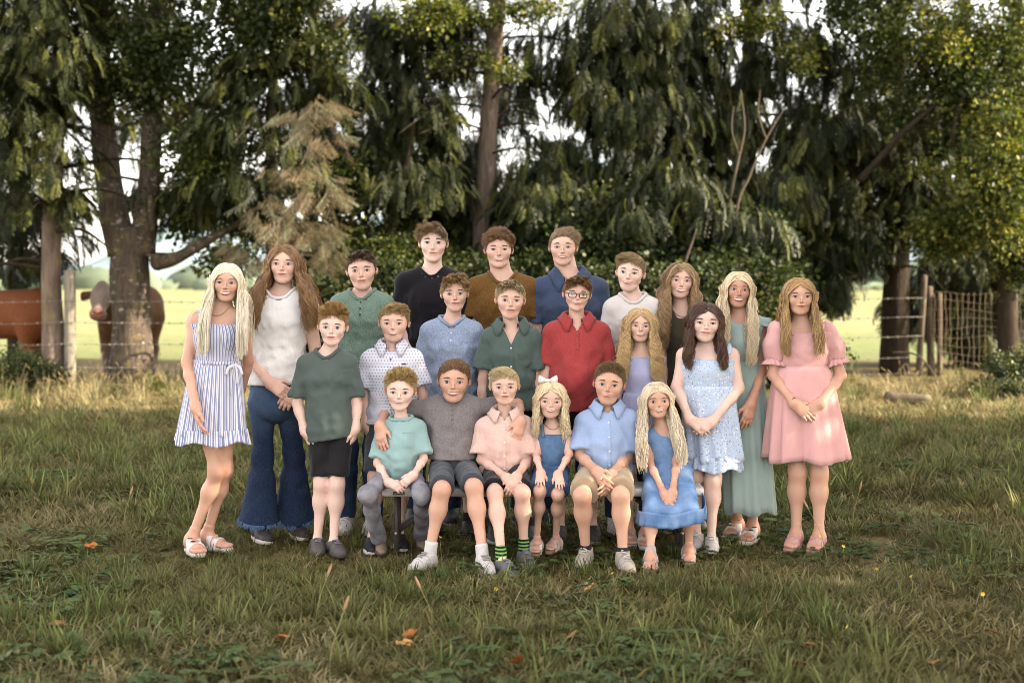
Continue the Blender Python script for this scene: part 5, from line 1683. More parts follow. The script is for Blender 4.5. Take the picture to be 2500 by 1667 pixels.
BACK = 'cousins standing in the back row'
MIDL = 'cousins standing in the middle row'
FRNT = 'children sitting on the folding bench'
DN = np.array([0, 0, -1.0])
SPECS = [
 dict(seed=1, label='teenage girl in blue and white striped sundress with long straight platinum hair', group=BACK,
      D=7.75, H=1.59, shz=.0, head=(552, 636, 548, 737), hairt=.014, yaw=.10, pitch=.0, age=.7, skin=TAN, smile=.8, open=1.0, squint=.8, leg=.88, arm=.92,
      sh=[(474, 782), (592, 778)], el=[(456, 885, -.05), (606, 880, .12)], wr=[(478, 995, -.17), (590, 955, .2)], tip=[(496, 1066, -.19), None], nohand=[0, 1],
      hip=[(490, 990), (556, 990)], kn=[(528, 1150), (545, 1150)], an=[(470, 0), (512, 0)], toe=[(488, 1352), (560, 1338)],
      hair=longh('platinum', 'dac39c', 'fdf1dc', .47, part=.02, wave=.0, ff=.95, fb=.45, vol=.045, clump=.25, n=2000, keep=.28, tx=.46),
      dress=dict(name='striped_sundress', neck=791, waist=886, hem=1056, hemx=(436, 600), mat=('stripes',), ease=.008, pleats=9, amp=.12, tiedrop=1,
                 straps=[(502, 492, 757, .014), (586, 590, 757, .014)], tier=[(1046, 1080, .186, .198, 26, .045)], power=.8),
      foot=sandal('e6e2de', 'cfc8bd', buckle=1, band=.014), bands=[('wrist', 0, .98, lin('dcd8d2'), .003)], necklace=lin('b08d4f')),
 dict(seed=2, label='girl in white blouse and flared blue jeans with long wavy brown hair', group=BACK,
      D=8.1, H=1.71, head=(690, 591, 688, 692), hairt=.012, age=.8, skin=MID, smile=.25, squint=.55, wide=1.02, fat=1.06,
      sh=[(618, 746), (752, 746)], el=[(604, 862, -.02), (772, 868, 0)], wr=[(658, 934, -.17), (728, 950, -.16)], tip=[(706, 966, -.18), (690, 990, -.17)],
      pn=[(0, 1, -.3), (0, 1, -.3)], curl=[.45, .45], hipx=.0, hip=[(640, 985), (705, 985)], kn=[(640, 1115), (712, 1115)], an=[(634, 0), (722, 0)], toe=[(655, 1321), (742, 1312)],
      hair=longh('walnut', '4a3220', 'a67c4e',   .47, part=.0, tx=.72, wave=.011, lam=.10, ff=.95, fb=.35, vol=.075, clump=.62, clumps=60, n=2200, spread=.08),
      top=dict(name='white_blouse', mat=mat_cloth('blouse_white', lin('efe9e5'), crumple=.55), hem=938, sleeve=.26, ease=.016, neck=.072, flare=.015),
      bot=dict(name='flared_jeans', type='jeans', hem=.93, ease=.006, flare=.080, mat=mat_denim('jeans_flare', lin('1d2a42'), lin('5d7391'), zr=(.50, .95)), fray=1),
      foot=shoe('3b3532', 'cfc4b6', toe=None), bands=[('wrist', 0, .97, lin('e8dcd8'), .0035)], necklace=lin('c9bcb0')),
 dict(seed=3, label='boy in heathered green henley with three dark buttons at the back left', group=BACK,
      D=8.5, H=1.68, head=(878, 603, 884, 708), hairt=.022, yaw=.05, age=.8, skin=MID, smile=.1, squint=.75, brow=-.01,
      sh=[(826, 748), (942, 748)], toe=[(835, 1300), (900, 1300)],
      hair=short('brown_crop', '3d2c20', '7c5f45', 'fwd', .038, .010, side=.15, fade=.18, up=.5, mess=.2),
      top=dict(name='henley_shirt', mat=mat_cloth('henley_green', lin('627869'), lin('8da193')), hem=1010, sleeve=.62, neck=.066, placket=(728, 775, 3, DARK_B)),
      bot=dict(name='jeans', type='jeans', hem=.98, mat=M_NAVYJEANS), foot=shoe('c9c2bd', 'e2ddd6', 'd8d2cc')),
 dict(seed=4, label='tall boy in plain black tee shirt with swept light brown hair', group=BACK,
      D=8.7, H=1.87, head=(1058, 532, 1056, 640), hairt=.034, yaw=.02, age=1.0, skin=FAIR, smile=.15, squint=.5, wide=.95, neck=.047, browt=.004,
      sh=[(986, 696), (1124, 696)], el=[(975, 800), None], wr=[(1010, 870, -.1), None],
      hair=short('sandy_brown', '54402b', 'a88a63', 'fwd', .065, .030, side=-.55, fade=.10, up=.45, mess=.3, n=3000),
      top=dict(name='tee_shirt', mat=mat_cloth('tee_black', lin('1b191d'), crumple=.3), hem=960, sleeve=.66, neck=.062),
      bot=dict(name='jeans', type='jeans', hem=.98, mat=M_NAVYJEANS), foot=shoe('2a2a2c', '888480', sock='1c1c1c')),
 dict(seed=5, label='tall smiling boy in rust brown tee shirt with curly hair', group=BACK,
      D=8.7, H=1.83, shz=.018, head=(1218, 550, 1218, 654), hairt=.036, yaw=.04, age=1.0, skin=MID, smile=.6, open=.7, squint=.95, neck=.056,
      sh=[(1156, 712), (1298, 712)], el=[(1146, 825), (1300, 830)],
      hair=short('curly_brown', '4a3020', '98714a', 'curly', .045, .016, fade=.12, up=.6, mess=.45, n=3200),
      top=dict(name='tee_shirt', mat=mat_cloth('tee_brown', lin('62441f'), lin('86612f')), hem=960, sleeve=.56, neck=.066),
      bot=dict(name='jeans', type='jeans', hem=.98, mat=M_NAVYJEANS), foot=shoe('2a2a2c', '888480')),
 dict(seed=6, label='tall boy in navy blue polo shirt with wavy swept back hair', group=BACK,
      D=8.7, H=1.85, shz=.024, head=(1374, 544, 1374, 648), hairt=.036, yaw=-.08, age=1.0, skin=MID, smile=.45, open=.5, squint=.95, neck=.058, wide=1.0,
      sh=[(1316, 716), (1464, 716)], el=[(1308, 830), (1478, 830)],
      hair=short('wavy_brown', '553f2c', 'b0916b', 'quiff', .060, .028, side=.45, fade=.10, up=.40, mess=.16, n=3000),
      top=dict(name='polo_shirt', mat=mat_cloth('polo_navy', lin('3c475f'), lin('4c5870'), crumple=.3), hem=960, sleeve=.66, neck=.064, collar=1, vee=.05, placket=(690, 760, 2, DARK_B)),
      bot=dict(name='jeans', type='jeans', hem=.98, mat=M_NAVYJEANS), foot=shoe('2a2a2c', '888480')),
 dict(seed=7, label='boy in off white pocket tee shirt with combed over blond hair', group=BACK,
      D=8.4, H=1.66, shz=.020, head=(1543, 609, 1531, 711), hairt=.026, yaw=-.22, age=.8, skin=FAIR, smile=.5, open=.5, squint=.6,
      sh=[(1494, 762), (1596, 762)],
      hair=short('dark_blond', '5a432c', 'b3946a', 'side', .045, .012, side=-.8, fade=.17, up=.5, mess=.12),
      top=dict(name='tee_shirt', mat=mat_cloth('tee_offwhite', lin('ddd4cf'), crumple=.4), hem=960, sleeve=.66, neck=.066, pocket=(1508, 775, 1535, 830)),
      bot=dict(name='jeans', type='jeans', hem=.98, mat=M_NAVYJEANS), foot=shoe('c9c2bd', 'e2ddd6', sock='cccccc')),
 dict(seed=8, label='smiling girl in dark olive top with very long wavy ash blonde hair', group=BACK,
      D=8.45, H=1.61, head=(1668, 636, 1661, 728), hairt=.012, yaw=.0, age=.8, skin=MID, smile=.9, open=1.2, squint=.7,
      sh=[(1614, 786), (1716, 786)],
      hair=longh('ash_blonde', '664c33', 'c8a375', .50, part=.03, wave=.020, lam=.085, ff=.95, fb=.6, vol=.10, clump=.6, clumps=60, n=2200, tx=.48),
      dress=dict(name='olive_dress', waist=930, hem=1240, hemx=(1600, 1730), mat=mat_cloth('olive', lin('4b4535'), crumple=.5), tank=.060, ndrop=.03, ease=.012),
      foot=shoe('6a5a4c', 'cfc8bd'), necklace=lin('2a2422')),
 dict(seed=9, label='girl in long sage green flutter sleeve dress with long blonde hair', group=BACK,
      D=8.1, H=1.55, head=(1810, 657, 1802, 751), hairt=.012, yaw=-.06, age=.75, skin=DEEP, smile=.8, open=1.1, squint=.6, wide=.95, leg=.85, arm=.85,
      sh=[(1762, 800), (1856, 800)], el=[(1742, 905, .05), (1862, 905, -.05)], wr=[(1762, 985, .04), (1833, 985, -.17)], tip=[None, (1816, 1056, -.19)], pn=[None, (-.4, 1, 0)], curl=[.3, .3],
      an=[(1799, 0), (1836, 0)], toe=[(1774, 1310), (1818, 1322)],
      hair=longh('butter_blonde', 'c4a478', 'f6e2bf', .50, part=-.02, wave=.012, lam=.12, ff=.95, fb=.5, vol=.06, clump=.5, clumps=54, n=2000, tx=.38),
      dress=dict(name='sage_dress', waist=886, hem=1250, hemx=(1768, 1888), mat=mat_cloth('sage', lin('a2b4ad'), crumple=.55), tank=.066, ndrop=.02, ease=.010, flutter=.075, pleats=7, amp=.18, power=.55),
      foot=sandal('ded8d0', 'd6cfc4', buckle=1, band=.017), bands=[('wrist', 1, .97, lin('d9d9dc'), .0035), ('ankle', 0, .9, lin('a85a48'), .0022)]),
 dict(seed=10, label='girl in pink puff sleeve dress standing at the right end', group=BACK,
      D=7.95, H=1.51, shz=-.008, head=(1957, 674, 1957, 769), hairt=.010, yaw=-.04, age=.7, skin=TAN, smile=.35, squint=.55, wide=1.05, fat=1.04, leg=1.06,
      sh=[(1897, 814), (2022, 814)], el=[(1888, 916, -.02), (2052, 916, -.02)], wr=[(1938, 984, -.16), (2004, 984, -.16)], tip=[(1992, 1028, -.185), (1958, 1018, -.155)],
      pn=[(.1, 1, -.4), (-.1, 1, -.4)], curl=[.3, .5], kn=[(1945, 1154), (1996, 1154)], an=[(1942, 0), (1998, 0)], toe=[(1926, 1340), (1982, 1344)],
      hair=longh('honey_blonde', '755433', 'd0a770', .40, part=-.02, wave=.010, lam=.13, ff=.95, fb=.12, vol=.05, clump=.5, n=1900),
      dress=dict(name='pink_dress', neck=811, waist=897, hem=1122, hemx=(1868, 2072), mat=mat_cloth('pink_dress', lin('e2aca8'), crumple=.4), ease=.010, pleats=8, amp=.16, puff=.145, power=.62, wsc=(.3, .3, 3.0), wf=60.0, wamp=.0018,
                 straps=[(1926, 1914, 792, .03), (1995, 2004, 792, .03)]),
      foot=sandal('cf9f98', 'b98b80', band=.024), bands=[('wrist', 0, .95, lin('2a2326'), .006), ('wrist', 1, .95, lin('c9a6b8'), .004), ('ankle', 0, .93, lin('d8d0c8'), .003), ('ankle', 1, .95, lin('d8d0c8'), .003)]),
 dict(seed=11, label='boy in dark grey green pocket tee and black shorts with spiky hair', group=MIDL,
      D=7.8, H=1.38, head=(812, 733, 807, 845), hairt=.042, yaw=.03, age=.35, skin=FAIR, smile=-.2, squint=.25, wide=1.0,
      sh=[(744, 893), (854, 890)], el=[(726, 985, .0), (872, 985, .0)], wr=[(744, 1052, -.03), (868, 1046, -.03)], tip=[(766, 1100, .0), (854, 1095, .0)], nohand=[0, 0], curl=[.2, .3],
      hip=[(780, 1045), (834, 1045)], kn=[(786, 1182), (824, 1182)], an=[(775, 0), (815, 0)], toe=[(779, 1350), (838, 1354)],
      hair=short('caramel', '6b4a2a', 'c39a62', 'up', .052, .010, fade=.22, up=.55, mess=.38, n=2600),
      top=dict(name='pocket_tee_shirt', mat=mat_cloth('tee_greygreen', lin('55605b'), crumple=.35), hem=1070, sleeve=.84, ease=.013, neck=.066, pocket=(831, 902, 860, 945), tilt=.16, sflare=.01),
      bot=dict(name='athletic_shorts', type='shorts', hem=.84, ease=.016, flare=.016, mat=M_SHORT_BLACK),
      foot=shoe('57524f', '4a4644', '7c7684')),
 dict(seed=12, label='boy in white short sleeve shirt with small dark dots', group=MIDL,
      D=7.97, H=1.38, shz=-.006, head=(960, 732, 959, 835), hairt=.024, yaw=.0, age=.4, skin=MID, smile=.55, open=.7, squint=.6, wide=1.05,
      sh=[(902, 878), (1012, 876)], el=[(890, 968), (1032, 965)], wr=[(894, 1038, -.03), (1030, 1030, 0)], tip=[(905, 1075, -.01), None],
      hair=short('straw', '5e472c', 'b8975f', 'side', .036, .010, side=.7, fade=.2, up=.45, mess=.14), toe=[(905, 1346), (985, 1338)], an=[(908, 0), (975, 0)],
      top=dict(name='dotted_shirt', mat=('dots',), hem=1034, sleeve=.72, ease=.022, neck=.064, collar=1, vee=.02, placket=(868, 1028, 5, DARK_B), sflare=.014),
      bot=dict(name='cargo_shorts', type='shorts', hem=.9, ease=.024, flare=.02, mat=M_CHARCOAL), foot=shoe('232122', 'd9d4cc')),
 dict(seed=13, label='boy in light blue heathered henley with two white buttons', group=MIDL,
      D=8.27, H=1.54, shz=.026, head=(1108, 661, 1112, 761), hairt=.026, yaw=.06, age=.5, skin=MID, smile=-.15, squint=.35, wide=.98,
      sh=[(1046, 820), (1160, 820)],
      hair=short('golden_brown', '6a4d2c', 'c09a64', 'fwd', .060, .022, side=.35, fade=.12, up=.45, mess=.26, n=2900),
      top=dict(name='henley_shirt', mat=mat_cloth('henley_blue', lin('8391ad'), lin('b3bccd')), hem=1010, sleeve=.7, neck=.066, vee=.03, placket=(792, 838, 2, WHITE_B), pocket=(1130, 830, 1158, 868)),
      bot=dict(name='shorts', type='shorts', hem=.9, mat=M_CHARCOAL), foot=shoe('232122', '3a3836', sock='19191a')),
 dict(seed=14, label='blond boy in green grey button front shirt with notched collar', group=MIDL,
      D=8.12, H=1.51, shz=.018, head=(1249, 674, 1245, 779), hairt=.026, yaw=.05, age=.5, skin=MID, smile=.1, squint=.55,
      sh=[(1196, 834), (1300, 834)], el=[(1180, 925), (1306, 930)],
      hair=short('pale_blond', '8a6f48', 'dcc396', 'fwd', .034, .016, side=-.1, fade=.14, up=.55, mess=.16),
      top=dict(name='button_shirt', mat=mat_cloth('shirt_greengrey', lin('505f59'), crumple=.85), hem=1000, sleeve=.74, ease=.022, neck=.068, collar=1, vee=.09, open=.5, placket=(840, 990, 4, WHITE_B), sflare=.016),
      bot=dict(name='shorts', type='shorts', hem=.9, mat=M_SHORT_BLACK), foot=shoe('4a4846', 'bdb8b0', sock='2b2b2b')),
 dict(seed=15, label='boy with dark framed glasses in brick red polo shirt', group=MIDL,
      D=8.12, H=1.53, shz=.022, head=(1414, 667, 1408, 760), hairt=.022, yaw=.02, age=.55, skin=MID, smile=.3, open=.5, squint=.4, wide=1.06, fat=1.14,
      sh=[(1348, 822), (1468, 822)], el=[(1330, 915), (1488, 915)], wr=[(1318, 985, -.03), None], belly=.035,
      hair=short('chestnut', '4f3620', '9a7648', 'fwd', .048, .018, side=.3, fade=.14, up=.45, mess=.24), teeth=lin('b9b4b2'),
      top=dict(name='polo_shirt', mat=mat_cloth('polo_red', lin('9c3a3a'), lin('ab4946'), crumple=.3), hem=1000, sleeve=.74, ease=.018, neck=.066, collar=1, vee=.05, placket=(790, 850, 2, GREY_B), belly=1),
      bot=dict(name='shorts', type='shorts', hem=.9, mat=M_SHORT_BLACK), foot=shoe('4a4846', 'bdb8b0')),
 dict(seed=16, label='smiling girl in lavender smocked dress with long crimped golden hair', group=MIDL,
      D=8.06, H=1.33, head=(1567, 750, 1563, 835), hairt=.010, yaw=-.04, age=.3, skin=MID, smile=.6, open=.8, squint=.7, leg=.85, arm=.85,
      sh=[(1524, 884), (1610, 884)],
      hair=longh('crimped_gold', '9a7448', 'e9c690', .36, part=-.01, wave=.017, lam=.055, ff=.95, fb=.6, vol=.11, clump=.62, clumps=56, n=2200, tx=.50),
      dress=dict(name='lavender_dress', neck=871, waist=962, hem=1130, hemx=(1500, 1625), mat=mat_cloth('lavender', lin('b9b8d8'), crumple=.4), ease=.008, straps=[(1540, 1534, 850, .014), (1590, 1594, 850, .014)]),
      toe=[(1541, 1330), (1574, 1334)], foot=sandal('dcd6d0', 'cfc8bd', band=.014)),
 dict(seed=17, label='brunette girl in pale blue floral ruffled sundress', group=MIDL,
      D=7.92, H=1.38, head=(1728, 734, 1722, 835), hairt=.012, yaw=-.03, age=.4, skin=FAIR, smile=.5, squint=.75, wide=1.08, fat=1.14, iris=lin('2c1f18'),
      sh=[(1668, 872), (1788, 872)], el=[(1652, 945, -.02), (1804, 948, -.02)], wr=[(1684, 1025, -.14), (1740, 1028, -.15)], tip=[(1732, 1058, -.17), (1704, 1050, -.165)],
      pn=[(.1, 1, -.4), (-.1, 1, -.4)], curl=[.35, .5], kn=[(1697, 1165), (1738, 1168)], an=[(1701, 0), (1737, 0)], toe=[(1698, 1336), (1738, 1346)],
      hair=longh('dark_brunette', '2c1e17', '6a4732', .32, part=.04, wave=.012, lam=.12, ff=.9, fb=.25, vol=.05, clump=.5, n=1900),
      dress=dict(name='floral_sundress', neck=876, waist=945, hem=1122, hemx=(1674, 1812), mat=('floral',), ease=.009, amp=.14, pleats=8, power=.7,
                 straps=[(1686, 1680, 836, .026), (1768, 1780, 838, .026)], tier=[(1112, 1146, .150, .158, 16, .06)]),
      foot=shoe('d5cec8', 'e2ddd6', 'e9e5e0'), bands=[('wrist', 0, .98, lin('c9d6cc'), .004)]),
 dict(seed=18, label='little boy in aqua pocket tee and grey jeans at left end of bench', group=FRNT, sit=True,
      D=7.78, H=1.12, head=(977, 893, 973, 1004), hairt=.036, yaw=-.02, age=.15, skin=FAIR, smile=.35, open=.25, squint=.5, wide=1.04,
      sh=[(934, 1046), (1024, 1040)], el=[(922, 1130, -.05), (1034, 1120, -.05)], wr=[(948, 1178, -.22), (1010, 1160, -.24)], tip=[(975, 1190, -.25), (982, 1182, -.26)],
      pn=[(.1, .8, -.6), (-.1, .8, -.6)], curl=[.4, .6], hs=.115, hip=[(950, 1150), (1002, 1150)], kn=[(898, 1206, -.33), (1030, 1206, -.33)], an=[(928, 0), (1030, 0)], toe=[(932, 1348), (1036, 1338)],
      hair=short('wheat', '80612f', 'd8b87c', 'up', .042, .016, fade=.16, up=.5, mess=.34, n=2600),
      top=dict(name='pocket_tee_shirt', mat=mat_cloth('tee_aqua', lin('97b4b2'), crumple=.4), hem=1182, sleeve=.84, ease=.014, neck=.076, pocket=(984, 1051, 1012, 1094), sflare=.012, belly=1),
      bot=dict(name='jeans', type='jeans', hem=.92, ease=.010, flare=.014, mat=M_GREYJEANS), foot=shoe('8f7d66', '5a4a3c')),
 dict(seed=19, label='boy in grey henley with both arms around his bench neighbours', group=FRNT, sit=True,
      D=7.84, H=1.48, head=(1109, 869, 1105, 983), hairt=.026, yaw=.0, age=.55, skin=TAN, smile=.9, open=1.1, squint=.5,
      sh=[(1046, 992, .03), (1164, 990, .03)], el=[(945, 1000, .10), (1264, 986, .10)], wr=[(927, 1040, -.13), (1272, 1028, -.13)], tip=[(933, 1092, -.17), (1259, 1070, -.17)],
      pn=[(.5, 1, .1), (-.5, 1, .1)], curl=[.25, .25], hip=[(1078, 1144), (1134, 1144)], kn=[(1079, 1196, -.46), (1157, 1190, -.46)], an=[(1048, 0), (1180, 0)], toe=[(1002, 1390), (1197, 1400)],
      hair=short('brown_short', '4a3422', '94704a', 'quiff', .034, .009, side=.3, fade=.2, up=.5, mess=.16),
      top=dict(name='henley_shirt', mat=mat_cloth('henley_grey', lin('77706f'), lin('9c9293'), hs=200), hem=1118, sleeve=.66, ease=.018, neck=.062, placket=(992, 1030, 3, GREY_B)),
      bot=dict(name='chino_shorts', type='shorts', hem=.86, ease=.018, flare=.012, mat=M_CHARCOAL), foot=shoe('d2cdca', 'b9b4ae', '9a948e', 'd9d5d2', sockh=.075), teeth=lin('d9d4d0')),
 dict(seed=20, label='blond boy in pale pink button shirt and black shorts on bench', group=FRNT, sit=True,
      D=7.78, H=1.30, head=(1231, 892, 1233, 989), hairt=.018, yaw=.02, age=.3, skin=MID, smile=.05, squint=.45, wide=1.06,
      sh=[(1182, 1040), (1282, 1036)], el=[(1176, 1122, -.03), (1290, 1122, -.03)], wr=[(1236, 1166, -.31), (1262, 1162, -.31)], tip=[(1264, 1200, -.37), (1246, 1196, -.36)],
      pn=[(.2, .9, -.4), (-.2, .9, -.4)], curl=[.4, .5], hip=[(1206, 1147), (1258, 1147)], kn=[(1208, 1203, -.38), (1275, 1203, -.38)], an=[(1226, 0), (1279, 0)], toe=[(1262, 1402), (1295, 1380)],
      hair=short('light_blond', '9a7e50', 'e6cf9e', 'side', .034, .012, side=-.8, fade=.18, up=.4, mess=.1),
      top=dict(name='button_shirt', mat=mat_cloth('shirt_pink', lin('deb7aa'), lin('e8c6bb'), crumple=.7), hem=1152, sleeve=.80, ease=.024, neck=.068, collar=1, vee=.03, placket=(1035, 1145, 4, WHITE_B), sflare=.016, belly=1),
      bot=dict(name='shorts', type='shorts', hem=.84, ease=.018, mat=M_SHORT_BLACK), foot=shoe('66656a', '8d8880', '7d7c80', '1d261c', sockh=.085, sockmat='socks')),
 dict(seed=21, label='toddler girl in denim romper with white hair bow on bench', group=FRNT, sit=True,
      D=7.78, H=1.0, head=(1347, 930, 1344, 1022), hairt=.012, yaw=-.02, age=.0, skin=MID, smile=.9, open=.7, squint=.95, wide=1.10, pitch=.03,
      sh=[(1314, 1052), (1384, 1052)], el=[(1308, 1108, -.06), (1390, 1108, -.06)], wr=[(1320, 1154, -.26), (1362, 1158, -.28)], tip=[(1316, 1192, -.37), (1372, 1198, -.38)],
      pn=[(.1, .5, -1), (-.1, .5, -1)], curl=[.18, .18], fspread=1.7, hs=.11, hip=[(1324, 1150), (1366, 1150)], kn=[(1318, 1198, -.30), (1362, 1206, -.31)], an=[(1310, 0), (1357, 0)], toe=[(1307, 1352, .02), (1338, 1345, .02)],
      hair=longh('toddler_blonde', 'c4a473', 'f5e0ba', .24, part=.0, wave=.006, lam=.10, ff=.9, fb=.4, vol=.045, clump=.5, clumps=50, n=1700, keep=.29),
      dress=dict(name='denim_romper', neck=1058, waist=1126, hem=1150, mat=mat_denim('romper_denim', lin('3a5576'), lin('6a88ab')), ease=.012, wsc=(1, 1, .6), wf=24, straps=[(1326, 1322, 1030, .017), (1374, 1378, 1030, .017)]),
      bot=dict(name='romper_shorts', type='shorts', hem=.82, ease=.022, flare=.02, mat=MATS['romper_denim'], waist=.56), leg=.9, arm=.98,
      foot=sandal('c9bdb4', '8d7460', band=.014, ankle_strap=1), bands=[('wrist', 1, .95, lin('c9b7d8'), .004)], necklace=lin('b08d4f')),
 dict(seed=22, label='boy in light blue button shirt and khaki shorts with clasped hands', group=FRNT, sit=True,
      D=7.80, H=1.48, head=(1492, 880, 1481, 989), hairt=.018, yaw=-.12, age=.5, skin=TAN, smile=.1, open=.35, squint=.6, wide=.98,
      sh=[(1426, 1026), (1540, 1022)], el=[(1416, 1112, -.06), (1530, 1118, -.06)], wr=[(1457, 1150, -.33), (1494, 1158, -.34)], tip=[(1478, 1186, -.42), (1474, 1206, -.43)],
      pn=[(.9, .4, -.3), (-.9, .3, -.3)], curl=[.3, .25], hip=[(1450, 1147), (1508, 1147)], kn=[(1421, 1210, -.46), (1515, 1210, -.46)], an=[(1430, 0), (1521, 0)], toe=[(1414, 1384), (1540, 1396)],
      hair=short('buzz_brown', '54402c', '8f7350', 'up', .014, .008, fade=.2, up=.7, mess=.1),
      top=dict(name='button_shirt', mat=mat_cloth('shirt_blue', lin('9aaed2'), lin('b0c0dc'), hs=260, crumple=.55), hem=1152, sleeve=.84, ease=.022, neck=.062, collar=1, vee=.02, placket=(1020, 1135, 4, WHITE_B), sflare=.016, belly=1),
      bot=dict(name='khaki_shorts', type='shorts', hem=.84, ease=.024, flare=.024, mat=M_KHAKI), foot=shoe('b5ac9f', '3a3c48', 'c9c2b6', '201e24', hi=.02, sockh=.05), bands=[('wrist', 0, .95, lin('d8d2cc'), .004), ('wrist', 1, .93, lin('3b2f2c'), .003)]),
 dict(seed=23, label='little girl in ruffled denim dress with very long blonde hair on bench', group=FRNT, sit=True,
      D=7.76, H=1.14, head=(1606, 930, 1611, 1022), hairt=.012, yaw=.05, age=.1, skin=TAN, smile=.4, open=.7, squint=.3, leg=.92, arm=.9, wide=1.04, iris=lin('2c2019'),
      sh=[(1582, 1062), (1656, 1056)], el=[(1586, 1128, -.08), (1652, 1128, -.08)], wr=[(1622, 1206, -.30), (1642, 1202, -.30)], tip=[(1636, 1244, -.35), (1634, 1238, -.34)],
      pn=[(.5, .9, -.2), (-.5, .9, -.2)], curl=[.3, .4], hip=[(1606, 1152), (1654, 1152)], kn=[(1590, 1250, -.36), (1684, 1244, -.34)], an=[(1588, 0), (1681, 0)], toe=[(1589, 1394), (1682, 1374)],
      hair=longh('flaxen', 'cdb187', 'faead0', .42, part=.0, wave=.008, lam=.14, ff=.92, fb=.5, vol=.05, clump=.5, clumps=50, n=1900, tx=.50),
      dress=dict(name='denim_dress', waist=1128, hem=1150, mat=mat_denim('dress_denim', lin('5a7aa6'), lin('86a1c6')), tank=.066, ndrop=.03, ease=.012, wsc=(1, 1, .6), wf=24),
      seatskirt=dict(hem=1.0, mat=MATS['dress_denim']), foot=dict(kind='open', col=lin('b9b4b8'), sole=lin('8d8078'), band=.010),
      bands=[('wrist', 0, .93, lin('d8b0a0'), .004), ('wrist', 1, .93, lin('c98a6a'), .0035)]),
]
_special = {'stripes': lambda: mat_stripes('stripes', lin('e4e1e8'), lin('6f78ab'), .021), 'dots': lambda: mat_dots('dots', lin('d9d7e3'), lin('34384f'), .017),
            'floral': lambda: mat_floral('floral', lin('c6d3ea'))}
for S in SPECS:
    for kk in ('top', 'dress'):
        if S.get(kk) and isinstance(S[kk]['mat'], tuple): S[kk]['mat'] = _special[S[kk]['mat'][0]]()
    if S['foot'].get('sockmat') == 'socks': S['foot']['sockmat'] = mat_socks()
    build_person(S)
# ------------------------------------------------------------------ grass, weeds, litter
def tuft(seed, n, L, spread, lie, col_a, col_b, w=.0042, seedhead=0):
    r = np.random.default_rng(seed); g = Geo()
    for k in range(n):
        a = r.random() * 6.28; rr = spread * math.sqrt(r.random()); p = np.array([math.cos(a) * rr, math.sin(a) * rr, -.005])
        az = a + r.normal(0, .9); l = L * (.45 + .75 * r.random()); out = lie * (.5 + .8 * r.random())
        d = np.array([math.cos(az), math.sin(az), 0]); sd = np.array([-d[1], d[0], 0]) * w * (.6 + .7 * r.random())
        t = np.array([0, .38, .72, 1.0])
        c = p + d * (l * out * t ** 1.5)[:, None] + np.array([0, 0, 1.0]) * (l * (t * math.sqrt(max(1 - out * out * .7, .15)) - .45 * out * t ** 2.2))[:, None]
        c[:, 2] = np.maximum(c[:, 2], -.004)
        V = np.concatenate([c[:1] - sd, c[:1] + sd, c[1:2] - sd, c[1:2] + sd, c[2:3] - sd * .75, c[2:3] + sd * .75, c[3:]])
        u = r.random(); colr = np.array(col_a) * (1 - u) + np.array(col_b) * u; colr = colr * (.7 + .6 * r.random())
        g.add(V, [np.array([[0, 1, 3, 2], [2, 3, 5, 4]]), np.array([[4, 5, 6]])], colr)
        if seedhead and r.random() < seedhead:
            hd = c[3] - c[2]; hd /= np.linalg.norm(hd)
            V, F = tube(np.array([c[3] - hd * .02, c[3] + hd * .01, c[3] + hd * .04, c[3] + hd * .06]), [.001, .0045, .004, .001], 5); g.add(V, F, lin('b59a72'))
    return g.mesh('tuft')

def weed(seed):
    r = np.random.default_rng(seed); g = Geo()
    for k in range(9):
        a = r.random() * 6.28; l = .05 + .07 * r.random(); p = np.array([math.cos(a), math.sin(a), 0]) * l; p[2] = .015 + .05 * r.random()
        V, F = tube(np.array([[0, 0, 0], p * .6 + [0, 0, .01], p]), [.0015, .0012, .001], 3); g.add(V, F, lin('5d6b35'))
        v = .7 + .5 * r.random(); cc = np.array(lin('56693c')) * v
        for q in range(5):
            b = a + (q - 2) * .6; d = np.array([math.cos(b), math.sin(b), -.15])
            V, F = leaf_quads(p, d, np.array([0, 0, 1.0]) + r.normal(0, .2, 3), .028 + .018 * r.random(), .018); g.add(V, F, cc)
    return g.mesh('weed')

def mat_grass(name):
    t = NT(name); a = t.attr('col'); oi = t.n('ObjectInfo')
    geo = t.n('NewGeometry')
    n1 = t.noise(geo.outputs['Position'], .8, 3, .6)
    c = t.mix(t.math('MULTIPLY', t.ramp(n1, .40, .66), .55), a, lin('7f734e'))
    c = t.mix(1.0, c, t.mix(oi.outputs['Random'], (.62, .66, .60), (1.08, 1.04, .94)), 'MULTIPLY')
    b = t.principled(c, .65, spec=.25)
    tr = t.n('BsdfTranslucent'); t.l(c, tr.inputs[0]); m = t.n('MixShader'); m.inputs[0].default_value = .25
    t.l(b.outputs[0], m.inputs[1]); t.l(tr.outputs[0], m.inputs[2]); t.l(m.outputs[0], t.out.inputs[0])
    return t.m
M_GRASS = mat_grass('grass_blades')
G1, G2, S1, S2 = lin('4d5229'), lin('7e7c47'), lin('8f8460'), lin('b3a680')
PR_GRASS = proto_coll('grass', [tuft(k, 46, .17, .11, .75, G1, G2) for k in range(4)] + [tuft(9 + k, 40, .25, .07, .5, G1, lin('7c8a50')) for k in range(2)], M_GRASS)
PR_MAT = proto_coll('mat', [tuft(60 + k, 60, .12, .14, .98, lin('54512c'), lin('877a4c'), .0038) for k in range(4)], M_GRASS)
PR_DRY = proto_coll('dry', [tuft(20 + k, 40, .16, .12, .92, S1, S2, .0034) for k in range(3)], M_GRASS)
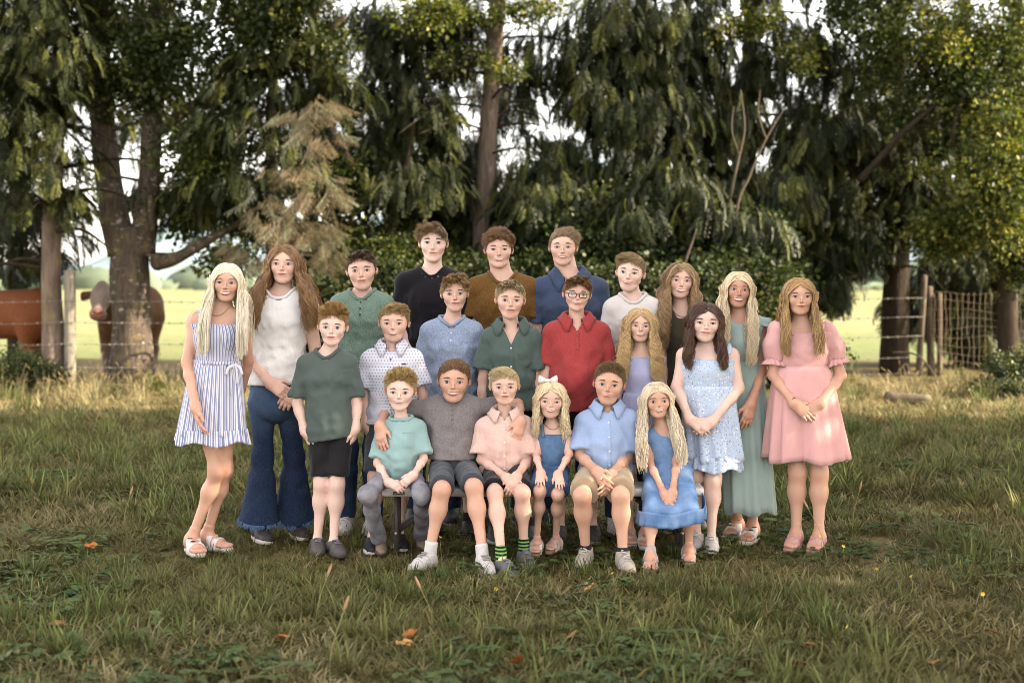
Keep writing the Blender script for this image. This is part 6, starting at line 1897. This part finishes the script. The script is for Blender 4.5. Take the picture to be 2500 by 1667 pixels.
PR_TALL = proto_coll('tall', [tuft(30 + k, 26, .38, .10, .45, S1, lin('b9ab86'), .0050, .35) for k in range(3)], M_GRASS)
PR_WEED = proto_coll('weed', [weed(k) for k in range(4)], M_GRASS)

def gz_at(x, y):
    z = wnoise(5, (1, 1, 1), 1.3, .018)(x, y, 0 * x) + wnoise(6, (1, 1, 1), .5, .02)(x, y, 0 * x)
    return z * np.clip(1 - np.exp(-((y - 7.9) / 1.2) ** 2) * .9, 0, 1) - .02

def field_pts(n, y0, y1, rng, marg=1.0, pw=1.0):
    y = y0 + (y1 - y0) * rng.random(n) ** pw; x = (rng.random(n) * 2 - 1) * (.385 * y + marg)
    return x, y

def scatter_field(name, label, protos, sets, seed, mask=None):
    rng = np.random.default_rng(seed); X, Y, Sc = [], [], []
    for n, y0, y1, sc in sets:
        x, y = field_pts(n, y0, y1, rng)
        if mask is not None: k = mask(x, y, rng); x, y = x[k], y[k]
        X.append(x); Y.append(y); Sc.append(sc * (.65 + .7 * rng.random(len(x))) * (1 - .38 * np.exp(-((y - 7.75) / .8) ** 2) * (np.abs(x) < 2.4)))
    x, y, sc = np.concatenate(X), np.concatenate(Y), np.concatenate(Sc); n = len(x)
    pts = np.stack([x, y, gz_at(x, y)], -1); rot = np.stack([rng.normal(0, .12, n), rng.normal(0, .12, n), rng.random(n) * 6.28], -1)
    return tag(gn_scatter(name, pts, rot, sc, rng.integers(0, len(protos.objects), n), protos), label, 'grass', kind='stuff')

patch = wnoise(15, (1, 1, 1), 2.2, 1.0)
def pm(sign, th):
    return lambda x, y, rng: (sign * patch(x, y, 0 * x) + rng.normal(0, .5, len(x))) > th
under = lambda x, y: np.exp(-(((y - 7.7) / .7) ** 2)) * (np.abs(x) < 2.2)
scatter_field('grass', 'green grass of the lawn', PR_GRASS, [(4600, 4.7, 9, .60), (3600, 9, 15.5, .85), (1500, 15.5, 21.5, 1.1)], 1,
              lambda x, y, r: ((patch(x, y, 0 * x) + r.normal(0, .5, len(x))) > -.35) & (r.random(len(x)) > under(x, y) * .6) & ((y < 15) | (r.random(len(x)) < .35)))
scatter_field('matted_grass', 'flattened cut grass between the tufts', PR_MAT, [(3600, 4.7, 9.5, .85), (2200, 9.5, 16, 1.25)], 2)
scatter_field('dry_grass', 'straw coloured dry grass', PR_DRY, [(2200, 4.7, 9.5, .7), (1500, 9.5, 15.5, .85), (1500, 15, 20.5, 1.1)], 3, lambda x, y, r: (y > 14.5) | ((patch(x, y, 0 * x) + r.normal(0, .5, len(x))) < .22))
scatter_field('tall_dry_grass', 'tall dry seed grass along the fence', PR_TALL, [(300, 17.2, 20.2, .95)], 4, lambda x, y, r: (np.abs(x) > 3.4) & (r.random(len(x)) < np.where(x < 0, .95, .35)))
scatter_field('meadow_weeds', 'broad leaved weeds among the grass', PR_WEED, [(1500, 4.6, 8, 1.2), (900, 8, 13, 1.2)], 5, lambda x, y, r: (patch(x * .8 + 3, y * .8, 0 * x) + r.normal(0, .4, len(x))) > .15)

# single seed heads, buttercups and fallen leaves one can pick out
M_STEM = mat_plain('grass_stem', lin('9c8f5e'), .8); M_YEL = mat_plain('buttercup_yellow', lin('e3bf3f'), .5); M_HEAD = mat_plain('seed_head', lin('b08a6a'), .9)
for k, (px, py, h_, dx) in enumerate([(800, 1620, .26, .06), (770, 1480, .2, .05), (2020, 1330, .28, -.10), (1060, 1500, .18, -.06), (300, 1250, .2, .04), (2080, 1260, .25, .05)]):
    b0 = gp(px, ground_depth(min(py + 40, 1660))); e = empty('seed_grass', b0)
    tag(e, 'single grass stalk with a brown seed head standing in the foreground lawn', 'grass stalk', 'seed stalks in the lawn')
    pts = np.array([[0, 0, 0], [dx * .3, .01, h_ * .5], [dx, .02, h_]]); V, F = tube(spline(pts, 8), np.linspace(.002, .0012, 8), 5)
    add_obj('stalk', Geo().add(V, F).mesh('stalk'), M_STEM, e)
    d = nrm(pts[2] - pts[1]); V, F = tube(np.array([pts[2] - d * .005, pts[2] + d * .01, pts[2] + d * .035, pts[2] + d * .055]), [.002, .006, .0055, .0015], 7); add_obj('seed_head', Geo().add(V, F).mesh('seed_head'), M_HEAD, e)
flower = Geo()
for q in range(5):
    a = q * 1.2566; V, F = leaf_quads(np.zeros(3), np.array([math.cos(a), math.sin(a), .45]), np.array([0, 0, 1.0]), .012, .012); flower.add(V, F)
flower_me = flower.mesh('petals'); flower_me.materials.append(M_YEL)
for k, (px, py, z) in enumerate([(1050, 1300, .17), (1074, 1312, .15), (1068, 1372, .06), (1570, 1385, .10), (1496, 1400, .1), (2004, 1310, .12), (2058, 1334, .08), (2160, 1370, .09), (2140, 1390, .08), (2225, 1408, .08), (2070, 1530, .06), (2400, 1450, .08), (1210, 1437, .04)]):
    D_ = min(ground_depth(py, z), 7.6) if k < 5 else ground_depth(py, z)
    b0 = gp(px, D_); e = empty('buttercup', b0); tag(e, 'tiny yellow buttercup on a thin stem in the grass', 'flower', 'buttercups in the lawn')
    pts = np.array([[.01, .01, 0], [.005, .0, z * .6], [0, 0, z]]); V, F = tube(pts, [.0015, .0013, .001], 4); add_obj('stem', Geo().add(V, F).mesh('stem'), M_STEM, e)
    o = bpy.data.objects.new('petals', flower_me); COL.objects.link(o); o.parent = e; o.location = (0, 0, z); o.rotation_euler = (.5, .1 * k, k)
lf = Geo()
for q in range(5):
    a = (q - 2) * .55; V, F = leaf_quads(np.zeros(3), np.array([math.sin(a), math.cos(a), .12 * (q % 2)]), np.array([0, 0, 1.0]), .05 - .006 * abs(q - 2), .032); lf.add(V, F)
lf_me = [lf.mesh('dead_leaf') for _ in range(3)]
for me, cc in zip(lf_me, ('a8642c', 'b98a4a', '8a6238')): me.materials.append(mat_plain('dead_leaf_' + cc, lin(cc), .8))
rl = np.random.default_rng(9)
for k, (px, py) in enumerate([(220, 1350), (68, 1205), (140, 1560), (420, 1160), (585, 1210), (1150, 1505), (1275, 1655), (1440, 1470), (1965, 1600), (1960, 1645), (2420, 1570), (1400, 1590), (700, 1600), (980, 1610), (2280, 1640), (1010, 1590), (520, 1130), (350, 1210)]):
    p = gp(px, ground_depth(py)); o = bpy.data.objects.new('fallen_leaf', lf_me[k % 3]); COL.objects.link(o)
    p[2] = float(gz_at(np.array([p[0]]), np.array([p[1]]))[0]) + .07
    o.location = tuple(p); o.rotation_euler = (rl.normal(0, .4), rl.normal(0, .4), rl.random() * 6.28); o.scale = (1.1,) * 3
    tag(o, 'brown fallen leaf lying on the grass', 'leaf', 'fallen leaves on the lawn')
# ------------------------------------------------------------------ unseen trees added on the right to keep the group in the shade
def shade_tree(x, y, h, r, seed):
    base = np.array([x, y, 0.0]); rng = np.random.default_rng(seed)
    e = empty('added_shade_tree', base); tag(e, 'leafy tree added outside the right edge to shade the group', 'tree', 'added shade trees outside the right edge')
    pts = [np.array([x, y, 0]), np.array([x + .1, y, h * .4]), np.array([x - .1, y + .1, h * .8]), np.array([x, y, h])]
    add_obj('trunk', trunk_mesh('trunk', pts, [.26, .2, .12, .04], base), BARK_DARK, e)
    n = 620; u = rng.normal(0, 1, (n, 3)); u /= np.linalg.norm(u, axis=1)[:, None]; u *= rng.random((n, 1)) ** .4
    p = np.array([0, 0, h * .54]) + u * np.array([r, r * 1.1, h * .46])
    rot = np.stack([rng.normal(0, .6, n), rng.normal(0, .6, n), rng.random(n) * 6.28], -1)
    o = gn_scatter('crown', p, rot, 2.1 * (.7 + .6 * rng.random(n)), rng.integers(0, 4, n), PR_BROAD, e); o['kind'] = 'stuff'
for k, (x, y, h, r) in enumerate([(8.6, -2.0, 11, 2.4), (8.8, 1.6, 12, 2.5), (8.6, 5.2, 12, 2.4), (9.0, 8.7, 11.5, 2.4), (9.0, 12.0, 10, 2.1)]):
    shade_tree(x, y, h, r, 90 + k)

# ------------------------------------------------------------------ folding bench
BX0, BX1, BY0, BY1, BZ = -.70, 1.035, 7.62, 7.90, .375
bench = empty('folding_bench', ((BX0 + BX1) / 2, 7.76, 0)); tag(bench, 'long folding bench with pale plastic seat and dark steel legs under the front row', 'bench')
bb0 = np.array([(BX0 + BX1) / 2, 7.76, 0])
M_PLAST = mat_plain('bench_plastic', lin('cfc6c0'), .45, var=.05); M_STEEL = mat_plain('bench_steel', lin('4a4340'), .45, .3)
Fb = Field([cap((BX0 + .05, 7.76, BZ - .02), (BX1 - .05, 7.76, BZ - .02), .16, k=.01)])
Fb.posts.append(lambda d, x, y, z: np.sqrt(np.maximum(np.abs(x - bb0[0]) - (BX1 - BX0) / 2 + .035, 0) ** 2 + np.maximum(np.abs(y - 7.76) - .14 + .035, 0) ** 2) - .035 + 0 * z)
Fb.posts.append(lambda d, x, y, z: np.maximum(d, np.abs(z - (BZ - .022)) - .022))
V, Q = Fb.mesh(.009); seat = add_obj('seat', Geo().add(V, Q).mesh('seat', bb0), M_PLAST, bench)
for sx, x in ((1, BX0 + .075), (-1, BX1 - .12)):
    for y in (7.67, 7.85):
        V, F = tube(np.array([[x, y, BZ - .04], [x, y, .02]]), .014, 10); add_obj('leg', Geo().add(V, F).mesh('leg', bb0), M_STEEL, bench)
    V, F = tube(np.array([[x, 7.66, .03], [x, 7.86, .03]]), .014, 10); add_obj('foot_bar', Geo().add(V, F).mesh('foot_bar', bb0), M_STEEL, bench)
    for y in (7.69, 7.83):
        V, F = box_geo((0, 0, 0), (.30, .008, .022)); a = math.atan2(.18, .24) * sx
        Rm = np.array(Matrix.Rotation(-a, 3, 'Y')); V = V @ Rm.T + np.array([x + sx * .125, y, .22])
        add_obj('brace', Geo().add(V, F).mesh('brace', bb0, False), M_STEEL, bench)
    th = np.linspace(0, 6.283, 9)[:-1]
    V, F = tube(np.array([[x, 7.645, .13], [x, 7.66, .13]]), .008, 8); add_obj('rivet', Geo().add(V, F).mesh('rivet', bb0), mat_plain('rivet', lin('a8a29c'), .35, .6), bench)
V, F = box_geo((-.606, 7.6155, BZ - .024), (.060, .006, .016)); plate = add_obj('name_plate', Geo().add(V, F).mesh('name_plate', bb0, False), mat_plain('plate_black', lin('3a3634'), .5), bench)
fc = bpy.data.curves.new('lettering', 'FONT'); fc.body = 'LIFETIME'; fc.size = .0135; fc.align_x = 'CENTER'; fc.align_y = 'CENTER'; fc.extrude = .0006
fc.materials.append(mat_plain('letter_grey', lin('c9c4be'), .5))
tmp_ = bpy.data.objects.new('tmp', fc); COL.objects.link(tmp_)
fm = bpy.data.meshes.new_from_object(tmp_.evaluated_get(bpy.context.evaluated_depsgraph_get())); bpy.data.objects.remove(tmp_)
fo = bpy.data.objects.new('lettering', fm); COL.objects.link(fo); fo.parent = plate; fo.location = tuple(np.array([-.606, 7.6115, BZ - .024]) - bb0); fo.rotation_euler = (math.pi / 2, 0, 0)

# ------------------------------------------------------------------ fences
M_WIRE = mat_plain('galvanised_wire', lin('8f887e'), .5, .4); M_POST = None
def mat_wood(name, a, b):
    t = NT(name); n = t.noise(t.mapping(t.obj(), (1, 1, .08)), 40.0, 5, .6, .5); n2 = t.noise(t.obj(), 4.0, 4)
    t.principled(t.mix(t.ramp(n2, .55, .75), t.mix(t.ramp(n, .3, .7), a, b), lin('7d8060')), .9, t.bump(n, .6, .01), spec=.1); return t.m
M_POST = mat_wood('post_wood', lin('6f655a'), lin('a59a88'))
M_POSTD = mat_wood('post_wood_dark', lin('4a4036'), lin('75685a'))
fence = empty('barbed_wire_fence', gp(171, 19.5)); tag(fence, 'five strand barbed wire fence with weathered posts behind the group', 'fence')
fb = gp(171, 19.5)
def fence_post(x0, y0, x1, y1, D, r, parent, base, mat=None):
    a, b = P(x0, y0, D), P(x1, y1, D); a[2] = min(a[2], -.05)
    V, F = tube(np.linspace(a, b, 9), np.array([r] * 8 + [r * .97]), 12); nz = wnoise(int(abs(x0)), (1, 1, .1), 30, .05)
    add_obj('fence_post', Geo().add(V, F).mesh('fence_post', base), mat or M_POST, parent)
fence_post(171, 955, 171, 661, 19.5, .080, fence, fb)
fence_post(2242, 915, 2257, 672, 22.0, .050, fence, fb, M_POSTD)
fence_post(2273, 915, 2268, 700, 22.35, .060, fence, fb, M_POSTD)
fence_post(-420, 950, -420, 668, 19.3, .08, fence, fb)
rw = np.random.default_rng(12)
for z, lean in ((1.20, .0), (.905, .0), (.60, .01), (.29, .0), (.05, .0)):
    knots = np.array([[P(-420, 0, 19.3)[0], 19.22], [P(171, 0, 19.5)[0], 19.41], [P(1200, 0, 20.6)[0], 19.1], [P(2250, 0, 22)[0], 21.93]])
    knots[2, 1] = 20.55
    pts = []
    for k in range(3):
        for t in np.linspace(0, 1, 26)[:-1] if k < 2 else np.linspace(0, 1, 26):
            q = knots[k] * (1 - t) + knots[k + 1] * t; pts.append([q[0], q[1], z - .035 * math.sin(math.pi * t) + lean + rw.normal(0, .003)])
    pts = np.array(pts); g = Geo(); V, F = tube(pts, .0034, 5); g.add(V, F)
    seg = np.linalg.norm(np.diff(pts, axis=0), axis=1); cs = np.concatenate([[0], np.cumsum(seg)])
    for d in np.arange(.1, cs[-1], .16):
        c = np.array([np.interp(d, cs, pts[:, i]) for i in range(3)])
        for q in (-1, 1):
            v = np.array([rw.normal(0, .006), rw.normal(0, .01) * q, .016 * q]); V, F = tube(np.array([c - v, c + v]), .0028, 4); g.add(V, F)
        V, F = tube(np.array([c - [.012, 0, 0], c + [.012, 0, 0]]), .0068, 5); g.add(V, F)
    add_obj('wire', g.mesh('wire', fb), M_WIRE, fence)
wf = empty('woven_wire_fence', gp(2295, 22.1)); tag(wf, 'rusty woven wire mesh fence at the right behind the weeds', 'fence'); wb = gp(2295, 22.1)
M_RUST = mat_plain('rusty_wire', lin('9a8670'), .7, .2)
fence_post(2294, 918, 2294, 716, 22.3, .042, wf, wb, M_POSTD); fence_post(2478, 915, 2476, 700, 21.7, .05, wf, wb, M_POSTD)
for k, z in enumerate(np.linspace(.06, 1.28, 10)):
    pts = np.array([[P(px, 0, D)[0], D, z + .03 * math.sin(px * .03 + k) + rw.normal(0, .004)] for px, D in zip(np.linspace(2275, 2640, 30), np.linspace(22.2, 21.2, 30))])
    V, F = tube(pts, .0032, 4); add_obj('line_wire', Geo().add(V, F).mesh('line_wire', wb), M_RUST, wf)
for px in np.linspace(2280, 2630, 26):
    D = 22.2 - (px - 2275) / 365; x = P(px, 0, D)[0]
    pts = np.array([[x + rw.normal(0, .012), D, z] for z in np.linspace(.05, 1.28, 7)]); V, F = tube(pts, .0028, 4); add_obj('stay_wire', Geo().add(V, F).mesh('stay_wire', wb), M_RUST, wf)

# log and dead sticks at the right
lg = gp(2215, 17.0); logo = empty('log', lg); tag(logo, 'short weathered log lying in the dry grass behind the pink dress girl', 'log')
V, F = tube(np.linspace(lg + [-.24, .05, .075], lg + [.26, -.04, .055], 8), np.linspace(.075, .06, 8), 12, True, 1, .04); add_obj('bark', Geo().add(V, F).mesh('bark', lg), M_POSTD, logo)
V, F = tube(np.array([lg + [-.252, .052, .075], lg + [-.243, .05, .075]]), .06, 12); add_obj('cut_end', Geo().add(V, F).mesh('cut_end', lg), mat_plain('log_end', lin('4a3a2c'), .9), logo)
for k, pts in enumerate([[(2110, 1010, 17.0), (2150, 985, 17.4), (2240, 975, 18)], [(2180, 860, 20), (2235, 865, 19.8), (2275, 905, 19.5), (2290, 945, 19)], [(2090, 1000, 16.6), (2160, 1015, 16.4)], [(2195, 930, 18.6), (2200, 900, 18.6), (2215, 890, 18.6), (2222, 930, 18.5)]]):
    w = [P(*p) for p in pts]
    V, F = tube(spline(w, 14), np.linspace(.016, .008, 14), 6); b0 = np.array([w[0][0], w[0][1], 0])
    o = add_obj('dry_stick', Geo().add(V, F).mesh('dry_stick', b0), MATS['dry_stick'], None, tuple(b0))
    tag(o, ['thin dry stick leaning beside the log', 'arching pale dry stalk before the leaning fence post', 'dry stick flat on the ground left of the log', 'hooked pale dry stalk above the log'][k], 'stick', 'dry sticks by the log')

# ------------------------------------------------------------------ cows
def make_cow(label, pos, heading, cb, cf, hturn=0.0, hz=0.0, sc=1.0):
    R = np.array(Matrix.Rotation(heading, 3, 'Z')); pos = np.asarray(pos, float)
    T = lambda x, y, z: pos + sc * (R @ np.array([x, y, z]))
    rt = R @ np.array([0, 1.0, 0])
    H = Matrix.Rotation(hturn, 3, 'Z'); hb = np.array([.98, 0, 1.16 + hz]); HT = lambda x, y, z: T(*(hb + np.array(H) @ np.array([x, y, z])))
    hr = R @ np.array(H) @ np.array([0, 1.0, 0])
    F = Field([ecap(T(-.62, 0, .98), T(.42, 0, .95), (.31 * sc, .37 * sc), (.29 * sc, .36 * sc), rt, .1), ecap(T(-.72, 0, 1.08), T(-.55, 0, .98), (.24 * sc, .25 * sc), (.30 * sc, .33 * sc), rt, .1),
               ecap(T(.40, 0, 1.05), T(.60, 0, 1.0), (.24 * sc, .34 * sc), (.20 * sc, .26 * sc), rt, .12),
               ecap(T(.5, 0, 1.06), lerp(T(.5, 0, 1.06), HT(.0, 0, 0), 1), (.17 * sc, .26 * sc), (.12 * sc, .16 * sc), rt, .1),
               cap(T(.66, 0, .80), T(.62, 0, .66), .07 * sc, .05 * sc, .1)])
    for s_ in (-1, 1):
        F.add(cap(T(.44, s_ * .16, .75), T(.47, s_ * .16, .40), .13 * sc, .075 * sc, .06), cap(T(.47, s_ * .16, .40), T(.45, s_ * .16, .10), .07 * sc, .05 * sc, .04), cap(T(.45, s_ * .16, .1), T(.49, s_ * .16, .03), .055 * sc, .06 * sc, .03))
        F.add(cap(T(-.62, s_ * .16, .85), T(-.55, s_ * .17, .50), .19 * sc, .10 * sc, .06), cap(T(-.55, s_ * .17, .5), T(-.70, s_ * .17, .36), .09 * sc, .065 * sc, .04), cap(T(-.70, s_ * .17, .36), T(-.66, s_ * .17, .08), .06 * sc, .048 * sc, .03), cap(T(-.66, s_ * .17, .08), T(-.62, s_ * .17, .03), .05 * sc, .055 * sc, .03))
    F.add(cap(T(-.90, 0, 1.20), T(-.96, 0, .95), .04 * sc, .03 * sc, .05), cap(T(-.96, 0, .95), T(-.95, 0, .40), .025 * sc, .045 * sc, .03))
    V, Q = F.mesh(.028)
    Hf = Field([ecap(HT(-.02, 0, .06), HT(.14, 0, -.04), (.150 * sc, .14 * sc), (.14 * sc, .13 * sc), hr, .05), ecap(HT(.12, 0, -.04), HT(.30, 0, -.22), (.125 * sc, .12 * sc), (.095 * sc, .085 * sc), hr, .06),
                cap(HT(.32, -.04, -.25), HT(.32, .04, -.25), .085 * sc, k=.04), cap(HT(.02, 0, .14), HT(.0, 0, .17), .07 * sc, k=.05), cap(HT(.26, 0, -.30), HT(.12, 0, -.16), .05 * sc, .07 * sc, .05)])
    for s_ in (-1, 1):
        Hf.add(ecap(HT(-.02, s_ * .12, .04), HT(-.05, s_ * .29, .01), (.055 * sc, .03 * sc), (.075 * sc, .035 * sc), R @ np.array(H) @ np.array([0, 0, 1.0]), .02))
        Hf.sub(ell(HT(.39, s_ * .045, -.23), (.022 * sc,) * 3), .02)
        Hf.add(ell(HT(.10, s_ * .125, .015), (.035 * sc,) * 3, .03))
    V2, Q2 = Hf.mesh(.014)
    base = np.array([pos[0], pos[1], 0]); e = empty('cow', base); tag(e, label, 'cow', 'cows in the pasture')
    g = Geo(); c1 = np.tile(np.array(cb), (len(V), 1)); k = np.clip((V[:, 2] - .25) / .3, 0, 1)[:, None]; c1 = c1 * k + np.array(cf) * .8 * (1 - k)
    g.add(V, Q, c1)
    c2 = np.tile(np.array(cf), (len(V2), 1)); muz = np.linalg.norm(V2 - HT(.37, 0, -.26), axis=1) < .10 * sc; c2[muz] = lin('a87868')
    earv = np.abs((V2 - HT(0, 0, 0)) @ hr) > .16 * sc; c2[earv] = np.array(cb) * .9
    g.add(V2, Q2, c2)
    body = add_obj('body', g.mesh('body', base), mat_attr('cow_hide', .75, spec=.2, var=.25, bump=.3, bscale=40), e)
    for s_ in (-1, 1):
        Fe = Field([ell(HT(.13, s_ * .138, .02), (.022 * sc,) * 3)]); V3, Q3 = Fe.mesh(.009); add_obj('eye', Geo().add(V3, Q3, (.01, .008, .007)).mesh('eye', base), FACE, body)
make_cow('orange brown cow seen from behind at the left edge of the field', (-7.62, 21.2, 0), math.pi - .30, lin('7f4c2b'), lin('9c7a5c'), .0, -.3, 1.0)
make_cow('pale faced cow looking at the camera from behind the forked tree trunk', (-6.02, 22.3, 0), -math.pi / 2 - .12, lin('7c5c40'), lin('a8998d'), .22, .04, 1.02)

# ------------------------------------------------------------------ small things on the people
for S in SPECS:
    H, base, person = S['_H'], S['_base'], S['_person']
    if S['seed'] == 15:
        gl = add_obj('glasses', None, None, person); g = Geo()
        for s_ in (-1, 1):
            th = np.linspace(0, 6.283, 29); cx = s_ * .155
            xs = cx + .112 * np.sign(np.cos(th)) * np.abs(np.cos(th)) ** .6; zs = H.F.ez - .012 + .070 * np.sign(np.sin(th)) * np.abs(np.sin(th)) ** .75
            ring = H.W(np.stack([xs, -.372 + .06 * (np.abs(xs) / .26) ** 2, zs], -1)); V, F = tube(ring, .0021, 6, cap=False); g.add(V, F)
            V, F = tube(H.W(np.array([[s_ * .262, -.318, H.F.ez + .03], [s_ * .335, -.20, H.F.ez + .03], [s_ * .36, .02, H.F.ez + .03]])), .0019, 5); g.add(V, F)
            n = 28; cc = ring[:-1].mean(0); Vd = np.concatenate([ring[:-1], [cc]]); Fd = np.array([[i, (i + 1) % n, n] for i in range(n)])
        V, F = tube(H.W(np.array([[-.045, -.375, H.F.ez + .012], [0, -.392, H.F.ez + .022], [.045, -.375, H.F.ez + .012]])), .002, 5); g.add(V, F)
        bpy.data.objects.remove(gl)
        gl = add_obj('glasses', g.mesh('glasses', base), mat_plain('glasses_frame', lin('231d22'), .3), person)
        t = NT('lens'); gb = t.n('BsdfGlossy'); gb.inputs['Roughness'].default_value = .05; tb = t.n('BsdfTransparent'); m = t.n('MixShader'); m.inputs[0].default_value = .14
        t.l(tb.outputs[0], m.inputs[1]); t.l(gb.outputs[0], m.inputs[2]); t.l(m.outputs[0], t.out.inputs[0])
        for s_ in (-1, 1):
            th = np.linspace(0, 6.283, 29)[:-1]; xs = s_ * .155 + .112 * np.sign(np.cos(th)) * np.abs(np.cos(th)) ** .6; zs = H.F.ez - .012 + .070 * np.sign(np.sin(th)) * np.abs(np.sin(th)) ** .75
            ring = H.W(np.stack([xs, -.372 + .06 * (np.abs(xs) / .26) ** 2, zs], -1)); n = 28
            add_obj('lens', Geo().add(np.concatenate([ring, [ring.mean(0) - [0, .002, 0]]]), np.array([[i, (i + 1) % n, n] for i in range(n)])).mesh('lens', base), t.m, gl)
    if S['seed'] == 21:
        c = H.W((-.10, -.02, .535)); bow = add_obj('hair_bow', Geo().add(*Field([ell(c, (.011, .010, .011))]).mesh(.004), lin('e8e4e4')).mesh('bow', base), MATS['shoe'], person)
        for s_ in (-1, 1):
            f = Field([ecap(c, c + np.array([s_ * .045, 0, .008]), (.006, .006), (.024, .009), (0, 0, 1), .01)]); V, Q = f.mesh(.005); add_obj('bow_loop', Geo().add(V, Q, lin('e8e4e4')).mesh('loop', base), MATS['shoe'], bow)
    if S['seed'] == 1:    # waist tie
        F = S['_F']; zt = P(0, 884, S['D'])[2]; th = np.linspace(0, 6.283, 41); c = np.array([S['_mh'][0], S['_mh'][1], zt])
        c[0] = lerp(S['_mh'], S['_ms'], (zt - S['_mh'][2]) / (S['_ms'][2] - S['_mh'][2]))[0]
        ring = c + np.stack([np.sin(th) * .2, -np.cos(th) * .2, -.01 * np.sin(th)], -1)
        for _ in range(25): ring += (c - ring) * (np.clip(F(ring) - .006, -.02, .05) / .2)[:, None]
        rows = [ring + [0, 0, .011], ring + (ring - c) * .02, ring - [0, 0, .011]]
        add_obj('waist_tie', make_solid(Geo().add(np.concatenate(rows), grid_faces(3, 41), None, cuv_of(np.concatenate(rows), c)).mesh('waist_tie', base)), S['dress']['mat'], S['_shirt'])
        kx = P(581, 892, S['D'])[0]; q0 = np.array([kx, c[1] - .09, zt - .01])
        for dx, l in ((.012, .10), (-.012, .16), (.03, .05), (-.03, .05)):
            pts = np.array([q0, q0 + [dx, -.012, -l * .3], q0 + [dx * 1.4, -.014, -l]]); V, F2 = tube(spline(pts, 8), .009, 6, True, .35); add_obj('tie_end', Geo().add(V, F2).mesh('tie_end', base), S['dress']['mat'], S['_shirt'])
    if S['seed'] == 12:   # small woven chest label
        p = front_pts(S['_F'], np.array([P(989, 0, S['D'])[0]]), np.array([P(0, 886, S['D'])[2]]), S['D'] - .8, .006)[0]; V, F = box_geo(p, (.022, .002, .007)); add_obj('chest_label', Geo().add(V, F).mesh('chest_label', base, False), mat_plain('label_dark', lin('2b2530'), .7), S['_shirt'])
    if S['seed'] == 23:   # ruffled hem
        kn, hip = S['_kn'], S['_hip']; Z = np.array([0, 0, 1.0])
        a, b = lerp(hip[0], kn[0], .99), lerp(hip[1], kn[1], .99)
        top = spline([a + [-.07, .10, .02], a + [-.075, -.01, -.0], a + [-.02, -.075, .0], lerp(a, b, .5) + [0, -.065, -.02], b + [.02, -.075, .0], b + [.075, -.02, .0], b + [.10, .10, .03], b + [.10, .22, .05]], 70)
        th = np.linspace(0, 1, 70); rows = []
        for k2, t in enumerate(np.linspace(0, 1, 6)):
            outv = np.stack([np.sin((th - .5) * 3), -np.cos((th - .5) * 3), 0 * th], -1)
            rows.append(top + outv * (.007 * np.sin(th * 75)[:, None] * t + .006 * t - .008) - Z * (.075 * t) + Z * .01)
        add_obj('ruffle', make_solid(Geo().add(np.concatenate(rows), grid_faces(6, 70)).mesh('ruffle', base)), S['dress']['mat'], S['_sk'])
        for s_ in (-1, 1):
            c = H.W((s_ * .16, -.10, .47)); V, F = band(c, H.R @ np.array([s_ * .3, -.3, 1]), .010, .004); add_obj('hair_tie', Geo().add(V, F, lin('d9cdb8')).mesh('hair_tie', base), MATS['shoe'], person)
